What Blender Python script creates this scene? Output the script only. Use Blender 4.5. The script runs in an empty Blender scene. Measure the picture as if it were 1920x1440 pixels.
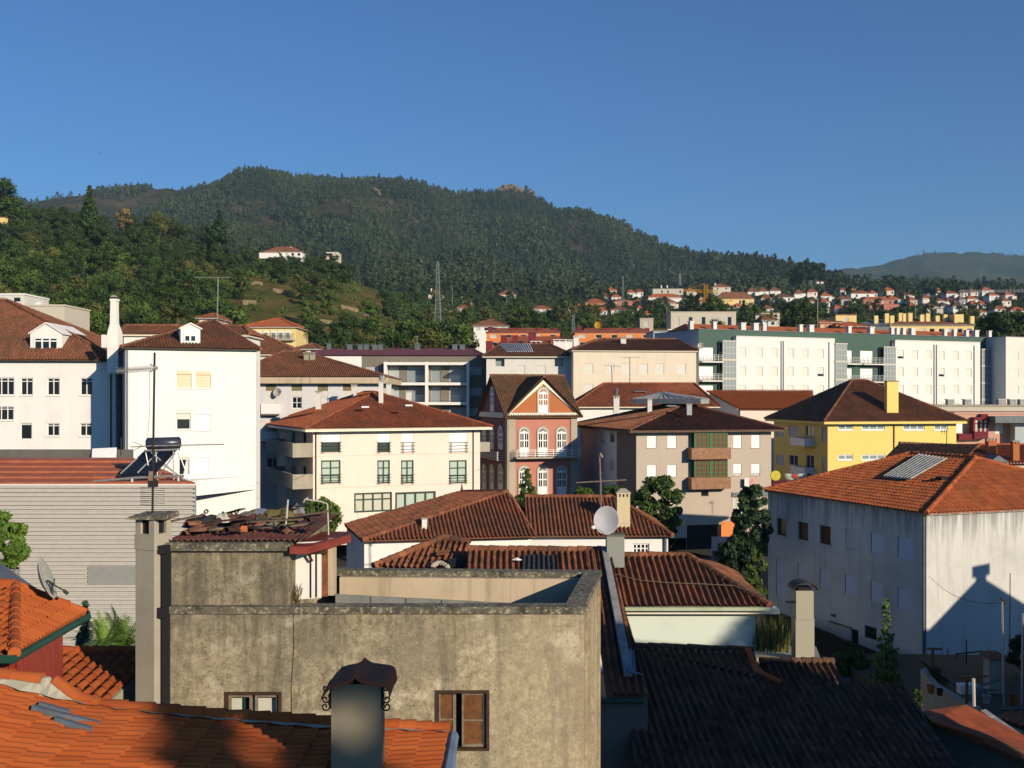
import bpy, math, random
import numpy as np
from mathutils import Vector
rnd = random.Random(7)
S = bpy.context.scene
COL = S.collection
R = math.radians

# ------------------------------------------------------------------ camera, sky, sun, exposure
F, HX, HY, H = 2000., 960., 745., 16.
cam = bpy.data.cameras.new("camera"); camo = bpy.data.objects.new("camera", cam); COL.objects.link(camo)
cam.sensor_width = 36.; cam.lens = 36. * F / 1920.; cam.shift_y = (HY - 720.) / 1920.
cam.clip_start = .1; cam.clip_end = 20000.
camo.location = (0, 0, H); camo.rotation_euler = (R(90), 0, 0)
S.camera = camo

SUN_AZ, SUN_EL = R(40), R(17.5)          # azimuth to the right of straight behind the camera
sdir = Vector((math.sin(SUN_AZ) * math.cos(SUN_EL), -math.cos(SUN_AZ) * math.cos(SUN_EL), math.sin(SUN_EL)))
W = bpy.data.worlds.new("World"); S.world = W; W.use_nodes = True
nt = W.node_tree; bg = nt.nodes["Background"]
sky = nt.nodes.new("ShaderNodeTexSky"); sky.sky_type = 'NISHITA'; sky.sun_disc = False
sky.sun_elevation = SUN_EL; sky.sun_rotation = math.atan2(sdir.x, sdir.y)
sky.altitude = 200; sky.air_density = 1.0; sky.dust_density = .6; sky.ozone_density = 3.0
tint = nt.nodes.new("ShaderNodeMix"); tint.data_type = 'RGBA'; tint.blend_type = 'MULTIPLY'; tint.inputs[0].default_value = 1; tint.inputs[7].default_value = (.38, .705, 1.08, 1)   # clear deep blue evening air
nt.links.new(sky.outputs[0], tint.inputs[6]); nt.links.new(tint.outputs[2], bg.inputs[0]); bg.inputs[1].default_value = .083
sun = bpy.data.lights.new("sun", 'SUN'); suno = bpy.data.objects.new("sun", sun); COL.objects.link(suno)
sun.energy = 4.6; sun.angle = R(.5); sun.color = (1, .84, .63)
suno.rotation_euler = sdir.to_track_quat('Z', 'Y').to_euler(); suno.location = (60, -60, 60)
S.view_settings.view_transform = 'Standard'; S.view_settings.look = 'None'
S.view_settings.exposure = .25; S.view_settings.gamma = 1; S.view_settings.use_curve_mapping = False
S.cycles.max_bounces = 6; S.cycles.diffuse_bounces = 1; S.cycles.glossy_bounces = 2; S.cycles.volume_bounces = 0
S.cycles.transparent_max_bounces = 6; S.cycles.use_denoising = True

# ------------------------------------------------------------------ helpers
def X(px, d): return (px - HX) / F * d
def Z(py, d): return H - (py - HY) / F * d
def P(px, py, d): return Vector((X(px, d), d, Z(py, d)))
def pix(px, py, p0, n):                       # the point of a plane that lies on one line of sight
    o = Vector((0, 0, H)); r = Vector(((px - HX) / F, 1, -(py - HY) / F))
    return o + r * ((Vector(p0) - o).dot(n) / r.dot(n))

def tag(o, label=None, cat=None, group=None, kind=None):
    if label: o['label'] = label
    if cat: o['category'] = cat
    if group: o['group'] = group
    if kind: o['kind'] = kind
    return o
def thing(name, label, cat, loc, group=None):
    o = bpy.data.objects.new(name, None); COL.objects.link(o); o.location = loc; o.empty_display_size = .3
    return tag(o, label, cat, group)
def origin(p):
    v = Vector((0, 0, 0))
    while p is not None: v += Vector(p.location); p = p.parent
    return v

class MB:
    def __init__(s): s.v = []; s.f = []; s.uv = []; s.hasuv = False
    def add(s, pts, uv=None):
        i = len(s.v); s.v += [tuple(p) for p in pts]; s.f.append(tuple(range(i, i + len(pts))))
        s.uv += list(uv) if uv else [(0, 0)] * len(pts)
        if uv: s.hasuv = True
    def hexa(s, b, t):                         # bottom ring, top ring (4 each, ccw from above)
        i = len(s.v); s.v += [tuple(p) for p in b] + [tuple(p) for p in t]
        n = len(b)
        fs = [tuple(i + k for k in range(n - 1, -1, -1)), tuple(i + n + k for k in range(n))]
        fs += [(i + k, i + (k + 1) % n, i + n + (k + 1) % n, i + n + k) for k in range(n)]
        s.f += fs; s.uv += [(0, 0)] * sum(len(q) for q in fs)
    def box(s, c, sz, rz=0.):
        cx, cy, cz = c; a, b, h = sz[0] / 2, sz[1] / 2, sz[2] / 2; co, si = math.cos(rz), math.sin(rz)
        ring = [(cx + x * co - y * si, cy + x * si + y * co) for x, y in ((-a, -b), (a, -b), (a, b), (-a, b))]
        s.hexa([(x, y, cz - h) for x, y in ring], [(x, y, cz + h) for x, y in ring])
    def fbox(s, f, u0, u1, z0, z1, o0, o1):    # a box on a facade, o = distance in front of the wall
        a, b, c, d = f.pt(u0, 0, o1), f.pt(u1, 0, o1), f.pt(u1, 0, o0), f.pt(u0, 0, o0)
        r = [(p.x, p.y) for p in (a, b, c, d)]
        s.hexa([(x, y, z0) for x, y in r], [(x, y, z1) for x, y in r])
    def slab(s, poly, t):                      # polygon thickened downwards by t
        s.hexa([(p[0], p[1], p[2] - t) for p in poly], poly)
    def tube(s, pts, r, n=6, r1=None, cap=True):
        pts = [Vector(p) for p in pts]; i0 = len(s.v); m = len(pts)
        for k, p in enumerate(pts):
            d = (pts[min(k + 1, m - 1)] - pts[max(k - 1, 0)]).normalized()
            a = d.cross(Vector((0, 0, 1)))
            if a.length < .05: a = d.cross(Vector((1, 0, 0)))
            a.normalize(); b = d.cross(a)
            rr = r if r1 is None else r + (r1 - r) * k / (m - 1)
            for j in range(n):
                t = 2 * math.pi * j / n
                s.v.append(tuple(p + a * (rr * math.cos(t)) + b * (rr * math.sin(t))))
        for k in range(m - 1):
            for j in range(n):
                q = (i0 + k * n + j, i0 + k * n + (j + 1) % n, i0 + (k + 1) * n + (j + 1) % n, i0 + (k + 1) * n + j)
                s.f.append(q); s.uv += [(0, 0)] * 4
        if cap:
            for q in (tuple(i0 + j for j in range(n - 1, -1, -1)), tuple(i0 + (m - 1) * n + j for j in range(n))):
                s.f.append(q); s.uv += [(0, 0)] * n
    def lathe(s, c, prof, n=16, axis=None):    # profile (r, h) about an axis through c
        c = Vector(c); ax = Vector(axis or (0, 0, 1)).normalized()
        a = ax.cross(Vector((0, 1, 0)) if abs(ax.y) < .9 else Vector((1, 0, 0))).normalized(); b = ax.cross(a)
        i0 = len(s.v)
        for r, h in prof:
            for j in range(n):
                t = 2 * math.pi * j / n
                s.v.append(tuple(c + ax * h + a * (r * math.cos(t)) + b * (r * math.sin(t))))
        for k in range(len(prof) - 1):
            for j in range(n):
                s.f.append((i0 + k * n + j, i0 + k * n + (j + 1) % n, i0 + (k + 1) * n + (j + 1) % n, i0 + (k + 1) * n + j)); s.uv += [(0, 0)] * 4
    def build(s, name, m, parent=None, smooth=False):
        me = bpy.data.meshes.new(name); o = bpy.data.objects.new(name, me); COL.objects.link(o)
        off = origin(parent)
        if parent is None:
            xs = np.array(s.v); off = Vector((float((xs[:, 0].min() + xs[:, 0].max()) / 2), float((xs[:, 1].min() + xs[:, 1].max()) / 2), float(xs[:, 2].min())))
            o.location = off
        me.from_pydata([(x - off.x, y - off.y, z - off.z) for x, y, z in s.v], [], s.f)
        if s.hasuv:
            l = me.uv_layers.new(name="UVMap"); l.data.foreach_set("uv", np.array(s.uv, dtype=np.float32).ravel())
        if m: me.materials.append(MAT[m] if isinstance(m, str) else m)
        if smooth: me.polygons.foreach_set("use_smooth", [True] * len(me.polygons))
        me.update()
        if parent is not None: o.parent = parent
        return o

# ------------------------------------------------------------------ materials
MAT = {}
def nmat(name):
    m = bpy.data.materials.new(name); m.use_nodes = True; MAT[name] = m
    t = m.node_tree; return m, t, t.nodes["Principled BSDF"]
def N(t, typ, **kw):
    n = t.nodes.new("ShaderNode" + typ)
    for k, v in kw.items():
        if k in n.inputs: n.inputs[k].default_value = v
        else: setattr(n, k, v)
    return n
def c4(c): return (c[0], c[1], c[2], 1)
def noise(t, scale, detail=4, rough=.6, vec=None, st=(1, 1, 1)):
    tc = N(t, "TexCoord"); mp = N(t, "Mapping"); mp.inputs["Scale"].default_value = st
    t.links.new(tc.outputs["Object"], mp.inputs[0])
    n = N(t, "TexNoise", Scale=scale, Detail=detail, Roughness=rough); t.links.new(mp.outputs[0], n.inputs["Vector"])
    return n.outputs["Fac"]
def ramp(t, fac, a, b):
    n = N(t, "MapRange"); n.inputs[1].default_value = a; n.inputs[2].default_value = b
    t.links.new(fac, n.inputs[0]); return n.outputs[0]
def mix(t, fac, a, b, mode='MIX'):
    n = N(t, "Mix", data_type='RGBA', blend_type=mode)
    for i, v in ((0, fac), (6, a), (7, b)):
        if isinstance(v, (int, float)): n.inputs[i].default_value = v
        elif isinstance(v, tuple): n.inputs[i].default_value = c4(v)
        else: t.links.new(v, n.inputs[i])
    return n.outputs[2]
def mul(t, a, b):
    n = N(t, "Math", operation='MULTIPLY')
    for i, v in ((0, a), (1, b)):
        if isinstance(v, (int, float)): n.inputs[i].default_value = v
        else: t.links.new(v, n.inputs[i])
    return n.outputs[0]
def bump(t, bs, h, dist, strength=1.):
    n = N(t, "Bump", Distance=dist, Strength=strength); t.links.new(h, n.inputs["Height"]); t.links.new(n.outputs[0], bs.inputs["Normal"])
def plain(name, c, rough=.7, metal=0., var=.25, scale=3., spec=.3):
    m, t, b = nmat(name)
    f = noise(t, scale); col = mix(t, ramp(t, f, .3, .7), tuple(x * (1 - var) for x in c), tuple(min(1, x * (1 + var * .5)) for x in c))
    t.links.new(col, b.inputs["Base Color"]); b.inputs["Roughness"].default_value = rough; b.inputs["Metallic"].default_value = metal
    b.inputs["Specular IOR Level"].default_value = spec
    return m
def drips(t, z0, z1, sc=1.):
    """run-off stains: long vertical streaks that start at height z1 and thin out towards z0"""
    tc = N(t, "TexCoord"); sp = N(t, "SeparateXYZ"); t.links.new(tc.outputs["Object"], sp.inputs[0])
    m_ = ramp(t, sp.outputs[2], z0, z1); s_ = noise(t, 3.2 * sc, 6, .7, st=(1, 1, .05)); a = N(t, "Math", operation='MULTIPLY_ADD'); t.links.new(m_, a.inputs[0]); a.inputs[1].default_value = .24; t.links.new(s_, a.inputs[2])
    return mul(t, ramp(t, a.outputs[0], .60, .74), m_)
def plaster(name, c, dirt=(.3, .27, .22), amt=.35, streak=.35, sc=.5, fine=.08, drip=None):
    m, t, b = nmat(name)
    big = ramp(t, noise(t, sc, 6, .65), .48, .75)
    st = ramp(t, noise(t, 1., 5, .6, st=(2.2, 2.2, .12)), .52, .78)
    fi = ramp(t, noise(t, 6., 4, .7), .3, .7)
    col = mix(t, mul(t, big, amt), c, dirt)
    col = mix(t, mul(t, st, streak), col, dirt)
    col = mix(t, mul(t, fi, fine * 2), col, tuple(x * .8 for x in c))
    if drip: col = mix(t, mul(t, drips(t, drip[0], drip[1]), drip[2]), col, tuple(x * .7 for x in dirt))
    t.links.new(col, b.inputs["Base Color"]); b.inputs["Roughness"].default_value = .9; b.inputs["Specular IOR Level"].default_value = .15
    bump(t, b, noise(t, 20., 4, .7), .01, .5)
    return m
def tilemat(name, c1, c2, moss=(.05, .05, .03), mamt=.5, dark=.5, msc=.6, crev=.55):
    """fired clay: every tile its own tone (UV counts tiles), lichen and soot on top in patches"""
    m, t, b = nmat(name)
    uv = N(t, "UVMap"); fl = N(t, "VectorMath", operation='FLOOR'); t.links.new(uv.outputs[0], fl.inputs[0])
    wn = N(t, "TexWhiteNoise", noise_dimensions='2D'); t.links.new(fl.outputs[0], wn.inputs["Vector"])
    col = mix(t, wn.outputs["Value"], c1, c2)
    wn2 = N(t, "TexWhiteNoise", noise_dimensions='3D'); t.links.new(fl.outputs[0], wn2.inputs["Vector"])
    col = mix(t, mul(t, ramp(t, wn2.outputs["Value"], .6, 1.), dark), col, tuple(x * .35 for x in c1))
    f = noise(t, msc, 8, .7); col = mix(t, mul(t, ramp(t, f, .42, .68), mamt), col, moss)
    f2 = noise(t, 9., 5, .7); col = mix(t, mul(t, ramp(t, f2, .5, .75), mamt * .8), col, tuple(x * 1.8 for x in moss))
    t.links.new(col, b.inputs["Base Color"]); b.inputs["Roughness"].default_value = .85; b.inputs["Specular IOR Level"].default_value = .2
    bump(t, b, noise(t, 25., 3, .6), .01, .4)
    return m
def leafmat(name, c1, c2, c3=None):
    m, t, b = nmat(name)
    uv = N(t, "UVMap"); sp = N(t, "SeparateXYZ"); t.links.new(uv.outputs[0], sp.inputs[0])
    col = mix(t, sp.outputs[0], c1, c2)
    col = mix(t, mul(t, sp.outputs[1], .35), col, c3 or tuple(x * 1.5 for x in c2))
    oi = N(t, "ObjectInfo"); hs = N(t, "HueSaturation"); t.links.new(col, hs.inputs["Color"])
    t.links.new(ramp(t, oi.outputs["Random"], -.8, 1.2), hs.inputs["Value"])
    mr = N(t, "MapRange"); t.links.new(oi.outputs["Random"], mr.inputs[0]); mr.inputs[3].default_value = .75; mr.inputs[4].default_value = 1.3
    t.links.new(mr.outputs[0], hs.inputs["Value"])
    t.links.new(hs.outputs[0], b.inputs["Base Color"]); b.inputs["Roughness"].default_value = .7; b.inputs["Specular IOR Level"].default_value = .25
    return m

plaster("white", (.79, .775, .745), amt=.16, streak=.16, fine=.06)
plaster("white_dirty", (.56, .565, .535), dirt=(.15, .16, .155), amt=.4, streak=.5, sc=.25, drip=(6.4, 9.5, .7))
plaster("white_old", (.66, .64, .60), amt=.2, streak=.2)
plaster("cream", (.76, .66, .57), amt=.12, streak=.1)
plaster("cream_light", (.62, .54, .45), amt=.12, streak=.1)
plaster("beige", (.55, .50, .42), amt=.15, streak=.12)
plaster("taupe", (.47, .40, .335), amt=.18, streak=.12)
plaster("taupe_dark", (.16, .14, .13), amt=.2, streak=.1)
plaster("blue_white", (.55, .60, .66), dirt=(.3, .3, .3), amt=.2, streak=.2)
plaster("yellow", (.78, .60, .19), amt=.1, streak=.08, dirt=(.5, .36, .1))
plaster("yellow_pale", (.75, .58, .26), amt=.15, streak=.1)
plaster("pink_shaded", (.20, .095, .095), amt=.25, streak=.15, dirt=(.12, .06, .06))  # the same pink with the left flank's shade put into the colour
plaster("cream_block", (.70, .62, .50), amt=.12, streak=.15)
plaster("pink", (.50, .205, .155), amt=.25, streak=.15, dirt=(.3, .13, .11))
plaster("pink_light", (.58, .34, .26), amt=.2, streak=.1)
plaster("orange_wall", (.68, .24, .08), amt=.15, streak=.1, dirt=(.45, .16, .07))
plaster("brick_orange", (.43, .155, .06), amt=.3, streak=.15, dirt=(.28, .11, .05))
plaster("mint", (.62, .70, .62), amt=.1, streak=.08)
plaster("panel_white", (.70, .695, .675), amt=.08, streak=.1)
plaster("green_wall", (.068, .118, .098), amt=.15, streak=.1, dirt=(.04, .09, .075))
plaster("grey_modern", (.19, .17, .135), amt=.1, streak=.1, dirt=(.12, .11, .09))
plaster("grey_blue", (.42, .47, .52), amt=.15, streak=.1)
plaster("maroon", (.17, .03, .04), amt=.2, streak=.1, dirt=(.15, .03, .03))
plaster("concrete", (.36, .33, .26), amt=.5, streak=.45, dirt=(.17, .15, .11))
plaster("concrete_dark", (.14, .135, .12), amt=.5, streak=.4, dirt=(.06, .06, .05))
plaster("mortar", (.40, .38, .29), amt=.4, streak=.1, sc=2.)
plaster("granite", (.42, .37, .29), amt=.4, streak=.2, dirt=(.2, .17, .12))
plaster("bands", (.52, .425, .30), amt=.4, streak=.85, dirt=(.16, .14, .1))
plain("white_paint", (.8, .8, .78), .5, var=.06)
plain("cream_paint", (.78, .7, .55), .5, var=.08)
plain("shutter", (.66, .645, .58), .6, var=.05)
plain("shutter_peach", (.76, .60, .42), .6, var=.05)
plain("shutter_grey", (.42, .46, .47), .6, var=.08)
plain("olive", (.20, .18, .10), .7, var=.2)
plaster("cream_yellow", (.62, .53, .33), amt=.25, streak=.2)
plain("orange_sheet", (.27, .065, .02), .7, var=.4, scale=1.5)
plain("yard_soil", (.035, .033, .022), .9, var=.5, scale=1.)
plain("dark", (.012, .012, .014), .8)
plain("dark_green", (.012, .035, .028), .5)
plain("gutter_green", (.02, .07, .05), .5)
plain("green_frame", (.025, .125, .04), .5)
plain("brown_panel", (.30, .16, .09), .75, var=.35)
plain("brown_dark", (.13, .085, .06), .8, var=.3)
plain("wood", (.16, .065, .022), .6, var=.5, scale=6)
plain("wood_old", (.20, .16, .11), .8, var=.4, scale=8)
plain("wood_dark", (.055, .028, .018), .7, var=.4)
plain("iron", (.03, .026, .022), .6, var=.4)
plain("iron_red", (.16, .03, .025), .6, var=.4)
plain("metal", (.38, .39, .40), .45, .5, var=.2)
plain("metal_dull", (.30, .30, .29), .6, .2, var=.3)
plain("slate_metal", (.13, .15, .17), .5, .2, var=.25)
plain("blue_metal", (.16, .21, .29), .5, .2, var=.3)
plain("red_sheet", (.22, .042, .03), .6, var=.35)
plain("old_sheet", (.13, .05, .04), .8, var=.6, scale=4)
plain("red_roof_metal", (.17, .055, .06), .55, var=.2)
plain("red_wall_metal", (.25, .035, .025), .5, var=.2)
plain("bright_red", (.5, .03, .02), .5)
plain("white_metal", (.50, .475, .43), .45, var=.08)
plain("panel_grey", (.27, .27, .26), .5, var=.06)
plain("tank", (.045, .055, .08), .3, .3, var=.15)
plain("solar", (.015, .018, .025), .15, .0, var=.2, spec=.6)
plain("crane_yellow", (.50, .26, .02), .5)
plain("dish", (.50, .50, .52), .5, var=.12)
plain("dish_old", (.42, .42, .36), .6, var=.3)
plain("asbestos", (.36, .37, .35), .85, var=.4, scale=5)
plain("black_sheet", (.035, .036, .04), .6, var=.5, scale=5)
plain("roof_sheet_red", (.42, .125, .055), .6, var=.3, scale=1.5)
plain("cloth_white", (.75, .75, .74), .9, var=.1)
plain("cloth_pink", (.7, .32, .3), .9, var=.3)
plain("disc_yellow", (.6, .5, .05), .5)
plain("bark", (.09, .065, .045), .9, var=.4, scale=5)
plain("rust", (.22, .08, .035), .8, var=.5, scale=8)
plain("rock", (.19, .145, .105), .9, var=.45, scale=.2)
plain("lattice", (.30, .32, .34), .5, .3)
plaster("chimney_render", (.22, .195, .14), amt=.4, streak=.3, dirt=(.13, .115, .08))
plaster("mint_grey", (.26, .28, .25), amt=.4, streak=.3, dirt=(.24, .26, .23))
plaster("mint_moss", (.42, .48, .34), amt=.6, streak=.1, sc=2., dirt=(.22, .30, .10))
plaster("chimney_grey", (.37, .35, .28), amt=.4, streak=.5, dirt=(.25, .24, .2))
plaster("wall_black", (.022, .022, .018), amt=.4, streak=.3, dirt=(.01, .01, .01))
plain("wall_earth", (.26, .20, .12), .95, var=.4, scale=1.)
plain("tile_dull", (.22, .10, .06), .85, var=.5, scale=4.)
plain("block_grey", (.20, .215, .21), .85, var=.25)
m, t, b = nmat("glass"); b.inputs["Base Color"].default_value = (.012, .015, .02, 1); b.inputs["Roughness"].default_value = .08; b.inputs["Specular IOR Level"].default_value = .5
m, t, b = nmat("glass_green"); b.inputs["Base Color"].default_value = (.42, .52, .44, 1); b.inputs["Roughness"].default_value = .2
m, t, b = nmat("glass_grey"); b.inputs["Base Color"].default_value = (.24, .29, .30, 1); b.inputs["Roughness"].default_value = .2
m, t, b = nmat("glass_curtain"); b.inputs["Base Color"].default_value = (.5, .5, .42, 1); b.inputs["Roughness"].default_value = .3
m, t, b = nmat("glass_brown"); b.inputs["Base Color"].default_value = (.13, .055, .02, 1); b.inputs["Roughness"].default_value = .25
# old lichened render of the near house
m, t, b = nmat("weathered")
f1 = noise(t, .45, 8, .7); f2 = noise(t, 1.1, 10, .75); f3 = noise(t, 5.5, 12, .82); f4 = noise(t, 2.2, 6, .65, st=(1, 1, .1)); f5 = noise(t, 19., 3, .6); f6 = noise(t, 13., 2, .6, st=(1, 1, .9))
col = mix(t, ramp(t, f3, .36, .64), (.12, .10, .07), (.52, .44, .285))
col = mix(t, mul(t, ramp(t, f1, .46, .58), .62), col, (.155, .137, .102))
col = mix(t, mul(t, ramp(t, f2, .54, .64), .6), col, (.62, .55, .41))
col = mix(t, mul(t, ramp(t, f4, .53, .64), .6), col, (.085, .076, .058))
col = mix(t, mul(t, ramp(t, f5, .58, .66), .75), col, (.07, .058, .04))
col = mix(t, mul(t, ramp(t, f6, .62, .74), .5), col, (.60, .53, .39))
tc = N(t, "TexCoord"); sp = N(t, "SeparateXYZ"); t.links.new(tc.outputs["Object"], sp.inputs[0]); ad = N(t, "Math", operation='MULTIPLY_ADD'); t.links.new(f1, ad.inputs[0]); ad.inputs[1].default_value = 6.; t.links.new(sp.outputs[0], ad.inputs[2])
col = mix(t, mul(t, ramp(t, ad.outputs[0], 3.6, .6), .22), col, (.135, .125, .10))          # the left half is the older, greyer coat
col = mix(t, mul(t, ramp(t, ad.outputs[0], 3.4, 6.2), .25), col, (.62, .51, .34))
col = mix(t, mul(t, drips(t, 10.2, 11.9, 1.9), .28), col, (.06, .053, .04)); col = mix(t, mul(t, drips(t, 11.9, 13.3, 1.9), .2), col, (.06, .053, .04))
t.links.new(col, b.inputs["Base Color"]); b.inputs["Roughness"].default_value = .95; b.inputs["Specular IOR Level"].default_value = .1
bump(t, b, f3, .02, .7)
# coping: dark lichened concrete
m, t, b = nmat("coping")
f1 = noise(t, 3., 8, .75); f2 = noise(t, 12., 6, .7)
col = mix(t, ramp(t, f1, .35, .65), (.045, .04, .03), (.19, .17, .12))
col = mix(t, mul(t, ramp(t, f2, .55, .62), .8), col, (.44, .40, .28))
t.links.new(col, b.inputs["Base Color"]); b.inputs["Roughness"].default_value = .95; bump(t, b, f2, .03, .8)
# tiles
tilemat("tile_new", (.37, .078, .018), (.46, .115, .028), moss=(.17, .055, .02), mamt=.4, dark=.25)
tilemat("tile_mid", (.20, .068, .036), (.29, .10, .05), moss=(.065, .05, .03), mamt=.7, dark=.45)
tilemat("tile_orange", (.40, .10, .032), (.50, .14, .045), moss=(.13, .055, .03), mamt=.5, dark=.42)
tilemat("tile_red", (.27, .075, .035), (.36, .105, .045), moss=(.085, .05, .033), mamt=.65, dark=.45)
tilemat("tile_brown", (.20, .075, .042), (.29, .115, .06), moss=(.07, .052, .034), mamt=.75, dark=.4)
tilemat("tile_old", (.19, .072, .038), (.31, .115, .055), moss=(.045, .038, .026), mamt=.85, dark=.6)
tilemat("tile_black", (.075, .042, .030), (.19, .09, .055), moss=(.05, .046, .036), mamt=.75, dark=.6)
tilemat("tile_mossy", (.15, .075, .042), (.23, .10, .052), moss=(.085, .070, .035), mamt=.8, dark=.5)
# leaves
leafmat("leaf_dark", (.016, .036, .008), (.044, .078, .014))
leafmat("leaf_mid", (.032, .060, .010), (.075, .115, .020))
leafmat("leaf_olive", (.055, .062, .014), (.10, .105, .025))
leafmat("leaf_bright", (.05, .10, .012), (.10, .17, .025))
leafmat("leaf_pine", (.013, .032, .013), (.030, .056, .020))
leafmat("leaf_blue", (.035, .06, .04), (.065, .10, .06))
leafmat("leaf_dry", (.12, .085, .035), (.19, .135, .06))
leafmat("leaf_far", (.016, .032, .009), (.045, .068, .018))
leafmat("leaf_forest", (.009, .022, .008), (.042, .062, .018), (.065, .065, .026))
# ground
m, t, b = nmat("earth")
f1 = noise(t, .02, 8, .65); f2 = noise(t, .12, 6, .7); f3 = noise(t, 1.2, 4, .7)
col = mix(t, ramp(t, f2, .4, .62), (.056, .068, .020), (.17, .118, .046))
col = mix(t, mul(t, ramp(t, f1, .5, .62), .7), col, (.055, .075, .02))
col = mix(t, mul(t, ramp(t, f3, .45, .7), .5), col, (.12, .105, .045))
t.links.new(col, b.inputs["Base Color"]); b.inputs["Roughness"].default_value = 1; b.inputs["Specular IOR Level"].default_value = 0
m, t, b = nmat("mountain_earth")
f1 = noise(t, .004, 8, .62); f2 = noise(t, .05, 6, .7)
col = mix(t, ramp(t, f1, .45, .62), (.014, .026, .012), (.11, .075, .05))
col = mix(t, mul(t, ramp(t, f2, .5, .7), .5), col, (.014, .028, .012))
t.links.new(col, b.inputs["Base Color"]); b.inputs["Roughness"].default_value = 1; b.inputs["Specular IOR Level"].default_value = 0
m, t, b = nmat("ridge_earth")
f1 = noise(t, .003, 8, .7); f2 = noise(t, .02, 6, .7)
col = mix(t, ramp(t, f1, .42, .62), (.022, .042, .018), (.07, .066, .034)); col = mix(t, mul(t, ramp(t, f2, .5, .65), .6), col, (.018, .036, .014))
t.links.new(col, b.inputs["Base Color"]); b.inputs["Roughness"].default_value = 1; b.inputs["Specular IOR Level"].default_value = 0
plaster("asphalt", (.075, .073, .07), dirt=(.04, .04, .04), amt=.4, streak=0)

# ------------------------------------------------------------------ facades and buildings
class Fac:
    def __init__(s, A, B):
        s.A = Vector((A[0], A[1])); s.B = Vector((B[0], B[1])); d = s.B - s.A; s.L = d.length; s.t = d / s.L
        s.n = Vector((s.t.y, -s.t.x)); s.holes = []
    def u(s, px):
        k = (px - HX) / F; return (k * s.A.y - s.A.x) / (s.t.x - k * s.t.y)
    def d(s, u): return s.A.y + s.t.y * u
    def rect(s, a, b, c, e):
        u0, u1 = s.u(a), s.u(c)
        if u0 > u1: u0, u1 = u1, u0
        d = s.d((u0 + u1) / 2); return u0, u1, Z(e, d), Z(b, d)
    def pt(s, u, z, o=0.):
        p = s.A + s.t * u + s.n * o; return Vector((p.x, p.y, z))
def along(pxN, dN, th, px, side):             # length of a wall that runs from a near corner and ends at column px
    a = Vector((X(pxN, dN), dN)); t = Vector((math.cos(th), math.sin(th))) if side > 0 else Vector((-math.sin(th), math.cos(th)))
    k = (px - HX) / F; return (k * a.y - a.x) / (t.x - k * t.y)
def foot(pxN, dN, thdeg, wr, wl):
    """near corner, right end, back, left end; wr / wl are the lengths of the right-going and left-going walls"""
    th = R(thdeg); n = Vector((X(pxN, dN), dN)); r = Vector((math.cos(th), math.sin(th))); l = Vector((-math.sin(th), math.cos(th)))
    return [n, n + r * wr, n + r * wr + l * wl, n + l * wl]

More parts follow.
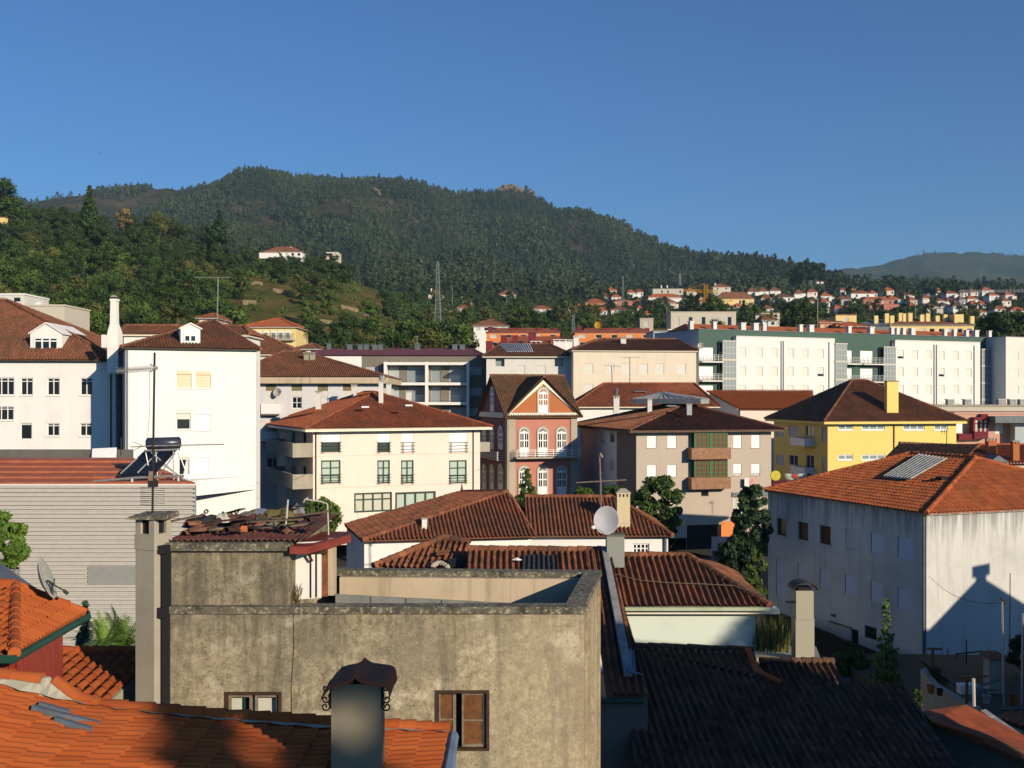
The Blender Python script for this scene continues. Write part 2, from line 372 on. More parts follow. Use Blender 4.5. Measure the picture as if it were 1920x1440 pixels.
class House:
    def __init__(s, name, label, cat, foot, z0=0., group=None):
        s.fp = [Vector((p[0], p[1])) for p in foot]; c = sum(s.fp, Vector((0, 0))) / len(s.fp)
        s.root = thing(name, label, cat, (c.x, c.y, z0), group); s.z0 = z0
        n = len(foot); s.f = [Fac(s.fp[i], s.fp[(i + 1) % n]) for i in range(n)]; s.walls = []
        s.front, s.left = s.f[0], s.f[-1]
    def wall(s, f, z1, mat, z0=None, u0=0., u1=None): s.walls.append((f, s.z0 if z0 is None else z0, z1, mat, u0, f.L if u1 is None else u1))
    def all_walls(s, z1, mat, over=None):
        for i, f in enumerate(s.f): s.wall(f, z1, (over or {}).get(i, mat))
    def done(s, rec=.14):
        by = {}
        for f, z0, z1, mat, u0, u1 in s.walls:
            m = by.setdefault(mat, MB())
            hs = [h for h in f.holes if h[1] > u0 and h[0] < u1 and h[3] > z0 and h[2] < z1]
            us = sorted({u0, u1} | {min(max(x, u0), u1) for h in hs for x in h[:2]}); zs = sorted({z0, z1} | {min(max(x, z0), z1) for h in hs for x in h[2:4]})
            for i in range(len(us) - 1):
                for j in range(len(zs) - 1):
                    if us[i + 1] - us[i] < 1e-4 or zs[j + 1] - zs[j] < 1e-4: continue
                    cu, cz = (us[i] + us[i + 1]) / 2, (zs[j] + zs[j + 1]) / 2
                    if any(h[0] < cu < h[1] and h[2] < cz < h[3] for h in hs): continue
                    m.add([f.pt(us[i], zs[j]), f.pt(us[i + 1], zs[j]), f.pt(us[i + 1], zs[j + 1]), f.pt(us[i], zs[j + 1])])
            for a, b, c, e in [h[:4] for h in hs]:
                r = -rec - .06
                m.add([f.pt(a, c), f.pt(a, e), f.pt(a, e, r), f.pt(a, c, r)]); m.add([f.pt(b, e), f.pt(b, c), f.pt(b, c, r), f.pt(b, e, r)])
                m.add([f.pt(a, e), f.pt(b, e), f.pt(b, e, r), f.pt(a, e, r)]); m.add([f.pt(b, c), f.pt(a, c), f.pt(a, c, r), f.pt(b, c, r)])
        for mat, m in by.items(): m.build('wall', mat, s.root)
    def win(s, f, px, nx=2, ny=1, fr='white_paint', gl='glass', sh=0., shm='shutter', fw=.07, rec=.14, tr=None, rail=None, sill=None, name='window', uz=None, box=None):
        u0, u1, z0, z1 = uz or f.rect(*px)
        f.holes.append((u0, u1, z0, z1)); w, h = u1 - u0, z1 - z0; m = MB(); a, b = -rec, -rec + .06
        m.fbox(f, u0, u0 + fw, z0, z1, a, b); m.fbox(f, u1 - fw, u1, z0, z1, a, b)
        m.fbox(f, u0 + fw, u1 - fw, z0, z0 + fw, a, b); m.fbox(f, u0 + fw, u1 - fw, z1 - fw, z1, a, b)
        if sh < .99:
            for i in range(1, nx):
                u = u0 + w * i / nx; m.fbox(f, u - fw * .5, u + fw * .5, z0 + fw, z1 - fw, a, b - .004)
            zz = [z0 + h * j / ny for j in range(1, ny)] + ([z1 - h * tr] if tr else [])
            for z in zz: m.fbox(f, u0 + fw, u1 - fw, z - fw * .4, z + fw * .4, a, b - .008)
        o = m.build(name, fr, s.root)
        p = MB(); p.add([f.pt(u0, z0, a + .01), f.pt(u1, z0, a + .01), f.pt(u1, z1, a + .01), f.pt(u0, z1, a + .01)])
        if sh < .99: p.build('pane', gl, o)
        if sh > 0:
            q = MB(); zb = z1 - h * sh; k = max(3, int(h * sh / .11)); dz = (z1 - zb) / k
            for i in range(k):
                za = zb + dz * i
                q.add([f.pt(u0 + .02, za, b + .03), f.pt(u1 - .02, za, b + .03), f.pt(u1 - .02, za + dz * .85, b + .012), f.pt(u0 + .02, za + dz * .85, b + .012)])
                q.add([f.pt(u0 + .02, za + dz * .85, b + .012), f.pt(u1 - .02, za + dz * .85, b + .012), f.pt(u1 - .02, za + dz, b + .03), f.pt(u0 + .02, za + dz, b + .03)])
            if box: q.fbox(f, u0, u1, z1 - box, z1, b, .03)
            q.build('shutter', shm, o)
        if sill:
            q = MB(); q.fbox(f, u0 - .08, u1 + .08, z0 - .08, z0, -.1, .07); q.build('sill', sill, o)
        if rail:
            q = MB(); hh = rail
            for z in (z0 + .05, z0 + hh * .33, z0 + hh * .66, z0 + hh): q.fbox(f, u0 - .12, u1 + .12, z - .018, z + .018, .05, .085)
            nb = 3
            for i in range(nb):
                for e in (u0 + .05 + i * .07, u1 - .05 - i * .07): q.fbox(f, e - .014, e + .014, z0 - .1, z0 + hh + .05, .052, .08)
            q.build('railing', 'dark_green', o)
        return o
    def balcony(s, f, px0, px1, py_top, py_bot, depth=1.1, mat='white', slab='white', solid=True, rail='metal', slab_t=.16):
        u0, u1 = f.u(px0), f.u(px1); d = f.d((u0 + u1) / 2) - depth; z1, z0 = Z(py_top, d), Z(py_bot, d)
        if u0 > u1: u0, u1 = u1, u0
        m = MB(); m.fbox(f, u0, u1, z0 - slab_t, z0, .004, depth)
        o = m.build('balcony', slab, s.root); q = MB()
        if solid:
            q.fbox(f, u0, u1, z0 + .003, z1, depth - .1, depth); q.fbox(f, u0, u0 + .1, z0 + .003, z1, .004, depth - .1); q.fbox(f, u1 - .1, u1, z0 + .003, z1, .004, depth - .1)
            q.build('parapet', mat, o)
        else:
            n = max(2, int((u1 - u0) / .9))
            for i in range(n + 1):
                u = u0 + .03 + (u1 - u0 - .06) * i / n; q.fbox(f, u - .025, u + .025, z0 + .003, z1, depth - .06, depth - .02)
            for k in range(4):
                z = z0 + (z1 - z0) * (k + 1) / 4; q.fbox(f, u0, u1, z - .03, z + .01, depth - .075, depth - .005)
                q.fbox(f, u0, u0 + .04, z - .03, z + .01, .004, depth - .075); q.fbox(f, u1 - .04, u1, z - .03, z + .01, .004, depth - .075)
            q.build('railing', rail, o)
        return o

# ------------------------------------------------------------------ tiled roofs
def tiles(mb, poly, i0=0, i1=1, tw=.24, ch=.38, amp=.04, ns=6, step=.03, jit=.006, sag=None, lift=.03):
    poly = [Vector(p) for p in poly]; o = poly[i0]; U = (poly[i1] - o).normalized()
    k = max(range(len(poly)), key=lambda i: (poly[i] - o - U * (poly[i] - o).dot(U)).length)
    n = U.cross(poly[k] - o).normalized()
    if n.z < 0: n = -n
    V = n.cross(U)
    if V.z < 0 and V.dot(poly[k] - o) < 0: V = -V
    q = [((p - o).dot(U), (p - o).dot(V)) for p in poly]
    ua, ub = min(p[0] for p in q), max(p[0] for p in q); vb = max(p[1] for p in q); va = min(p[1] for p in q)
    def rng(u):
        vs = []
        for i in range(len(q)):
            (x0, y0), (x1, y1) = q[i], q[(i + 1) % len(q)]
            if abs(x1 - x0) < 1e-6:
                if abs(u - x0) < 1e-4: vs += [y0, y1]
            elif min(x0, x1) - 1e-5 <= u <= max(x0, x1) + 1e-5: vs.append(y0 + (y1 - y0) * (u - x0) / (x1 - x0))
        return (min(vs), max(vs)) if vs else (0, 0)
    ncol = max(2, int(round((ub - ua) / tw * ns))); us = [ua + (ub - ua) * i / ncol for i in range(ncol + 1)]; rs = [rng(u) for u in us]
    nr = max(1, int(math.ceil((vb - va) / ch)))
    jc = {}
    for j in range(nr):
        v0, v1 = va + j * ch, va + (j + 1) * ch + .05
        i0_ = len(mb.v); alive = []
        for i, u in enumerate(us):
            a, b = rs[i]; x0 = min(max(v0, a), b); x1 = min(max(v1, a), b)
            col = int(math.floor((u - ua) / tw)); jj = jc.setdefault((j, col), (rnd.uniform(-1, 1) * jit, rnd.uniform(-1, 1) * jit * 1.5))
            h = amp * math.cos(2 * math.pi * (u - ua) / tw) + jj[0]
            for x, st in ((x0, step), (x1, 0.)):
                xx = x + (jj[1] if x == v0 and j > 0 else 0)
                p = o + U * u + V * xx + n * (h + st + lift)
                if sag: p.z += sag(u - ua, x - va, ub - ua, vb - va)
                mb.v.append(tuple(p))
            alive.append(x1 - x0 > 1e-4)
        for i in range(ncol):
            if not (alive[i] or alive[i + 1]): continue
            e = i0_ + 2 * i; mb.f.append((e, e + 2, e + 3, e + 1))
            uc = (us[i] + us[i + 1]) / 2; cu = math.floor((uc - ua) / tw + .5); cu = math.floor((uc - ua) / tw * 2 + .5)
            mb.uv += [(cu + .5, j + .5)] * 4
    mb.hasuv = True
    return n
def caps(mb, a, b, r=.13, L=.4, n=9, lift=.02, uvk=900):
    """half-round ridge tiles laid end over end from a to b"""
    a, b = Vector(a), Vector(b); d = b - a; k = max(1, int(round(d.length / L))); d.normalize(); side = d.cross(Vector((0, 0, 1))).normalized(); up = side.cross(d)
    l = (b - a).length / k
    for i in range(k):
        p0 = a + d * (l * i); p1 = a + d * (l * (i + 1) + .04); i0 = len(mb.v)
        dz = rnd.uniform(-.012, .012)
        for p, rr in ((p0, r * 1.12), (p1, r * .92)):
            for j in range(n):
                t = -.75 + (math.pi + 1.5) * (j / (n - 1)); mb.v.append(tuple(p + side * (rr * math.cos(t)) + up * (rr * math.sin(t) + lift + dz)))
        for j in range(n - 1):
            mb.f.append((i0 + j, i0 + n + j, i0 + n + j + 1, i0 + j + 1)); mb.uv += [(uvk + i + .5, uvk + .5)] * 4
        mb.f.append(tuple(i0 + j for j in range(n))); mb.uv += [(uvk + i + .5, uvk + .5)] * n
    mb.hasuv = True
def offset(fp, o):
    """outward offset of a ccw footprint"""
    n = len(fp); out = []
    for i in range(n):
        p, a, b = fp[i], fp[i - 1], fp[(i + 1) % n]
        e1 = (p - a).normalized(); e2 = (b - p).normalized(); n1 = Vector((e1.y, -e1.x)); n2 = Vector((e2.y, -e2.x))
        out.append(p + (n1 + n2) * (o / (1 + n1.dot(n2))))
    return out
def roof(parent, fp, ze, A, Bp, mode, mat, over=.5, eave='cream_paint', et=.16, tw=.24, ch=.38, amp=.035, ns=6, capr=.13, capmat=None, flat=False, under=True):
    """hip roof on a 4-corner footprint (N,R,K,L); A,Bp ridge ends (x,y,z). mode 'front': ridge along N-R (A near L-N side); 'side': ridge along N-L (A near N-R side)"""
    e = offset(fp, over); E = [Vector((p.x, p.y, ze)) for p in e]; A, Bp = Vector(A), Vector(Bp)
    if mode == 'front': polys = [[E[0], E[1], Bp, A], [E[1], E[2], Bp], [E[2], E[3], A, Bp], [E[3], E[0], A]]; hips = [(E[0], A), (E[3], A), (E[1], Bp), (E[2], Bp)]
    else: polys = [[E[0], E[1], A], [E[1], E[2], Bp, A], [E[2], E[3], Bp], [E[3], E[0], A, Bp]]; hips = [(E[0], A), (E[1], A), (E[3], Bp), (E[2], Bp)]
    m = MB()
    for k, p in enumerate(polys):
        if flat: m.add(p)
        else: tiles(m, p, 0, 1, tw, ch, amp, ns if k in (0, 3) or mode == 'side' and k == 1 else 4)
        m.add([q - Vector((0, 0, .07)) for q in p])
    if (A - Bp).length > .05: hips.append((A, Bp))
    for a, b in hips: caps(m, a, b, capr)
    o = m.build('roof', mat, parent)
    q = MB(); q.slab([(p.x, p.y, ze - .03) for p in offset(fp, over - .05)], et); q.build('eave', eave, o)
    return o
def centre(fp, a, b, z):
    """a along the right-going wall, b along the left-going wall, measured from the near corner"""
    r = (fp[1] - fp[0]).normalized(); l = (fp[3] - fp[0]).normalized(); p = fp[0] + r * a + l * b; return Vector((p.x, p.y, z))
def chimney_on(parent, px, py_base, py_top, d, w, mat='white_old', dep=None, cap='concrete', capo=.08, rz=0., slots=True, name='chimney'):
    x, zb, zt = X(px, d), Z(py_base, d), Z(py_top, d); dep = dep or w; m = MB(); ct = .09
    body = zt - ct
    if slots:
        sl = min(.22, (zt - zb) * .25); m.box((x, d, (zb - .4 + body - sl) / 2), (w, dep, body - sl - zb + .4), rz)
        for sx in (-1, 0, 1):
            for sy in (-1, 1):
                c, s_ = math.cos(rz), math.sin(rz); ox, oy = sx * (w / 2 - .06), sy * (dep / 2 - .06)
                m.box((x + ox * c - oy * s_, d + ox * s_ + oy * c, body - sl / 2), (.12, .12, sl + .004), rz)
    else: m.box((x, d, (zb - .4 + body) / 2), (w, dep, body - zb + .4), rz)
    o = m.build(name, mat, parent)
    q = MB(); q.box((x, d, body + ct / 2 + .002), (w + 2 * capo, dep + 2 * capo, ct), rz); q.build('cap', cap, o)
    return o
# ------------------------------------------------------------------ terrain
TPX = np.array([-700, -300, 0, 40, 100, 150, 200, 250, 300, 350, 400, 430, 480, 520, 560, 600, 640, 700, 760, 800, 830, 855, 885, 910, 945, 990, 1012, 1050, 1100, 1150, 1200, 1250, 1330, 1400, 1460, 1540, 1600, 1650, 1700, 1740, 1830, 1920, 2050, 2300, 2700.])
TD = np.array([120, 180, 260, 340, 420, 520, 700, 1000, 1400, 1700, 2000, 2600, 3400, 4500, 5400.])
def row(pairs): return np.interp(TPX, [p for p, _ in pairs], [v for _, v in pairs])
TY = [
 row([(0, 961)]),
 row([(-300, 640), (0, 668), (300, 700), (480, 715), (640, 735), (760, 760), (900, 800), (2300, 830)]),
 row([(-300, 520), (0, 560), (300, 612), (480, 628), (640, 640), (760, 650), (900, 665), (1300, 690), (2300, 700)]),
 row([(-300, 455), (0, 492), (200, 505), (300, 530), (400, 545), (480, 545), (560, 560), (640, 575), (760, 606), (900, 624), (1100, 640), (2300, 640)]),
 row([(-300, 400), (0, 432), (100, 440), (200, 440), (300, 455), (400, 474), (480, 494), (560, 503), (640, 524), (760, 572), (900, 600), (1100, 610), (2300, 610)]),
 row([(-300, 395), (0, 425), (100, 435), (170, 432), (250, 440), (400, 462), (480, 492), (560, 500), (640, 520), (760, 564), (900, 583), (1100, 592), (2300, 598)]),
 row([(-300, 410), (0, 438), (400, 470), (480, 505), (560, 530), (640, 545), (760, 556), (900, 562), (1100, 570), (1540, 574), (2300, 585)]),
 row([(-300, 412), (0, 436), (400, 470), (480, 490), (560, 506), (640, 517), (760, 530), (900, 536), (1100, 545), (1300, 548), (1540, 550), (1920, 566), (2300, 570)]),
 row([(-300, 405), (0, 420), (250, 420), (400, 436), (500, 444), (640, 452), (760, 458), (900, 464), (1100, 486), (1250, 514), (1400, 530), (1540, 535), (1700, 547), (1920, 562), (2300, 566)]),
 row([(-300, 392), (0, 398), (150, 385), (250, 372), (350, 374), (420, 362), (500, 352), (600, 360), (760, 366), (890, 390), (1000, 405), (1100, 436), (1250, 482), (1400, 512), (1540, 526), (1700, 545), (1920, 562), (2300, 566)]),
 row([(-700, 400), (-300, 385), (40, 380), (150, 364), (250, 352), (350, 354), (420, 344), (430, 338), (480, 330), (520, 331), (560, 338), (600, 341), (640, 343), (700, 337), (760, 341), (800, 350), (830, 357), (855, 366), (885, 361), (910, 358), (945, 354), (990, 356), (1012, 376), (1050, 400), (1100, 409), (1160, 424), (1200, 440), (1250, 460), (1330, 478), (1400, 492), (1460, 497), (1540, 512), (1600, 532), (1700, 545), (1920, 564), (2300, 570), (2700, 575)]),
 row([(-700, 470), (40, 450), (500, 430), (900, 445), (1250, 500), (1400, 520), (1540, 540), (1600, 548), (1920, 575), (2700, 580)]),
 row([(-700, 560), (900, 540), (1400, 545), (1600, 545), (1920, 552), (2700, 555)]),
 row([(-700, 540), (1400, 532), (1500, 516), (1550, 508), (1600, 502), (1650, 496), (1700, 483), (1740, 473), (1830, 473), (1920, 479), (2050, 468), (2300, 462), (2700, 490)]),
 row([(-700, 580), (1500, 560), (2700, 540)]),
]
TZ = np.array([H - (y - HY) / F * d for y, d in zip(TY, TD)])
TZ[0, :] = 2.; 
def tz_grid(px, d):
    px = np.asarray(px, float); d = np.asarray(d, float)
    i = np.clip(np.searchsorted(TPX, px) - 1, 0, len(TPX) - 2); j = np.clip(np.searchsorted(TD, d) - 1, 0, len(TD) - 2)
    a = np.clip((px - TPX[i]) / (TPX[i + 1] - TPX[i]), 0, 1); b = np.clip((d - TD[j]) / (TD[j + 1] - TD[j]), 0, 1)
    a = a * a * (3 - 2 * a) * .5 + a * .5
    return (TZ[j, i] * (1 - a) + TZ[j, i + 1] * a) * (1 - b) + (TZ[j + 1, i] * (1 - a) + TZ[j + 1, i + 1] * a) * b + relief(px, d)
def relief(px, d):
    x = (px - HX) / F * d; w = np.clip((d - 820) / 350., 0, 1) * np.clip((2500 - d) / 500., .15, 1) * np.where(d > 1850, np.clip((2000 - d) / 150., .12, 1), 1)
    return w * (16 * np.sin(x / 95. + d / 330.) + 11 * np.sin(x / 47. - d / 210. + 1.3) + 6 * np.sin(x / 23. + d / 120.)) - w * 8
def ground(px, d): return float(tz_grid(px, d))
def gy(x, y): return ground(x / y * F + HX, y)
def grid_mesh(name, dl, m, jit=0.):
    pxs = np.linspace(-700, 2700, 300); dl = np.array(dl)
    PXg, Dg = np.meshgrid(pxs, dl); Zg = tz_grid(PXg, Dg)
    nr = np.random.RandomState(3); Zg = Zg + nr.uniform(-1, 1, Zg.shape) * jit * np.minimum(1, (Dg - 120) / 300).clip(0)
    V = np.stack([(PXg - HX) / F * Dg, Dg, Zg], -1).reshape(-1, 3); nx = len(pxs); f = []
    for r in range(len(dl) - 1):
        for c in range(nx - 1): i = r * nx + c; f.append((i, i + 1, i + nx + 1, i + nx))
    me = bpy.data.meshes.new(name); me.from_pydata(V.tolist(), [], f); me.materials.append(MAT[m]); me.polygons.foreach_set("use_smooth", [True] * len(f))
    o = bpy.data.objects.new(name, me); COL.objects.link(o); return tag(o, kind='structure')
grid_mesh("hillside_terrain", list(np.linspace(120, 700, 90)), "earth", .5)
grid_mesh("mountain_terrain", list(np.linspace(700, 2600, 110)), "mountain_earth", 3.); grid_mesh("far_ridge", list(np.linspace(2600, 5400, 42)), "ridge_earth", 6.)
m = MB(); m.add([(-5300, -300, -.02), (5300, -300, -.02), (5300, 5500, -.02), (-5300, 5500, -.02)]); tag(m.build("ground", "asphalt"), kind='structure')

# ------------------------------------------------------------------ town, middle distance
# white building far left
def dormer(parent, f, px0, px1, py_apex, py_top, py_bot, depth, front, wpx, nx, off=.0, mat='white', rmat='tile_brown'):
    u0, u1 = f.u(px0), f.u(px1); d = f.d((u0 + u1) / 2) - off; za, zt, zb = Z(py_apex, d), Z(py_top, d), Z(py_bot, d); uc = (u0 + u1) / 2
    m = MB(); B0 = [f.pt(u0, zb - .5, off), f.pt(u1, zb - .5, off), f.pt(u1, zt, off), f.pt(uc, za, off), f.pt(u0, zt, off)]
    B1 = [p - Vector((f.n.x, f.n.y, 0)) * depth for p in B0]
    m.add(B0); m.add(B1[::-1])
    for i in range(5):
        j = (i + 1) % 5
        if i not in (2, 3): m.add([B0[j], B0[i], B1[i], B1[j]])
    o = m.build('dormer', mat, parent); r = MB(); fn = Vector((f.n.x, f.n.y, 0)) * .12; tv = Vector((f.t.x, f.t.y, 0)) * .14
    for a, b, s_ in ((2, 3, 1), (3, 4, -1)):
        A, B = B0[a], B0[b]; lo, hi = (A, B) if s_ == 1 else (B, A)
        e0 = lo + tv * s_ - Vector((0, 0, .08)); q = [e0 + fn, hi + fn + Vector((0, 0, .03)), hi + Vector((0, 0, .03)) - Vector((f.n.x, f.n.y, 0)) * depth, e0 - Vector((f.n.x, f.n.y, 0)) * depth]
        r.slab([Vector(p) + Vector((0, 0, .1)) for p in (q if s_ == -1 else q[::-1])], .1)
    r.build('dormer_roof', front, o)
    a, b, c, e = wpx; ww = MB(); dd = d; uu0, uu1 = f.u(a), f.u(c); z0, z1 = Z(e, dd), Z(b, dd); w = (uu1 - uu0) / nx
    g = MB(); g.fbox(f, uu0, uu1, z0, z1, off + .005, off + .03); g.build('pane', 'glass', o)
    for i in range(nx + 1): ww.fbox(f, uu0 + w * i - .06, uu0 + w * i + .06, z0 - .05, z1 + .05, off + .01, off + .06)
    for z in (z0, z1, z0 + (z1 - z0) * .8): ww.fbox(f, uu0, uu1, z - .05, z + .05, off + .01, off + .055)
    ww.build('dormer_window', 'white_paint', o)

d1 = 85.
fp = [Vector((X(-260, d1), d1)), Vector((X(208, d1), d1 + 1)), Vector((X(208, d1) - 1, d1 + 17)), Vector((X(-260, d1) - 1, d1 + 16))]
b = House('white_building', 'long white plastered building with brown roof and triple dormer, by the left edge', 'building', fp, 1.)
f = b.front; ze = Z(674, d1)
b.all_walls(ze + .05, 'white')
for px in ((-10, 708, 26.5, 741), ): b.win(f, px, 3, fr='white_paint', tr=.2, sill='white')
for a, c in ((38.5, 61.5), (88.5, 111.7), (150.5, 173.7)): b.win(f, (a, 708.5, c, 741), 2, tr=.2, sill='white')
b.win(f, (-10, 762, 25.5, 788), 3, tr=.2, sill='white')
b.win(f, (38, 793, 59.8, 824), 1, tr=.1, name='window')
for a, c in ((88.3, 111.3), (149.8, 172.5)): b.win(f, (a, 793.5, c, 817.5), 2, tr=.2, sill='white')
b.win(f, (-40, 708, -17, 741), 2, tr=.2)
b.done()
z_r = Z(562, d1 + 8)
roof(b.root, fp, ze, (X(-300, d1 + 8), d1 + 8, z_r), (X(8, d1 + 8), d1 + 8.5, z_r), 'front', 'tile_brown', .45, eave='dark_green', et=.1)
dormer(b.root, f, 46.5, 107, 607, 625, 666, 6., 'white', (55, 634, 98.5, 661), 3, off=-1.1)
q = MB(); q.tube([f.pt(f.L - .35, ze, .08), f.pt(f.L - .35, 1, .08)], .06); q.build('downpipe', 'dark_green', b.root)
# white building with the dormer beside it
d2 = 80.; fp = foot(235.5, d2, 22, along(235.5, d2, R(22), 479.5, 1), 16.)
b = House('white_apartment_house', 'tall white plastered house with small white dormer and closed roller shutters, behind the solar heater', 'house', fp, 1.)
f = b.front; ze = Z(651, d2); b.all_walls(ze + .05, 'white', {3: 'grey_blue'})  # left flank is white as well; its shade is painted in as grey-blue
b.win(f, (331.5, 694.5, 359, 727.5), sh=1., shm='shutter_peach', box=.3, sill='white'); b.win(f, (367.3, 695.5, 395.3, 727.5), sh=1., shm='shutter_peach', box=.3, sill='white')
b.win(f, (330.5, 768, 357.5, 805.5), 1, sh=.48, box=.3, fr='white_paint', sill='white'); b.win(f, (366.6, 769, 394, 807), sh=1., shm='white_paint', box=.3, sill='white')
o = b.win(f, (334.8, 850.5, 355.6, 891), 1, sh=.28, box=.32, fr='white_paint')
u0, u1, z0, z1 = f.rect(344, 862, 353, 890); q = MB()
for i in range(6): q.add([f.pt(u0 + (u1 - u0) * (i / 6) * .9, z0, -.1 + .03 * (i % 2)), f.pt(u0 + (u1 - u0) * ((i + 1) / 6) * .9, z0, -.1 + .03 * ((i + 1) % 2)), f.pt(u0 + .2 + (u1 - u0 - .2) * (i + 1) / 6, z1, -.1 + .03 * ((i + 1) % 2)), f.pt(u0 + .2 + (u1 - u0 - .2) * i / 6, z1, -.1 + .03 * (i % 2))])
q.build('curtain', 'cloth_white', o)
b.win(f, (365.2, 850.5, 392.6, 888), sh=1., shm='white_paint', box=.3, sill='white')
for a, c in ((373, 397), (422, 446)): b.win(f, (a, 966, c, 1002), 2, fw=.12)
b.done()
q = MB()
for px in (387, 444): u = f.u(px); q.lathe(f.pt(u, Z(958.5, f.d(u)), .02), [(.17, 0), (.17, .1), (.1, .13)], 12, (f.n.x, f.n.y, 0))
q.build('wall_lamp', 'iron', b.root)
ua, ub = f.u(330), f.u(477); q = MB(); dd = 2.6                    # wedge balcony over the ground floor
za, zb_, zl = Z(899, f.d(ua)), Z(928, f.d(ua)), Z(917, f.d(ub)); zr = Z(892, f.d(ub))
A = [f.pt(ua, zb_, .004), f.pt(ua, zb_, dd), f.pt(ub, zl, .25), f.pt(ub, zl, .004)]; T = [f.pt(ua, za, .004), f.pt(ua, za, dd), f.pt(ub, zr, .25), f.pt(ub, zr, .004)]
q.hexa(A, T); q.build('balcony', 'white', b.root)
p0 = centre(fp, 7.2, 7.5, Z(598, 88)); p1 = centre(fp, 7.2, 8.5, Z(598, 88))
roof(b.root, fp, ze, p0, p1, 'side', 'tile_brown', .35, eave='dark_green', et=.1)
dormer(b.root, f, 340.5, 377.5, 608, 616, 643.5, 3.5, 'white', (347.5, 626, 369.5, 640.5), 2, off=-.8)
q = MB(); q.tube([f.pt(.12, ze, .07), f.pt(.12, 1, .07)], .06); q.tube([b.left.pt(b.left.L * .75, ze, .07), b.left.pt(b.left.L * .75, 1, .07)], .05); q.build('downpipe', 'slate_metal', b.root)
# cross wing at the back
d3 = 92.; fp = [Vector((X(232, d3), d3)), Vector((X(457, d3), d3 + 1)), Vector((X(457, d3), d3 + 6)), Vector((X(232, d3), d3 + 5))]
b = House('rear_wing', 'white rear wing under a ruddy tile ridge, behind the small white dormer', 'building', fp, 1.)
ze = Z(626, d3); b.all_walls(ze + .05, 'white'); b.done()
roof(b.root, fp, ze, (X(235, d3 + 2.6), d3 + 2.6, Z(610.5, d3 + 2.6)), (X(455, d3 + 3), d3 + 3.4, Z(611, d3 + 3.2)), 'front', 'tile_brown', .3)
# tall white chimney stack
t = thing('chimney_stack', 'tall tapering white chimney stack between two white buildings', 'chimney', (X(210, 84), 84, Z(700, 84)))
def ring(px0, px1, py, d=84, dep=None):
    x0, x1 = X(px0, d), X(px1, d); dp = dep or (x1 - x0); z = Z(py, d); return [(x0, d, z), (x1, d, z), (x1, d + dp, z), (x0, d + dp, z)]
m = MB(); m.hexa(ring(201, 221.5, 700, dep=1.), ring(201, 221.5, 625, dep=1.)); m.hexa(ring(201, 221.5, 624.9, dep=1.), ring(206, 218.5, 606, dep=.55)); m.hexa(ring(206, 218.5, 605.9, dep=.55), ring(207, 218.3, 564, dep=.5))
m.hexa(ring(205.8, 219.3, 563.9, dep=.6), ring(205.8, 219.3, 560, dep=.6)); m.build('shaft', 'white', t)
m = MB(); m.hexa(ring(207.5, 217.5, 559.9, dep=.42), ring(207.5, 217.5, 557, dep=.42)); m.build('vent', 'dark', t)
m = MB(); m.hexa(ring(206.3, 219, 556.9, dep=.55), ring(211, 214.5, 553.5, dep=.2)); m.build('cap', 'concrete', t)
tag((lambda m_: (m_.box((X(196.5, 83.5), 83.5, Z(640, 83.5)), (.35, .5, 1.)), m_.build('wall_stub', 'white'))[1])(MB()), 'short white wall stub at the foot of the tall tapering stack', 'wall')

# tiled apartment house (behind white house)
d4 = 115.; fp = [Vector((X(440, d4), d4)), Vector((X(712, d4), d4 + .5)), Vector((X(712, d4) - .5, d4 + 18)), Vector((X(440, d4) - .5, d4 + 17))]
b = House('tiled_apartment_house', 'pale tiled apartment house with olive shutters under a wide concrete eave band', 'building', fp, 2.)
f = b.front; ze = Z(719, d4); b.all_walls(ze + .3, 'white_old')
plaster("tile_face", (.62, .62, .64), amt=.1, streak=.1)
for a, c in ((498.3, 517.3), (546.5, 566), (595.5, 614.5), (643, 662)):
    b.win(f, (a, 721, c, 733), sh=1., shm='olive', fr='olive', rec=.1)
b.win(f, (547.5, 744, 565.5, 766), 2, 2); b.win(f, (500, 760, 521, 775), 3, gl='glass_grey')
b.win(f, (500, 806, 521, 822), 3, gl='glass_grey'); b.win(f, (500, 858, 521, 876), 2); b.win(f, (596, 744, 614, 762), sh=1.)
b.done()
b.balcony(f, 492, 524, 757, 776, .8, 'white_paint', 'concrete_dark'); b.balcony(f, 492, 524, 809, 828, .8, 'white_paint', 'concrete_dark')
q = MB()
for a, c in ((480, 497.5), (518, 546), (566.5, 595), (615, 642.5), (662.5, 711)):
    u0, u1 = f.u(a), f.u(c); q.fbox(f, u0, u1, Z(790, d4), ze - .05, .003, .03)
q.build('tile_facing', 'tile_face', b.root)
q = MB(); q.slab([(p.x, p.y, Z(708, d4)) for p in offset(fp, .9)], Z(708, d4) - Z(719, d4)); q.build('eave', 'bands', b.root)
p0 = (X(530, 124), 124, Z(659, 124)); p1 = (X(566, 124), 124.3, Z(659, 124))
roof(b.root, fp, Z(708, d4) + .05, p0, p1, 'front', 'tile_brown', .85, under=False, eave='concrete', et=.06, amp=.05)
for a in (575, 586): chimney_on(b.root, a, 676, 661, 121, .55, 'concrete')
o = MB(); dsh = f.pt(f.u(522), Z(736, d4), .5); o.lathe(dsh, [(.02, -.1), (.3, -.05), (.48, .08), (.5, .1), (.46, .1), (.2, -.02)], 16, (-.25, -.9, .3)); tag(o.build('satellite_dish', 'dish_old'), 'small dish on the pale tiled facade with olive shutters', 'satellite dish')
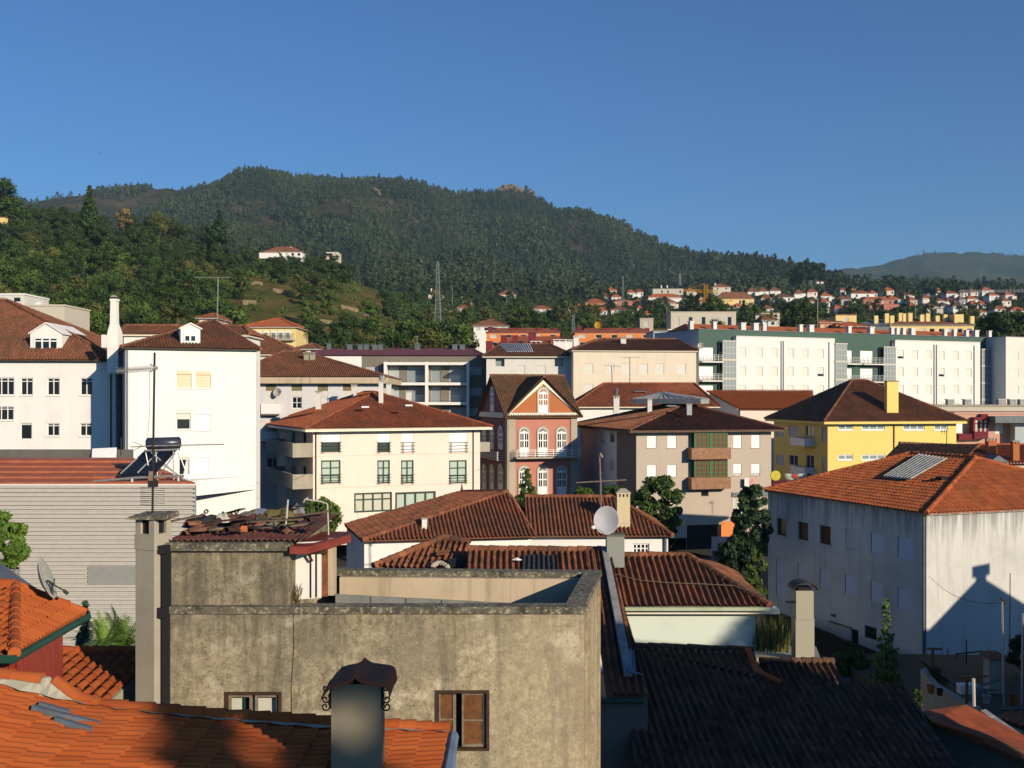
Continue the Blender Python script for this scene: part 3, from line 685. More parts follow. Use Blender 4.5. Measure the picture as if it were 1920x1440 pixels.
# plain brown roof house behind it
d5 = 142.; fp = foot(440, d5, 2, 9.5, 12); fp = [Vector((X(455, d5), d5)), Vector((X(556, d5), d5)), Vector((X(556, d5), d5 + 12)), Vector((X(455, d5), d5 + 12))]
b = House('brown_roof_house', 'house with a broad brown hip roof, just below the far yellow mansion', 'house', fp, 3.); b.all_walls(Z(666, d5), 'white_old'); b.done()
roof(b.root, fp, Z(664, d5), (X(486, 148), 148, Z(629, 148)), (X(496, 148), 148, Z(629, 148)), 'front', 'tile_brown', .5)

# cream house in the middle
d6 = 100.; fp = foot(587, d6, 24, along(587, d6, R(24), 900, 1), 17.)
b = House('cream_house', 'cream house with tiled hip roof, green window rails and open corner balconies', 'house', fp, 2.)
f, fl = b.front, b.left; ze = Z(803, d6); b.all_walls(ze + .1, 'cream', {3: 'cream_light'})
for a, y0, c, y1, s_ in ((602, 829.5, 638.5, 848, 0), (707.5, 829.5, 731.5, 848, 0), (753, 829.5, 776, 848, 1), (843, 829, 876, 847.5, 1)):
    b.win(f, (a, 801, c, y1), 1, fr='dark_green' if not s_ else 'white_paint', gl='dark_green', sh=1. if s_ else .62, shm='white_paint', rec=.12, rail=.95, sill='cream')
for a, c, n_ in ((602, 638.5, 2), (707.5, 731, 2), (752, 775.5, 2), (842, 875, 2)):
    b.win(f, (a, 863, c, 906.5), n_, 3, fr='dark_green', gl='glass_green', fw=.13, rec=.12, rail=.85, sh=0, sill='cream')
o = b.win(f, (664, 923.5, 735, 960), 4, 1, fr='dark_green', gl='glass_curtain', fw=.16, tr=.35); b.win(f, (741, 922, 817, 960), 4, 1, fr='dark_green', gl='glass_green', fw=.2)
# recessed corner balconies on the shaded flank
for y0, y1 in ((803, 845), (868, 900)):
    u0, u1, z0, z1 = fl.L - 6.2, fl.L - 1.2, Z(y1, d6 + 4), Z(y0, d6 + 4)
    b.win(fl, None, 2, 1, fr='dark_green', uz=(u0 + 1.6, u0 + 3.4, z0, z1 - .3), rec=.5); b.win(fl, None, 1, 1, fr='dark_green', uz=(u0 - 3, u0 - 1.6, z0, z1 - .5), rec=.4)
u0, u1, z0, z1 = fl.L - 8, fl.L - 5, 4.6, 7; b.win(fl, None, 1, 1, fr='bright_red', uz=(u0, u1, 2.6, 4.4), rec=.3)
b.done()
for y0, y1 in ((829, 850), (886, 908)):
    q = MB(); z0, z1 = Z(y1, d6 + 2), Z(y0, d6 + 2); q.fbox(fl, 4.2, fl.L - .02, z0 - .25, z0, .004, 1.9); q.fbox(fl, 4.2, fl.L - .02, z0 + .002, z1, 1.72, 1.9); q.fbox(fl, 4.2, 4.4, z0 + .002, z1, .01, 1.71); q.fbox(fl, fl.L - .22, fl.L - .02, z0 + .002, z1, .01, 1.71)
    q.build('balcony', 'concrete', b.root)
fr_ = b.f[1]; q = MB(); q.fbox(fr_, 0.05, 4, Z(848, d6 + 6), Z(830, d6 + 6), .004, 1.1); q.build('balcony', 'concrete', b.root)
q = MB(); u_ = fl.L - 7; q.fbox(fl, u_, u_ + 3.4, 4.5, 5.3, .004, 1.); q.build('awning', 'bright_red', b.root)
q = MB()
for px in (592, 887): u = f.u(px); q.tube([f.pt(u, ze, .07), f.pt(u, 2, .07)], .06)
q.build('downpipe', 'wood_dark', b.root)
q = MB(); zz = Z(852.5, d6 + 3); q.fbox(f, 0, f.L, zz - .03, zz + .03, .003, .02); zz = Z(911, d6 + 3); q.fbox(f, 0, f.L, zz - .03, zz + .03, .003, .02); q.build('string_course', 'cream_light', b.root)
p0 = centre(fp, 8.0, 6.5, Z(735, 107)); p1 = centre(fp, 8.0, 10.5, Z(735, 110))
roof(b.root, fp, ze, p0, p1, 'side', 'tile_red', 1., eave='cream_paint', et=.28, tw=.26, amp=.05)
chimney_on(b.root, 714.5, 760, 713, 107, .42, 'white_old'); chimney_on(b.root, 729, 733, 717, 112, .5, 'white_old'); chimney_on(b.root, 597, 760, 733, 108, .5, 'white_old'); chimney_on(b.root, 664, 736, 721, 112, .5, 'white_old'); chimney_on(b.root, 766.5, 745, 732, 112, .55, 'white_old')
q = MB(); q.lathe((X(716, 107), 107, Z(712, 107)), [(.3, 0), (.34, .4), (.2, .45)], 10); q.build('cowl', 'metal', b.root)
for a, y in ((683.5, 763), (765.5, 760)):
    q = MB(); p = P(a, y, 103.4); q.box(p, (.75, .5, .16), R(24)); o = q.build('skylight', 'metal', b.root); q = MB(); q.box(p + Vector((0, 0, .09)), (.6, .4, .02), R(24)); q.build('pane', 'glass', o)

# dark grey modern block with white balcony frame
d7 = 156.; fp = [Vector((X(560, d7), d7)), Vector((X(911, d7), d7 + .5)), Vector((X(911, d7), d7 + 14)), Vector((X(560, d7), d7 + 13))]
b = House('modern_block', 'dark grey modern block with white framed balconies and purplish metal roof', 'building', fp, 2.)
f = b.front; ze = Z(668, d7); um = f.u(678); b.wall(f, ze, 'white', u1=um); b.wall(f, ze, 'grey_modern', u0=um)
for g_ in b.f[1:]: b.wall(g_, ze, 'white')
for y in (688, 727, 765):
    b.win(f, (880.5, y, 903.5, y + 15), sh=1., shm='shutter_grey', fr='shutter_grey'); b.win(f, (685, y, 709.5, y + 15), sh=1., shm='shutter_grey', fr='shutter_grey')
    b.win(f, (728, y - 1, 749, y + 28), 1, sh=1., shm='shutter_grey', fr='shutter_grey'); b.win(f, (764, y - 1, 798, y + 28), 2, gl='glass_grey', fr='shutter_grey')
    b.win(f, (808, y - 1, 826, y + 28), 1, gl='glass_grey', fr='shutter_grey'); b.win(f, (842, y - 1, 874, y + 28), 2, sh=1., shm='shutter_grey', fr='shutter_grey')
b.win(f, (641, 683, 660, 689), 2)
b.done()
q = MB(); dep = 1.8; u0, u1 = f.u(722), f.u(878); t_ = .42
for px in (722, 798.5, 875): u = f.u(px); q.fbox(f, u, u + t_, Z(785, d7), Z(679, d7), .004, dep)
for y in (679, 717, 754): z = Z(y, d7 - dep); q.fbox(f, u0 - .02, u1 + .02, z - .4, z, .006, dep + .01)
q.build('balcony_frame', 'white', b.root)
q = MB()
for y in (717, 754):
    z = Z(y, d7 - dep)
    for k in range(3): q.fbox(f, u0 + .45, u1 - .45, z + .3 + .3 * k, z + .33 + .3 * k, dep - .1, dep - .06)
q.build('railing', 'metal', b.root)
q = MB(); z0 = Z(667, d7) + .05; zr = Z(653, d7 + 6)
e = offset(fp, .3); E = [Vector((p.x, p.y, z0)) for p in e]; A, Bq = Vector((X(610, d7 + 6), d7 + 6, zr)), Vector((X(888, d7 + 6), d7 + 6, zr))
for poly in ([E[0], E[1], Bq, A], [E[1], E[2], Bq], [E[2], E[3], A, Bq], [E[3], E[0], A]): q.add(poly)
for i in range(60):
    k = i / 59; a = E[0].lerp(E[1], .02 + .96 * k); c = A.lerp(Bq, min(1, max(0, (a.x - A.x) / (Bq.x - A.x)))); q.tube([a + Vector((0, 0, .03)), c + Vector((0, 0, .03))], .04, 4)
q.build('roof', 'red_roof_metal', b.root)
for px in (617, 656, 676, 687, 703, 713, 783, 853, 867): chimney_on(b.root, px, 655, 645.5 if px > 620 else 643, d7 + 5, .75 if px > 620 else .6, 'slate_metal', slots=False, capo=.12, cap='slate_metal')

# pink house with gables
d8 = 113.; fp = foot(953, d8, 16, along(953, d8, R(16), 1082, 1), 11.5)
b = House('pink_house', 'old pink house with white arched windows and two steep ochre gables', 'house', fp, 3.)
f, fl = b.front, b.left; ze = Z(783, d8); b.wall(f, ze, 'pink'); b.wall(fl, ze, 'pink_shaded'); b.wall(b.f[1], ze, 'pink'); b.wall(b.f[2], ze, 'pink')
def arched(b, f, px0, px1, yt, yb, dark=False, fr='white_paint'):
    """tall arched window: casement below, fanlight above, stone surround"""
    u0, u1 = f.u(px0), f.u(px1); d = f.d((u0 + u1) / 2); z0, zt = Z(yb, d), Z(yt, d); w = u1 - u0; r = w / 2; uc = (u0 + u1) / 2; zs = zt - r
    s_ = MB(); n = 12
    def arc(rr, o, k): t = math.pi * k / n; return f.pt(uc + rr * math.cos(t), zs + rr * math.sin(t), o)
    for r0, r1, o0, o1 in ((r, r * 1.36, .004, .1),):
        for k in range(n):
            s_.hexa([arc(r0, o1, k), arc(r1, o1, k), arc(r1, o1, k + 1), arc(r0, o1, k + 1)], [arc(r0, o0, k), arc(r1, o0, k), arc(r1, o0, k + 1), arc(r0, o0, k + 1)])
    s_.fbox(f, u0 - r * .3, u0, z0, zs, .004, .1); s_.fbox(f, u1, u1 + r * .3, z0, zs, .004, .1)
    o = s_.build('window', 'granite' if not dark else 'white_old', b.root)
    g = MB(); g.add([f.pt(u0, z0, .012), f.pt(u1, z0, .012)] + [arc(r, .012, k) for k in range(n + 1)]); g.build('pane', 'glass', o)
    q = MB()
    for k in range(n):
        q.hexa([arc(r * .87, .08, k), arc(r, .08, k), arc(r, .08, k + 1), arc(r * .87, .08, k + 1)], [arc(r * .87, .015, k), arc(r, .015, k), arc(r, .015, k + 1), arc(r * .87, .015, k + 1)])
    for k in (2, 4, 6, 8, 10): q.tube([f.pt(uc, zs, .05), arc(r * .9, .05, k)], .03, 4)
    for k in range(8):
        t0, t1 = math.pi * k / 8, math.pi * (k + 1) / 8; q.tube([f.pt(uc + r * .32 * math.cos(t0), zs + r * .32 * math.sin(t0), .05), f.pt(uc + r * .32 * math.cos(t1), zs + r * .32 * math.sin(t1), .05)], .035, 4)
    q.fbox(f, u0, u1, zs - .1, zs + .08, .015, .08)
    for k in range(5): u = u0 + w * k / 4; e_ = .07 if k % 2 == 0 else .03; q.fbox(f, u - e_, u + e_, z0, zs - .1, .015, .075 - .005 * (k % 2))
    hh = zs - .1 - z0
    for k in (0, .36, .68): z = z0 + hh * k; q.fbox(f, u0, u1, z, z + .12, .015, .067)
    q.fbox(f, u0 + .05, u1 - .05, z0 + .12, z0 + hh * .36, .016, .06); q.build('frame', fr, o)
for a, c in ((974, 991.3), (1008.7, 1026.3), (1043.8, 1061.5)): arched(b, f, a, c, 802, 857)
for a, c in ((973.5, 991), (1008.5, 1026), (1044, 1061.5)): arched(b, f, a, c, 875, 930)
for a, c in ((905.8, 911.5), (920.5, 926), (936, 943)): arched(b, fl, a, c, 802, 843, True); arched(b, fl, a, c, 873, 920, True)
b.done()
q = MB(); zc = Z(776, d8); q.fbox(f, -.1, f.L + .1, ze - .05, zc + .1, .004, .25); q.fbox(fl, -.1, fl.L + .24, ze - .06, zc + .1, .004, .26); q.build('cornice', 'white_old', b.root)
q = MB(); q.fbox(f, .02, .75, 3, ze - .06, .006, .12); q.fbox(f, f.L - .75, f.L - .02, 3, ze - .06, .006, .12); q.fbox(fl, fl.L - .75, fl.L + .1, 3, ze - .06, .006, .13); q.build('pilaster', 'granite', b.root)
z0 = zc + .1; uc = f.L / 2; za = Z(712, f.d(uc)); q = MB(); q.add([f.pt(.1, z0, .02), f.pt(f.L - .1, z0, .02), f.pt(uc, za, .02)]); q.build('gable', 'brick_orange', b.root)
q = MB(); lcx = fl.L / 2; za2 = Z(708, fl.d(lcx)); q.add([fl.pt(.1, z0, .02), fl.pt(fl.L - .1, z0, .02), fl.pt(lcx, za2, .02)]); q.build('gable', 'pink_shaded', b.root)
q = MB()
for s_ in (0, 1):
    a = f.pt(s_ * f.L, z0, .06); c = f.pt(uc, za, .06); dn = Vector((0, 0, -.45)); e = Vector((f.n.x, f.n.y, 0)) * .1
    q.hexa([a + e + dn * .4, c + e + dn, c + dn, a + dn * .4], [a + e, c + e, c, a])
q.build('bargeboard', 'cream_paint', b.root)
arched(b, f, 1009.2, 1027, 728, 774); arched(b, fl, 921, 926.5, 728, 772, True)
q = MB(); ov = .5                                                   # main roof, ridge along the front; cross gable over it
zr = za2 + .25; up = Vector((0, 0, 1)); L1, L2 = fl.pt(lcx, zr, ov), fl.pt(lcx, zr, -f.L - ov)
e0, e1 = fl.pt(fl.L + ov, z0 - .45, ov), fl.pt(fl.L + ov, z0 - .45, -f.L - ov); k0, k1 = fl.pt(-ov, z0 - .45, ov), fl.pt(-ov, z0 - .45, -f.L - ov)
tiles(q, [e0, e1, L2, L1], 0, 1, .26, .38, .05); tiles(q, [k1, k0, L1, L2], 0, 1, .26, .38, .05, 4)
for poly in ([e0, e1, L2, L1], [k1, k0, L1, L2]): q.add([p - up * .1 for p in poly])
g0, g1 = f.pt(-ov, z0 - .45, ov), f.pt(f.L + ov, z0 - .45, ov); gc, gk = f.pt(uc, za + .3, ov), f.pt(uc, za + .3, -fl.L / 2)
gl0, gl1 = f.pt(-ov, z0 - .45, -.1), f.pt(f.L + ov, z0 - .45, -.1)
tiles(q, [gl0, g0, gc, gk], 0, 1, .26, .38, .05); tiles(q, [g1, gl1, gk, gc], 0, 1, .26, .38, .05)
for poly in ([gl0, g0, gc, gk], [g1, gl1, gk, gc]): q.add([p - up * .08 for p in poly])
caps(q, L1, L2, .14); caps(q, gc, gk, .14); q.build('roof', 'tile_mossy', b.root)
b.balcony(f, 963, 1082, 843, 857, 1.2, slab='granite', solid=False, rail='white_paint'); b.balcony(fl, 903, 947, 844, 857, .9, slab='granite', solid=False, rail='white_paint')
plaster("slate_roof", (.2, .2, .2))

# taupe apartment house with green glazed bays
d9 = 105.; fp = foot(1193, d9, 13, along(1193, d9, R(13), 1446, 1), 19.)
b = House('taupe_apartment_house', 'taupe apartment house with green glazed bays over brown balcony fronts', 'building', fp, 2.)
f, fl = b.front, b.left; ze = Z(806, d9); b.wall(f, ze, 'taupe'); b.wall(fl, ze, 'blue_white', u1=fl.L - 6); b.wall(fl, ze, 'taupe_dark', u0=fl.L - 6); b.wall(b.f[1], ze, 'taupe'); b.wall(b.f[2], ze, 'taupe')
for a, c in ((1213.5, 1230.5), (1251.5, 1268.3), (1375, 1390.5), (1409, 1425)):
    b.win(f, (a, 815.5, c, 839.5), sh=1., shm='white_paint', sill='taupe'); b.win(f, (a, 870 + (2 if c < 1300 else 0), c, 894 if c < 1300 else 891), sh=.97 if c < 1300 else .85, shm='white_paint', sill='taupe')
b.win(f, (1375, 922, 1393, 962), 2, gl='glass_curtain'); b.win(f, (1314.5, 921, 1328.5, 930.5), 1, fr='iron')
b.win(f, (1288, 984, 1352, 1030), 1, fr='iron', gl='dark'); b.win(f, (1396, 926, 1420, 975), 1, fr='white_paint')
for a, c in ((1088.5, 1095.5), (1125, 1133), (1144, 1152)):
    b.win(fl, (a, 809, c, 830), sh=.9 if c < 1140 else .25, shm='shutter_grey', fr='shutter_grey'); b.win(fl, (a, 862, c, 883), sh=1., shm='shutter_grey', fr='shutter_grey')
b.done()
q = MB(); q.fbox(f, f.u(1352), f.u(1380), 2, Z(983, d9), .004, .03); q.build('shop_front', 'orange_wall', b.root)
q = MB(); z = Z(922, d9 + 3); q.fbox(f, f.u(1372), f.L - .01, z - .45, z, .004, .12); q.build('shop_fascia', 'slate_metal', b.root)
for y0, y1, y2 in ((803.5, 839, 860.5), (860.5, 894, 916)):
    u0, u1 = f.u(1296.5), f.u(1359); z0, z1 = Z(y1, f.d(u0)), Z(y0, f.d(u0)) - .02; q = MB(); dep = .7
    o = b.win(f, None, 1, fr='wood', gl='glass_brown', uz=(u0, u1, z0 + .05, z1 - .1), rec=.1)
    q = MB(); nx = 8
    for i in range(nx + 1): u = u0 + (u1 - u0) * i / nx; hw = .14 if i in (0, 4, 8) else .035; q.fbox(f, max(u0, u - hw), min(u1, u + hw), z0, z1, dep - .1, dep - .002 * (i % 2))
    for i in range(5): z = z0 + (z1 - z0) * i / 4; q.fbox(f, u0, u1, max(z0, z - .03), min(z1, z + .04), dep - .09, dep + .004)
    for u in (u0, u1 - .1):
        q.fbox(f, u, u + .1, z0, z1, .004, .12); q.fbox(f, u, u + .1, z0, z0 + .1, .12, dep - .1)
        for k in (1, 2, 3): z = z0 + (z1 - z0) * k / 4; q.fbox(f, u + .02, u + .08, z - .03, z + .03, .12, dep - .1)
    bay = q.build('glazed_bay', 'green_frame', b.root)
    g = MB(); g.fbox(f, u0 + .12, u1 - .12, z0 + .02, z1 - .02, dep - .06, dep - .05); g.build('pane', 'glass_brown', bay)
    q = MB(); a, c = f.u(1288.5), f.u(1361.5); zb = Z(y2, f.d(a)); q.fbox(f, a, c, zb, z0 - .01, .004, 1.15); q.build('balcony_front', 'brown_panel', b.root)
q = MB(); q.fbox(fl, fl.u(1052), fl.u(1080), Z(851, d9 + 16), ze - .1, .01, .9); q.build('enclosed_balcony', 'brown_dark', b.root)
p0 = centre(fp, 8.3, 7.5, Z(757, 113)); p1 = centre(fp, 8.3, 11.5, Z(757, 116))
roof(b.root, fp, ze, p0, p1, 'side', 'tile_brown', 1.05, eave='brown_dark', et=.22, amp=.06, capr=.16)
q = MB(); r0 = [P(1184, 748, 117), P(1314, 750, 110.5), P(1330, 740, 118), P(1205, 739, 124)]; top = P(1242, 734.5, 117)
ring_ = [Vector((p.x, p.y, r0[0].z)) for p in r0]
for i in range(4): q.add([ring_[i], ring_[(i + 1) % 4], top])
for i in range(4):
    for k in range(1, 12):
        a = ring_[i].lerp(ring_[(i + 1) % 4], k / 12); q.tube([a + Vector((0, 0, .03)), a.lerp(top, 1 - abs(k - 6) / 6.2) + Vector((0, 0, .03))], .035, 4)
q.hexa([(p.x, p.y, p.z - .5) for p in ring_], [(p.x, p.y, p.z - .02) for p in ring_]); q.build('roof_lantern', 'asbestos', b.root)
chimney_on(b.root, 1155.5, 768, 742, 112, .6, 'white_old'); q = MB(); q.lathe((X(1155.5, 112), 112, Z(742, 112)), [(.2, 0), (.2, .5), (.28, .5), (.28, .55), (.12, .8)], 10); q.build('cowl', 'concrete_dark', b.root)
chimney_on(b.root, 1218, 766, 747, 111, .45, 'white_old'); chimney_on(b.root, 1292, 771, 757, 108, .5, 'metal', slots=False)
q = MB(); p = P(1258, 761, 109); q.box(p, (1., .6, .12), R(13)); q.build('skylight', 'slate_metal', b.root)
for i, (a, c, m_) in enumerate(((1392, 1401, 'cloth_white'), (1401.5, 1410, 'cloth_pink'))):
    q = MB(); u0, u1 = f.u(a), f.u(c)
    for k in range(6):
        ua, ub = u0 + (u1 - u0) * k / 6, u0 + (u1 - u0) * (k + 1) / 6; oa, ob = .45 + .03 * (k % 2), .45 + .03 * ((k + 1) % 2)
        q.hexa([f.pt(ua, Z(911 - i, d9 + 3), oa + .02), f.pt(ub, Z(911 - i, d9 + 3), ob + .02), f.pt(ub, Z(911 - i, d9 + 3), ob), f.pt(ua, Z(911 - i, d9 + 3), oa)], [f.pt(ua, Z(895, d9 + 3), oa + .02), f.pt(ub, Z(895, d9 + 3), ob + .02), f.pt(ub, Z(895, d9 + 3), ob), f.pt(ua, Z(895, d9 + 3), oa)])
    tag(q.build('hanging_laundry', m_), 'white cloth drying under the taupe facade window' if i == 0 else 'pink cloth drying under the taupe facade window', 'laundry')

# yellow house
d10 = 115.; fp = foot(1552, d10, 10, along(1552, d10, R(10), 1793, 1), 14.)
b = House('yellow_house', 'bright yellow house with dark brown hip roof and yellow chimney', 'house', fp, 2.)
f, fl = b.front, b.left; ze = Z(791, d10); b.all_walls(ze + .05, 'yellow')
for a, c, n_ in ((1571.5, 1600, 2), (1616, 1659, 3), (1693.5, 1733.5, 3), (1751.5, 1777, 2)): b.win(f, (a, 795.5, c, 806.5), n_, fr='white_paint', fw=.12, gl='glass_grey', sill='white_paint')
for a, c, n_ in ((1571, 1599.5, 2), (1615.5, 1660, 3), (1693.5, 1733.5, 3)): b.win(f, (a, 852, c, 862.5), n_, fr='white_paint', fw=.12, gl='glass_grey', sill='white_paint')
for a, c in ((1455, 1470), (1479.5, 1496), (1511, 1526)):
    b.win(fl, (a, 798, c, 818), 2, sh=.95 if c < 1500 else 0., shm='shutter_grey', fr='shutter_grey'); b.win(fl, (a, 853, c, 873 if c < 1500 else 884), 2, sh=.95 if c < 1472 else 0, shm='shutter_grey', fr='white_paint')
b.win(fl, (1541, 800, 1550, 828), sh=1., shm='shutter_grey', fr='shutter_grey'); b.win(fl, (1541, 857, 1550, 888), sh=1., shm='shutter_grey', fr='shutter_grey')
b.done()
b.balcony(fl, 1500, 1527, 822, 836, 1.2, 'white_paint', 'yellow'); b.balcony(fl, 1500, 1527, 876, 890, 1.2, 'white_paint', 'white_paint')
q = MB(); u = f.u(1676); q.tube([f.pt(u, ze - .1, .07), f.pt(u, 2, .07)], .07); q.build('downpipe', 'brown_panel', b.root)
roof(b.root, fp, ze + .1, centre(fp, 6.5, 7, Z(712.5, 122)), centre(fp, 8.2, 7, Z(712.5, 122)), 'front', 'tile_brown', .85, eave='yellow', et=.3, tw=.25, amp=.05)
chimney_on(b.root, 1671.3, 776, 714, 117.2, 1.35, 'yellow', dep=.6, cap='brown_dark', slots=False, rz=R(10), capo=.04)

# house behind taupe one, and the red shed roof
d11 = 132.; fp = [Vector((X(1080, d11), d11)), Vector((X(1345, d11), d11 + 2)), Vector((X(1345, d11), d11 + 13)), Vector((X(1080, d11), d11 + 11))]
b = House('long_brown_roof_house', 'white walled house under a long brown hip roof, behind the taupe house', 'house', fp, 2.); b.all_walls(Z(763, d11), 'white'); b.done()
roof(b.root, fp, Z(762, d11), (X(1132, 138), 138, Z(719, 138)), (X(1302, 139), 139, Z(719, 139)), 'front', 'tile_red', .7)
q = MB(); q.box(P(1200, 734, 136), (1.5, 1., .12)); q.build('skylight', 'slate_metal', b.root)
d12 = 140.; fp = [Vector((X(1388, d12), d12)), Vector((X(1524, d12), d12 + 1)), Vector((X(1540, d12 + 13), d12 + 13)), Vector((X(1330, d12 + 12), d12 + 12))]
b = House('red_roof_shed', 'low building with plain red tile roof and blue-grey end wall, beyond the yellow house', 'building', fp, 2.)
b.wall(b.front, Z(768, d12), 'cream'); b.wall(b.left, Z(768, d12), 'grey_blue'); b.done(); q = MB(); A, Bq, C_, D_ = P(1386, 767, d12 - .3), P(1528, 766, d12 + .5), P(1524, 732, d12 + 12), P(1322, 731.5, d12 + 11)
tiles(q, [A, Bq, C_, D_], 0, 1, .25, .4, .018, 4); q.add([p - Vector((0, 0, .1)) for p in (A, Bq, C_, D_)]); q.build('roof', 'tile_new', b.root)
q = MB(); q.add([P(1330, 736, d12 + 11.5), P(1386, 769, d12 + .05), P(1386, 790, d12 + .05), P(1330, 790, d12 + 11.5)]); q.build('end_wall', 'grey_blue', b.root)

# white and cream blocks in the centre
d13 = 150.; fp = [Vector((X(912, d13), d13)), Vector((X(1074, d13), d13 + .5)), Vector((X(1074, d13), d13 + 13)), Vector((X(912, d13), d13 + 12))]
b = House('white_block', 'white block with dark loggias and roof skylight, right of the grey modern block', 'building', fp, 2.)
f = b.front; ze = Z(668, d13); b.all_walls(ze + .1, 'white_old')
for a, c in ((929, 946), (1040, 1056)):
    for y in (669, 712): b.win(f, (a, y, c, y + 18), 2, gl='glass_grey', fr='shutter_grey', rec=.6)
for a, c in ((968, 984), (1007, 1023)):
    for y in (685, 724): b.win(f, (a, y, c, y + 16), sh=1.)
b.done(); roof(b.root, fp, ze, (X(938, 157), 157, Z(645, 157)), (X(1030, 157), 157, Z(645, 157)), 'front', 'tile_brown', .6)
q = MB(); A = [P(951, 660, 152), P(999, 660, 152), P(992, 644.5, 157), P(935, 644.5, 157)]; q.hexa([p - Vector((0, 0, .4)) for p in A], A); o = q.build('skylight', 'brown_dark', b.root)
q = MB()
for k in range(13): q.tube([A[0].lerp(A[1], k / 12) + Vector((0, 0, .06)), A[3].lerp(A[2], k / 12) + Vector((0, 0, .06))], .07, 4)
q.build('glazing_bar', 'white_paint', o); q = MB(); q.add([p + Vector((0, 0, .02)) for p in A]); q.build('pane', 'slate_metal', o)
d14 = 148.; fp = [Vector((X(1075, d14), d14)), Vector((X(1310, d14), d14 + 2)), Vector((X(1310, d14), d14 + 15)), Vector((X(1060, d14), d14 + 13))]
b = House('cream_block', 'broad cream block with a row of six closed shutters under a low brown roof', 'building', fp, 2.)
f = b.front; ze = Z(657, d14); b.all_walls(ze, 'cream_block')
for a, c in ((1096, 1112), (1135.5, 1151.5), (1165, 1181), (1198.5, 1214.5), (1229.5, 1245), (1270, 1286)):
    b.win(f, (a, 682, c, 701), sh=1., shm='shutter'); b.win(f, (a, 720, c, 739), sh=1., shm='shutter')
b.done(); roof(b.root, fp, ze + .05, (X(1122, 155), 155, Z(635, 155)), (X(1268, 157), 157, Z(636, 157)), 'front', 'tile_brown', .3, eave='cream_block')
chimney_on(b.root, 1168.5, 650, 632, 153, .75, 'white_old'); q = MB(); q.hexa([P(1130, 645, 154), P(1180, 645, 154), P(1176, 642, 158), P(1128, 642, 158)], [P(1130, 642, 154), P(1180, 642, 154), P(1174, 636, 158), P(1126, 636, 158)]); q.build('skylight', 'slate_metal', b.root)

# long green and white apartment block
d15 = 160.; dR = 184.; xa, xb = X(1310, d15), X(1884, dR); th = math.atan2(dR - d15, xb - xa)
L_ = math.hypot(xb - xa, dR - d15); fp = foot(1310, d15, math.degrees(th), L_, 13.)
b = House('green_white_apartments', 'long dark green apartment block with white panels and glazed balconies', 'building', fp, 2.)
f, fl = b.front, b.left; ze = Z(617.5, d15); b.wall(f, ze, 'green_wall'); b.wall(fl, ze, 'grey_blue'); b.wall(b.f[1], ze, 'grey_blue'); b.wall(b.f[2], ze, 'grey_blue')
def zrow(px, py): u = f.u(px); return Z(py, f.d(u))
for (a, c) in ((1310.5, 1338), (1578, 1598), (1613, 1637), (1851, 1868)):
    for k in range(4):
        z1 = zrow(1313, 651) - 2.86 * k; u0, u1 = f.u(a), f.u(c); b.win(f, None, 2, sh=.97, shm='white_paint', fr='white_paint', uz=(u0, u1, z1 - 2., z1), rec=.2)
b.done()
for pa, pb, cols in ((1374, 1558, (1392.5, 1423.5, 1451.5, 1481.5, 1509.5, 1538.8)), (1671, 1830, (1688.7, 1715.5, 1741.2, 1765.4, 1791.8, 1816.6))):
    u0, u1 = f.u(pa), f.u(pb); zt = zrow(1374, 631.5) if pa < 1500 else zrow(1671, 639); G = Fac(f.pt(u0, 0, .9).xy, f.pt(u1, 0, .9).xy)
    holes0 = G.holes; q = House.__new__(House); q.root = b.root; q.z0 = 2.; q.walls = []; q.f = []
    q.wall(G, zt, 'panel_white')
    for ci, cp in enumerate(cols):
        for k in range(4):
            uc_ = G.u(cp); w_ = .62; zc_ = zrow(1392, 661) - 2.86 * k + (.15 if pa > 1600 else 0); half = (pa < 1500 and ci == 5 and k == 1) or (pa > 1600 and (ci, k) in ((0, 0), (3, 1)))
            q.win(G, None, 1, sh=.7 if half else 1., shm='shutter', fr='white_paint', uz=(uc_ - w_, uc_ + w_, zc_ - .72, zc_ + .72), rec=.16, fw=.05)
    q.done()
    e = MB(); e.fbox(G, 0, .02, 2, zt, -.9, -.004); e.fbox(G, G.L - .02, G.L, 2, zt, -.9, -.004); e.fbox(G, 0, G.L, zt, zt + .12, -.9, .06); e.build('panel_edge', 'white_old', b.root)
    e = MB()
    for px in ((1375.5, 1464.5, 1468.5, 1554) if pa < 1500 else (1673, 1751, 1755.5, 1826)): u = G.u(px); e.tube([G.pt(u, zt - .5, .08), G.pt(u, 2, .08)], .09)
    e.build('downpipe', 'metal', b.root)
for a, c in ((1348, 1372.5), (1558.5, 1579), (1649, 1670.5), (1832, 1852)):
    u0, u1 = f.u(a), f.u(c); e = MB(); g = MB(); zt = zrow(1350, 641); nb = 4
    if c > 1600: zt -= .35
    for k in range(4):
        z1 = zt - 2.86 * k; z0 = z1 - 2.66
        for i in range(nb + 1): u = u0 + (u1 - u0) * i / nb; e.fbox(f, u - .045, u + .045, z0, z1, 1.0, 1.1)
        for j in range(4): z = z0 + (z1 - z0 - .06) * j / 3; e.fbox(f, u0, u1, z, z + .07, 1.01, 1.085)
        for u in (u0, u1): e.fbox(f, u - .04, u + .04, z0, z1, .004, .12); e.fbox(f, u - .03, u + .03, z1 - .1, z1, .12, 1.); e.fbox(f, u - .03, u + .03, z0 + 1, z0 + 1.07, .12, 1.)
        g.fbox(f, u0, u1, z0 + .02, z1 - .02, 1.03, 1.06)
        e.fbox(f, u0 - .1, u1 + .1, z0 - .2, z0, .004, 1.15)
    e.fbox(f, u0 - .1, u1 + .1, zt, zt + .18, .004, 1.2)
    o = e.build('glazed_balcony', 'white_metal', b.root); g.build('pane', 'glass_grey', o)
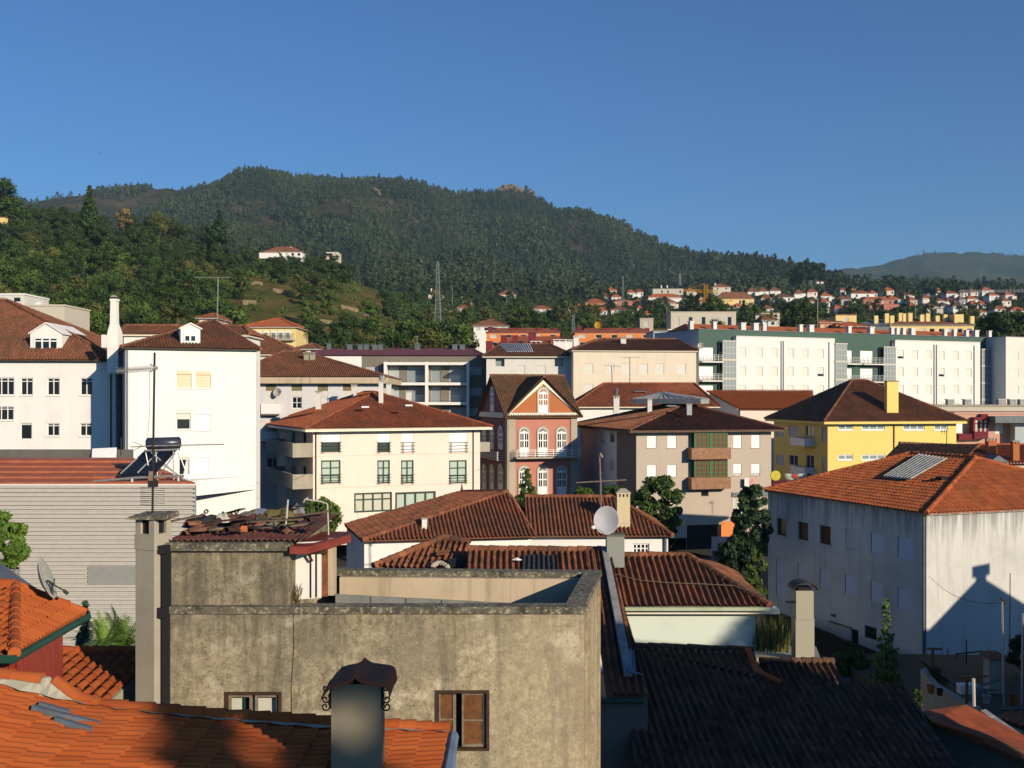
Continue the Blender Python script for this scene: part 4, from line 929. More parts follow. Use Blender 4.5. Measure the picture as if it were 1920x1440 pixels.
for a, c in ((1309, 1347), (1579.5, 1607), (1610, 1648), (1853, 1876)):
    for k in range(3):
        z0 = zrow(1313, 677.5) - 2.86 * k; u0, u1 = f.u(a), f.u(c); e = MB(); e.fbox(f, u0, u1, z0 - .2, z0, .004, 1.2); o = e.build('balcony', 'white_old', b.root); g = MB()
        for j in range(4): g.fbox(f, u0, u1, z0 + .25 * j + .2, z0 + .25 * j + .25, 1.12, 1.17)
        for j in range(6): u = u0 + .05 + (u1 - u0 - .1) * j / 5; g.fbox(f, u - .03, u + .03, z0, z0 + 1., 1.125, 1.165)
        g.build('railing', 'metal', o)
q = MB(); q.slab([(p.x, p.y, ze + .1) for p in offset(fp, .12)], .1); q.build('roof_edge', 'slate_metal', b.root)
q = MB(); rr = [centre(fp, .8, 3, ze + .12), centre(fp, L_ - .8, 3, ze + .12), centre(fp, L_ - 2, 7, ze + 1.35), centre(fp, 2, 7, ze + 1.35)]
q.add(rr); q.add([centre(fp, .8, 11, ze + .12), rr[0], rr[3]]); q.build('roof', 'tile_orange', b.root)
for px in (1313, 1357, 1410, 1434, 1451, 1520, 1539, 1612, 1653, 1693, 1703, 1715, 1731, 1793, 1811, 1834, 1851, 1877):
    u = f.u(px); p = f.pt(u, ze, -2.6); q = MB(); w_ = .62 + .25 * (px % 3 == 0); q.box((p.x, p.y, ze + .7), (w_, w_, 1.2), th); o = q.build('chimney', 'white_old', b.root); q = MB(); q.box((p.x, p.y, ze + 1.36), (w_ + .2, w_ + .2, .1), th); q.build('cap', 'white', o)
q = MB(); p = f.pt(.2, ze - 2.5, .3); q.lathe(p, [(.02, -.08), (.3, -.03), (.5, .1), (.3, 0)], 14, (-.2, -.9, .3)); tag(q.build('satellite_dish', 'dish_old'), 'round dish at the corner of the long green apartment block', 'satellite dish')
# next block to the right
fp = [Vector((X(1886, 178), 178)), Vector((X(2130, 196), 196)), Vector((X(2130, 196) - 4, 208)), Vector((X(1886, 178) - 4, 190))]
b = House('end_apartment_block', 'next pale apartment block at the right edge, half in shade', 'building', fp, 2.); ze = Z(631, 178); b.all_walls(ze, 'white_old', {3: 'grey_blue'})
for k in range(4): z1 = Z(660, 178) - 2.8 * k; b.win(b.front, None, 1, sh=1., uz=(2.2, 3.4, z1 - 1.4, z1)); b.win(b.left, None, 1, sh=1., shm='shutter_grey', fr='shutter_grey', uz=(5.5, 7.5, z1 - 1.4, z1))
b.done()
q = MB(); q.slab([(p.x, p.y, ze + .1) for p in offset(fp, .12)], .1); q.build('roof_edge', 'slate_metal', b.root)
# ------------------------------------------------------------------ right: stained white house with the orange hip roof
dw = 61.; fpw = foot(1737, dw, 20, 16.6, along(1737, dw, R(20), 1440, -1))
b = House('stained_white_house', 'big stained white house with orange hip roof, gable shadow cast on its lit wall', 'house', fpw, 0.)
f, fl = b.front, b.left; ze = Z(962, dw); b.all_walls(ze, 'white_dirty')
def lw(px0, y0, px1, y1): return fl.rect(1400 + px0 / 2.323, 820 + y0 / 2.323, 1400 + px1 / 2.323, 820 + y1 / 2.323)
for r_ in ((131, 354, 173, 426), (222, 370, 268, 446), (318, 386, 366, 464)): b.win(fl, None, 1, gl='glass_brown', fr='wood_dark', uz=lw(*r_), rec=.2, sill='white_dirty')
b.win(fl, None, 1, sh=.93, shm='white_dirty', fr='white_dirty', uz=lw(431, 398, 483, 489), rec=.12)
for r_ in ((541, 418, 597, 508), (658, 438, 720, 530), (128, 532, 168, 606), (222, 553, 262, 628), (318, 576, 364, 660), (428, 602, 481, 690), (539, 628, 597, 720), (657, 655, 716, 750), (128, 612, 168, 700)):
    b.win(fl, None, 1, sh=1., shm='blue_white', fr='concrete', fw=.05, uz=lw(*r_), rec=.13)  # darker frames drawn in for the shade lines of the shallow recesses
b.win(fl, None, 1, gl='dark', fr='iron', uz=lw(453, 836, 487, 905), rec=.2); b.win(fl, None, 3, 2, gl='dark', fr='iron', uz=lw(513, 824, 566, 878), rec=.15)
b.done(.13)
q = MB(); q.tube([fl.pt(fl.L - .12, ze - .1, .09), fl.pt(fl.L - .12, 0, .09)], .09, 8); q.build('downpipe', 'slate_metal', b.root)
q = MB(); u = fl.u(1561); z = Z(1165, fl.d(u)); q.fbox(fl, u - .3, u + 2., z - .08, z, .004, .1); q.fbox(fl, u, u + .3, z + .35, z + .5, .004, .12); q.build('ledge', 'concrete_dark', b.root)
A = centre(fpw, 8.3, 5., Z(859, 68.5)); Bq = centre(fpw, 8.3, 11., Z(859, 68.5))
roof(b.root, fpw, ze, A, Bq, 'side', 'tile_orange', .22, eave='white_dirty', et=.1, tw=.3, ch=.45, amp=.032, ns=7, capr=.15)
e = offset(fpw, .22); E = [Vector((p.x, p.y, ze)) for p in e]; nn = (E[0] - E[3]).cross(A - E[3]).normalized()
q = MB(); c4_ = [pix(1300 + x / 3.097, 560 + y / 3.097, E[3] + Vector((0, 0, .16)), nn) for x, y in ((1105, 1034), (1258, 1048), (1470, 928), (1315, 904))]
q.slab(c4_, .03)
for k in range(9): q.tube([c4_[0].lerp(c4_[1], k / 8) + Vector((0, 0, .03)), c4_[3].lerp(c4_[2], k / 8) + Vector((0, 0, .03))], .06, 6)
q.build('roof_sheeting', 'asbestos', b.root)
q = MB(); p = pix(1300 + 1455 / 3.097, 560 + 1040 / 3.097, E[3] + Vector((0, 0, .1)), nn); q.box(p, (.9, .5, .12), R(20)); q.build('roof_patch', 'dark', b.root)
# red roofs with brick chimneys beyond it
dr = 92.; fp = [Vector((X(1800, dr), dr)), Vector((X(2000, dr), dr)), Vector((X(2000, dr), dr + 11)), Vector((X(1800, dr), dr + 11))]
b = House('brick_chimney_house', 'low house with bright red tile roof and two brick chimneys, beyond the orange hip roof', 'house', fp, 2.); b.all_walls(Z(868, dr), 'white_old'); b.done()
roof(b.root, fp, Z(872, dr), (X(1838, 98), 98, Z(834, 98)), (X(1985, 98), 98, Z(834, 98)), 'front', 'tile_orange', .5, tw=.28)
chimney_on(b.root, 1858, 842, 821, 95, .75, 'brick_orange', cap='concrete'); chimney_on(b.root, 1903, 874, 826, 93, .55, 'brick_orange', cap='concrete')
q = MB(); p = P(1865, 866, 93); q.add([p + Vector((-.9, -.8, 0)), p + Vector((.9, -.8, 0)), p + Vector((0, -.8, .6))]); q.add([p + Vector((.9, -.8, 0)), p + Vector((0, 1.2, .65)), p + Vector((0, -.8, .6))]); q.add([p + Vector((-.9, -.8, 0)), p + Vector((0, -.8, .6)), p + Vector((0, 1.2, .65))]); q.build('dormer', 'slate_metal', b.root)
dk = 82.6; fp = [Vector((X(1690, dk), dk)), Vector((X(1808, dk), dk + 2)), Vector((X(1815, dk + 4), dk + 5)), Vector((X(1694, dk + 4), dk + 3.6))]
b = House('old_brown_roof_house', 'old house whose worn brown roof shows just above the orange hip roof', 'house', fp, 2.); ze = Z(856, dk); b.all_walls(ze, 'concrete_dark'); b.done()
q = MB(); A_, B_, C_, D_ = P(1660, 858, dk - .6), P(1815, 853, dk + 1.5), P(1832, 838, dk + 5), P(1686, 832, dk + 4)
tiles(q, [A_, B_, C_, D_], 0, 1, .24, .38, .05, 4); q.add([p - Vector((0, 0, .1)) for p in (A_, B_, C_, D_)]); caps(q, D_, C_, .15); q.add([A_, D_, D_ - Vector((0, 0, 1)), A_ - Vector((0, 0, .5))]); q.build('roof', 'tile_mossy', b.root)
t = MB(); t.tube([P(1775, 838, 88), P(1775, 805, 88)], .03); t.tube([P(1764, 809, 88), P(1778, 808, 88)], .025); t.tube([P(1766, 806, 88), P(1766, 813, 88)], .02); t.tube([P(1771, 805, 88), P(1771, 813, 88)], .02); tag(t.build('tv_antenna', 'iron'), 'small antenna on the worn brown roof in front of the yellow wall', 'antenna')
# pink and maroon house at the right edge, with a long pale parapet behind
dq = 128.; fp = [Vector((X(1790, dq), dq)), Vector((X(2010, dq), dq)), Vector((X(2010, dq), dq + 12)), Vector((X(1790, dq), dq + 12))]
b = House('maroon_bay_house', 'pink house with maroon glazed bay and deep dark eave, at the right edge', 'house', fp, 2.); f = b.front; ze = Z(775, dq)
b.all_walls(ze, 'pink_light')
b.win(f, (1866, 794, 1881, 813), sh=1., shm='white_paint'); b.win(f, (1793, 790, 1807, 812), sh=1., shm='white_paint'); b.done()
q = MB(); q.fbox(f, f.u(1848), f.L, Z(792, dq), Z(780, dq), .01, 2.6); q.build('eave_band', 'slate_metal', b.root)
q = MB(); u0, u1 = f.u(1820), f.u(1846); q.fbox(f, u0, u1, Z(822, dq), Z(809, dq), .01, 1.); q.fbox(f, u0, u1, Z(787, dq), Z(782, dq), .01, 1.); q.fbox(f, f.u(1836), u1 + .2, Z(781.9, dq), Z(776, dq), .01, .5)
for px in (1820, 1829, 1837, 1845): u = f.u(px); q.fbox(f, u - .12, u + .12, Z(808.9, dq), Z(787.1, dq), .02, .98)
q.fbox(f, u0, u1, Z(795, dq), Z(793, dq), .03, .96); o = q.build('glazed_bay', 'maroon', b.root); q = MB(); q.fbox(f, u0 + .1, u1 - .1, Z(808.5, dq), Z(787.5, dq), .9, .93); q.build('pane', 'glass_curtain', o)
q = MB(); q.fbox(f, f.u(1893), f.u(1925), 2, Z(793, dq), .012, 1.4); q.build('side_wall', 'grey_blue', b.root)
q = MB(); q.fbox(f, f.u(1793), f.u(1819), Z(824, dq), Z(813, dq), .01, .8); q.build('balcony', 'maroon', b.root)
q = MB(); q.slab([Vector((p.x, p.y, Z(773, dq))) for p in offset(fp, .1)], .2); q.build('roof', 'pink_light', b.root)
dpp = 146.; fp = [Vector((X(1752, dpp), dpp)), Vector((X(2020, dpp), dpp)), Vector((X(2020, dpp), dpp + 8)), Vector((X(1752, dpp), dpp + 8))]
b = House('pale_flat_building', 'long flat-roofed pale building with vents on its parapet, behind the maroon bay house', 'building', fp, 2.); b.all_walls(Z(760, dpp), 'beige'); b.done()
q = MB(); q.slab([Vector((p.x, p.y, Z(759, dpp))) for p in offset(fp, .1)], .25); q.build('roof', 'concrete', b.root)
for px in (1781, 1813, 1876, 1897, 1916): p = P(px, 759, dpp + .8); q = MB(); q.box((p.x, p.y, p.z + .35), (.9, .9, .7)); o = q.build('chimney', 'metal_dull', b.root); q = MB(); q.box((p.x, p.y, p.z + .76), (1.1, 1.1, .1)); q.build('cap', 'white_old', o)
# street decorations
t = MB(); t.lathe(P(1454, 892, 92), [(.0, -.05), (.42, -.05), (.45, 0), (.42, .05), (0, .05)], 20, (0, -1, 0)); o = t.build('street_decoration', 'disc_yellow'); tag(o, 'round yellow street decoration beside the taupe house', 'decoration')
def festoon(px0, px1, py, d, lab):
    a, c = P(px0, py, d), P(px1, py, d); m_ = MB(); mid = (a + c) / 2; w = (c - a).length / 2
    pts = [mid + Vector((w * math.cos(math.pi + math.pi * k / 14), 0, w * .75 * math.sin(math.pi + math.pi * k / 14))) for k in range(15)]
    m_.tube(pts, .04, 5); m_.tube([pts[0], pts[0].lerp(pts[-1], .5) + Vector((0, 0, -.15)), pts[-1]], .035, 5)
    for k in range(15):
        dd = (pts[k] - mid).normalized(); m_.tube([mid + dd * w * .55, pts[k] + dd * .22], .025, 4)
    o = m_.build('street_decoration', 'mint'); tag(o, lab, 'decoration')
    g = MB(); g.lathe(mid + Vector((0, -.05, -w * .25)), [(0, -.04), (.2, -.03), (.2, .03), (0, .04)], 10, (0, -1, 0)); g.build('medallion', 'bright_red', o)
festoon(1476, 1504, 889, 92, 'pale half-moon street garland with a red centre, left one by the yellow disc'); festoon(1505, 1529, 888, 94, 'pale half-moon street garland with a red centre, right one beyond the first')
fp = [Vector((X(1450, 112), 112)), Vector((X(1548, 112), 112)), Vector((X(1548, 112), 116)), Vector((X(1450, 112), 116))]
b = House('street_kiosk', 'dark red roofed kiosk in shade below the street garlands', 'kiosk', fp, 1.); b.all_walls(Z(908, 112), 'concrete_dark'); b.done(); q = MB(); q.slab([P(1449, 906, 111.4), P(1552, 906, 111.4), P(1548, 900, 116), P(1450, 900, 116)], .15); q.build('roof', 'maroon', b.root)

# ------------------------------------------------------------------ low white building with mossy roofs
dl = 62.; fpr = [Vector((X(996, dl), dl)), Vector((X(1254, dl), dl + .3)), Vector((X(1254, dl), dl + 8.3)), Vector((X(996, dl), dl + 8))]
b = House('low_white_house', 'long low white house under mossy tile roofs with small paned windows', 'house', fpr, 0.); f = b.front; ze = Z(1003, dl)
b.wall(f, ze, 'white'); b.wall(b.f[1], ze, 'white')
for a, c, n_ in ((1011, 1029.5, 3), (1037, 1055.5, 3), (1094, 1123, 4)): b.win(f, (a, 1024, c, 1046), n_, 3, fw=.09)
b.win(f, (1186.5, 1019, 1217.5, 1038.5), 4, 2, fw=.08)
fa = Fac((X(683, 60), 60), (X(997, dl), dl - .05)); b.f.append(fa); b.wall(fa, Z(1010, 60), 'white'); b.win(fa, (985, 1024, 994, 1046), 2, 3, fw=.08)
fs = Fac((X(650, 66.5), 66.5), (X(683, 60), 60)); b.wall(fs, Z(1010, 60), 'grey_blue'); b.done()  # white side wall with its shade put into the colour
q = MB(); rA, rB = Vector((X(984, 66.3), 66.3, Z(931.5, 66.3))), Vector((X(1148, 66.3), 66.3, Z(931.5, 66.3)))
E = [Vector((X(988, dl - .4), dl - .4, ze)), Vector((X(1261, dl - .2), dl - .2, ze)), Vector((X(1261, dl), dl + 8.8, ze)), Vector((X(988, dl), dl + 8.4, ze))]
tiles(q, [E[0], E[1], rB, rA], 0, 1, .24, .38, .05, 7); tiles(q, [E[1], E[2], rB], 0, 1, .24, .38, .05, 5); tiles(q, [E[2], E[3], rA, rB], 0, 1, .24, .38, .05, 3)
for pl in ([E[0], E[1], rB, rA], [E[1], E[2], rB], [E[2], E[3], rA, rB]): q.add([p - Vector((0, 0, .08)) for p in pl])
caps(q, E[1], rB, .13); caps(q, rA, rB, .13); q.build('roof', 'tile_mid', b.root)
q = MB(); zl = Z(1011, 60); pk = Vector((X(951, 66), 66, Z(922, 66))); F0, F1 = Vector((X(678, 59.5), 59.5, zl)), Vector((X(1004, 61.4), 61.4, zl)); k2 = Vector((X(866, 70), 70, Z(923, 70))); F3 = Vector((X(647, 66.5), 66.5, Z(985, 66.5)))
tiles(q, [F0, F1, pk], 0, 1, .24, .38, .055, 7, jit=.012); tiles(q, [F3, F0, pk, k2], 0, 1, .24, .38, .055, 6, jit=.012)
tiles(q, [F1, Vector((X(1004, 61.4), 70, zl)), pk], 0, 1, .24, .38, .05, 4)
for pl in ([F0, F1, pk], [F3, F0, pk, k2]): q.add([p - Vector((0, 0, .09)) for p in pl])
caps(q, F0, pk, .15); caps(q, k2, pk, .14); caps(q, F3, k2, .13); q.lathe(k2, [(.12, 0), (.09, .15), (.03, .5), (.0, .8)], 8); q.build('roof', 'tile_mid', b.root)
q = MB(); q.fbox(f, -.1, f.L + .3, ze - .16, ze - .02, .004, .3); q.fbox(fa, -.2, fa.L - .3, zl - .17, zl - .03, .004, .3)
q.build('gutter', 'slate_metal', b.root); q = MB(); u = f.u(1247); q.tube([f.pt(u, ze - .1, .09), f.pt(u, 0, .09)], .08, 8); q.build('downpipe', 'slate_metal', b.root)
chimney_on(b.root, 796, 993, 970, 61.3, .28, 'white', slots=False, capo=.03)
t = thing('square_chimney', 'tall cream chimney with three square vents and tiled cap, beside the round dish', 'chimney', (X(1168, 63), 63, Z(992, 63)))
m = MB(); x0 = X(1168, 63); zt = Z(931, 63); zb = Z(994, 63); m.box((x0, 63, (zt + zb) / 2), (.76, .76, zt - zb)); m.box((x0, 63, Z(979, 63)), (.82, .82, .06))
for i in range(4):
    for j in range(4):
        if i in (0, 3) or j in (0, 3): m.box((x0 - .32 + i * .213, 63 - .32 + j * .213, zt + .09), (.12, .12, .18))
m.box((x0, 63, zt + .22), (.84, .84, .08)); m.build('shaft', 'cream_yellow', t)
m = MB(); m.box((x0, 63, zt + .09), (.5, .5, .17)); m.build('flue', 'dark', t)
m = MB(); z = zt + .26; m.hexa([(x0 - .44, 62.56, z), (x0 + .44, 62.56, z), (x0 + .44, 63.44, z), (x0 - .44, 63.44, z)], [(x0 - .16, 62.84, z + .22), (x0 + .16, 62.84, z + .22), (x0 + .16, 63.16, z + .22), (x0 - .16, 63.16, z + .22)]); m.build('cap', 'concrete', t)
# small finial-topped vents behind, and a mast with crossbar
t = MB(); a = P(1127, 985, 46); t.tube([a, P(1126, 905, 46), P(1124, 852, 46)], .05, 6, .035); t.tube([P(1080, 905, 46), P(1126, 902.5, 46), P(1174, 900, 46)], .03, 5); t.tube([P(1124, 852, 46) + Vector((0, 0, .05)), P(1128, 858, 46)], .08, 5); tag(t.build('aerial_mast', 'wood_old'), 'weathered aerial pole with a long crossbar, rising behind the round dish', 'aerial')

# ------------------------------------------------------------------ corrugated metal building with red sheet roof
dc = 55.; fp = [Vector((X(-220, dc), dc)), Vector((X(367, dc), dc)), Vector((X(338, dc + 6.5), dc + 6.5)), Vector((X(-220, dc), dc + 6.5))]
b = House('corrugated_building', 'white horizontally ribbed metal building with red sheet roof, left', 'building', fp, 0.); f = b.front; ze = Z(910, dc)
ws = [(f.u(165), f.u(272), Z(1093.5, dc), Z(1064, dc)), (f.u(-60), f.u(38), Z(1098, dc), Z(1069, dc))]
q = MB(); pit = .222; k = 0; z = ze
while z > 0:
    zl_ = z - pit
    segs = [(0, f.L)]
    for w in ws:
        if zl_ < w[3] and z > w[2]: segs = [s_ for a, c in segs for s_ in ((a, w[0]), (w[1], c)) if s_[1] > s_[0] and s_[0] >= a and s_[1] <= c]
    for a, c in segs:
        pr = ((0, 0), (.10, 0), (.102, .11), (.2, .105), (pit, 0))
        for (h0, o0), (h1, o1) in zip(pr, pr[1:]): q.add([f.pt(a, zl_ + h0, o0), f.pt(c, zl_ + h0, o0), f.pt(c, zl_ + h1, o1), f.pt(a, zl_ + h1, o1)])
    z -= pit
q.build('ribbed_cladding', 'white_metal', b.root)
for g_ in b.f[1:]: b.wall(g_, ze, 'white_old')
b.done()
for w in ws:
    q = MB(); q.fbox(f, w[0], w[1], w[2] - .05, w[3] + .05, -.05, .03); q.build('panel', 'panel_grey', b.root)
q = MB(); q.fbox(f, f.L - .08, f.L + .03, 0, ze, .0, .075); q.build('corner_trim', 'metal', b.root)
q = MB(); q.fbox(f, 0, f.L, ze, Z(907.5, dc), -.1, .09); q.build('flashing', 'white', b.root)
q = MB(); A, B_, C_, D_ = Vector((X(-220, dc), dc, ze + .06)), Vector((X(366, dc), dc, ze + .06)), Vector((X(248, dc + 6), dc + 6, Z(858, dc + 6))), Vector((X(-240, dc + 6), dc + 6, Z(858, dc + 6)))
for i in range(5):
    a0, a1 = A.lerp(D_, i / 5), A.lerp(D_, (i + 1) / 5); c0, c1 = B_.lerp(C_, i / 5), B_.lerp(C_, (i + 1) / 5); up = Vector((0, 0, .1))
    q.add([a0 + up, c0 + up, c1, a1]); q.add([a0, c0, c0 + up, a0 + up])
q.add([B_, Vector((X(338, dc + 6.5), dc + 6.5, ze)), C_]); q.build('roof', 'roof_sheet_red', b.root)
# solar water heater
t = thing('solar_water_heater', 'solar water heater with dark tank on a metal frame, on the red sheet roof', 'solar heater', P(300, 900, 56)); ds = 55.4
m = MB(); ca, cb = P(273, 832, ds), P(340, 830, ds + .4); ax = (cb - ca).normalized(); m.lathe(ca, [(0, -.0), (.2, .01), (.31, .09), (.31, (cb - ca).length - .09), (.2, (cb - ca).length - .01), (0, (cb - ca).length)], 18, ax); m.build('tank', 'tank', t, True)
m = MB(); pl = [P(226, 889, ds + .2), P(290, 886, ds - .5), P(330, 842, ds + .4), P(272, 846, ds + 1.1)]; m.slab(pl, .12); m.build('collector', 'solar', t)
m = MB()
for k in (0, .5): m.tube([pl[0].lerp(pl[1], k) + Vector((0, 0, .02)), pl[3].lerp(pl[2], k) + Vector((0, 0, .02))], .04, 5)
m.build('glazing_bar', 'metal', t); m = MB()
for a, c in (((272, 843), (284, 905)), ((333, 843), (356, 905)), ((292, 846), (296, 905)), ((325, 846), (326, 900)), ((283, 848), (345, 900)), ((328, 850), (296, 895)), ((304, 870), (352, 902))): m.tube([P(*a, ds + .1), P(*c, ds + .1)], .035, 5)
m.tube([P(175, 903, ds - .2), P(250, 896, ds - .2)], .06, 5); m.tube([P(250, 896, ds - .2), P(345, 892, ds)], .06, 5); m.tube([P(270, 845, ds - .1), P(338, 843, ds + .2)], .05, 5); m.tube([P(247, 897, ds - .2), P(247, 906, ds - .2)], .09, 5); m.tube([P(334, 892, ds), P(334, 904, ds)], .08, 5); m.build('frame', 'metal', t)
# stained yard wall and white sheet behind
m = MB(); a, c = P(-150, 843, 66), P(247, 843, 66); m.hexa([(a.x, 66, 0), (c.x, 66, 0), (c.x, 66.3, 0), (a.x, 66.3, 0)], [(a.x, 66, a.z), (c.x, 66, a.z), (c.x, 66.3, a.z), (a.x, 66.3, a.z)]); tag(m.build('yard_wall', 'concrete_dark'), 'stained grey wall behind the red sheet roof', 'wall')
m = MB(); m.slab([P(172, 857, 65.6), P(218, 857, 65.6), P(219, 839, 65.9), P(173, 841, 65.9)], .05); tag(m.build('plastic_sheet', 'cloth_white'), 'white plastic sheet hung over the stained grey wall', 'sheet')
m = MB(); m.tube([P(227, 855, 66), P(227, 820, 66)], .03); tag(m.build('thin_rod', 'iron'), 'thin upright rod by the white plastic sheet', 'rod')

# ------------------------------------------------------------------ the weathered house (nearest large house)
gd = 21.; x0, x1 = X(314, gd), X(1095, gd); xb0, xb1, db = X(640, 26.1), X(1124, 25.3), 25.4
zc = Z(1137, gd); root = thing('weathered_house', 'old grey lichen-stained house with roof terrace parapet and wooden window frames', 'house', ((x0 + x1) / 2, gd + 2, 0))
G = House.__new__(House); G.root = root; G.z0 = 3.; G.walls = []; G.f = []
f = Fac((x0, gd), (x1, gd)); fr = Fac((x1, gd), (xb1, db)); fk = Fac((xb1, db), (x0, db + .6)); fl = Fac((x0, db + .6), (x0, gd))
zw = Z(1150, gd); fl2 = None
G.wall(f, zw, 'weathered'); G.wall(fr, zw, 'weathered'); G.wall(fk, zw, 'weathered'); G.wall(fl, zw, 'weathered')
def wooden(px, open_=False, gl='dark'):
    u0, u1, z0, z1 = f.rect(*px); f.holes.append((u0, u1, z0, z1)); m = MB(); a = -.16
    for q_ in ((u0, u0 + .06, z0, z1), (u1 - .06, u1, z0, z1), (u0 + .06, u1 - .06, z1 - .06, z1), (u0 + .06, u1 - .06, z0, z0 + .05)): m.fbox(f, *q_, a, .012)
    o = m.build('window', 'wood_dark', root); return o, u0, u1, z0, z1
o, u0, u1, z0, z1 = wooden((815.5, 1294, 917.5, 1408)); uc = f.u(861)
for a, c, tilt in ((u0 + .07, uc - .07, .05), (uc + .05, u1 - .07, 0.)):
    m = MB(); zz0, zz1 = z0 + .06, z1 - .07; zm = zz0 + (zz1 - zz0) * .49
    for q_ in ((a, a + .035, zz0, zz1), (c - .06, c, zz0, zz1), (a + .036, c - .061, zz1 - .04, zz1), (a + .036, c - .061, zz0, zz0 + .06), (a + .036, c - .061, zm - .015, zm + .02)): m.fbox(f, *q_, -.11 - tilt, -.06 - tilt)
    s_ = m.build('casement', 'wood_old', o); m = MB(); m.fbox(f, a + .03, c - .05, zz0 + .03, zz1 - .03, -.10 - tilt, -.085 - tilt); m.build('pane', 'wood', s_)
m = MB(); m.add([f.pt(u0, z0, -.21), f.pt(u1, z0, -.21), f.pt(u1, z1, -.21), f.pt(u0, z1, -.21)]); m.build('interior', 'dark', o)
m = MB(); m.fbox(f, u0 + .1, u0 + .45, z0 - .07, z0 - .02, .003, .12); m.build('sill', 'concrete', o)
o, u0, u1, z0, z1 = wooden((420.5, 1297, 528, 1400)); m = MB()
for k in (0, 1):
    a, c = (u0 + .07, (u0 + u1) / 2 - .03) if k == 0 else ((u0 + u1) / 2 + .03, u1 - .07)
    for q_ in ((a, a + .05, z0 + .06, z1 - .07), (c - .05, c, z0 + .06, z1 - .07), (a + .051, c - .051, z1 - .12, z1 - .07), (a + .051, c - .051, z0 + .06, z0 + .1)): m.fbox(f, *q_, -.1, -.05)
m.build('casement', 'wood_old', o); m = MB(); m.fbox(f, u0 + .08, u1 - .08, z0 + .06, z1 - .1, -.2, -.19); m.build('pane', 'glass_curtain', o)
m = MB(); m.add([f.pt((u0 + u1) / 2 + .08, z0, -.18), f.pt(u1 - .08, z0, -.18), f.pt(u1 - .08, z1 - .25, -.18)]); m.add([f.pt((u0 + u1) / 2 - .25, z0, -.175), f.pt((u0 + u1) / 2 - .06, z0, -.175), f.pt((u0 + u1) / 2 - .06, z1 - .15, -.175), f.pt((u0 + u1) / 2 - .25, z1 - .15, -.175)]); m.build('curtain', 'dark_green', o)
ur = fr.L * .28; fr.holes.append((fr.L * .3, fr.L * .62, 7.2, 10.2)); m = MB(); m.fbox(fr, fr.L * .3, fr.L * .62, 7.2, 10.2, -.2, -.12); m.build('side_window', 'wood_dark', root)
G.done(.2)
# parapet with coping; terrace floor
m = MB(); c0 = zw + .002; ct = zc - zw; pw = .34
def strip(p, q, w, z0, z1, ext=0.):
    p, q = Vector(p), Vector(q); t_ = (q - p).normalized(); n_ = Vector((-t_.y, t_.x)); p = p - t_ * ext; q = q + t_ * ext
    r_ = [p - n_ * .06, q - n_ * .06, q + n_ * w, p + n_ * w]; return [(v.x, v.y, z0) for v in r_], [(v.x, v.y, z1) for v in r_]
m.hexa(*strip((x0 - .06, gd), (x1 + .06, gd), pw, c0, zc)); m.hexa(*strip((x1 + .0, gd + pw + .005), (xb1, db - .01), pw, c0, zc - .004)); m.hexa(*strip((xb1 + .02, db), (xb0 - .2, db + .35), pw, c0, zc - .002))
m.build('coping', 'coping', root)
zf = zc - 1.15; m = MB(); m.hexa(*strip((x0 + .2, gd + pw - .05), (x1 - .2, gd + pw - .05), 3.9, zf - .2, zf)); m.build('terrace_floor', 'concrete_dark', root)
m = MB(); ip = Vector((xb1 - .32, db - .16)); iq = Vector((X(640, db), db + .12)); t_ = (iq - ip).normalized(); n_ = Vector((-t_.y, t_.x)); m.hexa([(v.x, v.y, zf) for v in (ip, iq, iq + n_ * .3, ip + n_ * .3)], [(v.x, v.y, c0 - .004) for v in (ip, iq, iq + n_ * .3, ip + n_ * .3)])
m.hexa([(x1 - .3, gd + .3, zf), (x1 - .06, gd + .3, zf), (xb1 - .06, db - .2, zf), (xb1 - .3, db - .2, zf)], [(x1 - .3, gd + .3, c0 - .004), (x1 - .06, gd + .3, c0 - .004), (xb1 - .06, db - .2, c0 - .004), (xb1 - .3, db - .2, c0 - .004)])
m.hexa([(x0 + .1, gd + .02, zf), (x1 - .1, gd + .02, zf), (x1 - .1, gd + .28, zf), (x0 + .1, gd + .28, zf)], [(x0 + .1, gd + .02, c0 - .004), (x1 - .1, gd + .02, c0 - .004), (x1 - .1, gd + .28, c0 - .004), (x0 + .1, gd + .28, c0 - .004)])
m.build('parapet', 'bands', root)
m = MB(); a = P(628, 1120, 25.2); c = P(1030, 1127, 24.9)
for k in range(6):
    p, q_ = a.lerp(c, k / 6 + .002), a.lerp(c, (k + 1) / 6 - .003); zt = Z(1117 + 2.8 * k, 25); m.hexa([(p.x, p.y, zf), (q_.x, q_.y, zf), (q_.x, q_.y + .2, zf), (p.x, p.y + .2, zf)], [(p.x, p.y, zt), (q_.x, q_.y, zt - .03), (q_.x, q_.y + .2, zt - .03), (p.x, p.y + .2, zt)])
m.build('block_kerb', 'block_grey', root)
# right-hand face: pilaster strips and pipe
m = MB()
for k, w_, e_ in ((.04, .12, .05), (.12, .08, .09), (.19, .1, .03), (.86, .1, .06), (.95, .12, .04)): m.fbox(fr, fr.L * k, fr.L * k + w_, 3, zw - .002, .004, e_)
m.build('pilaster', 'weathered', root)
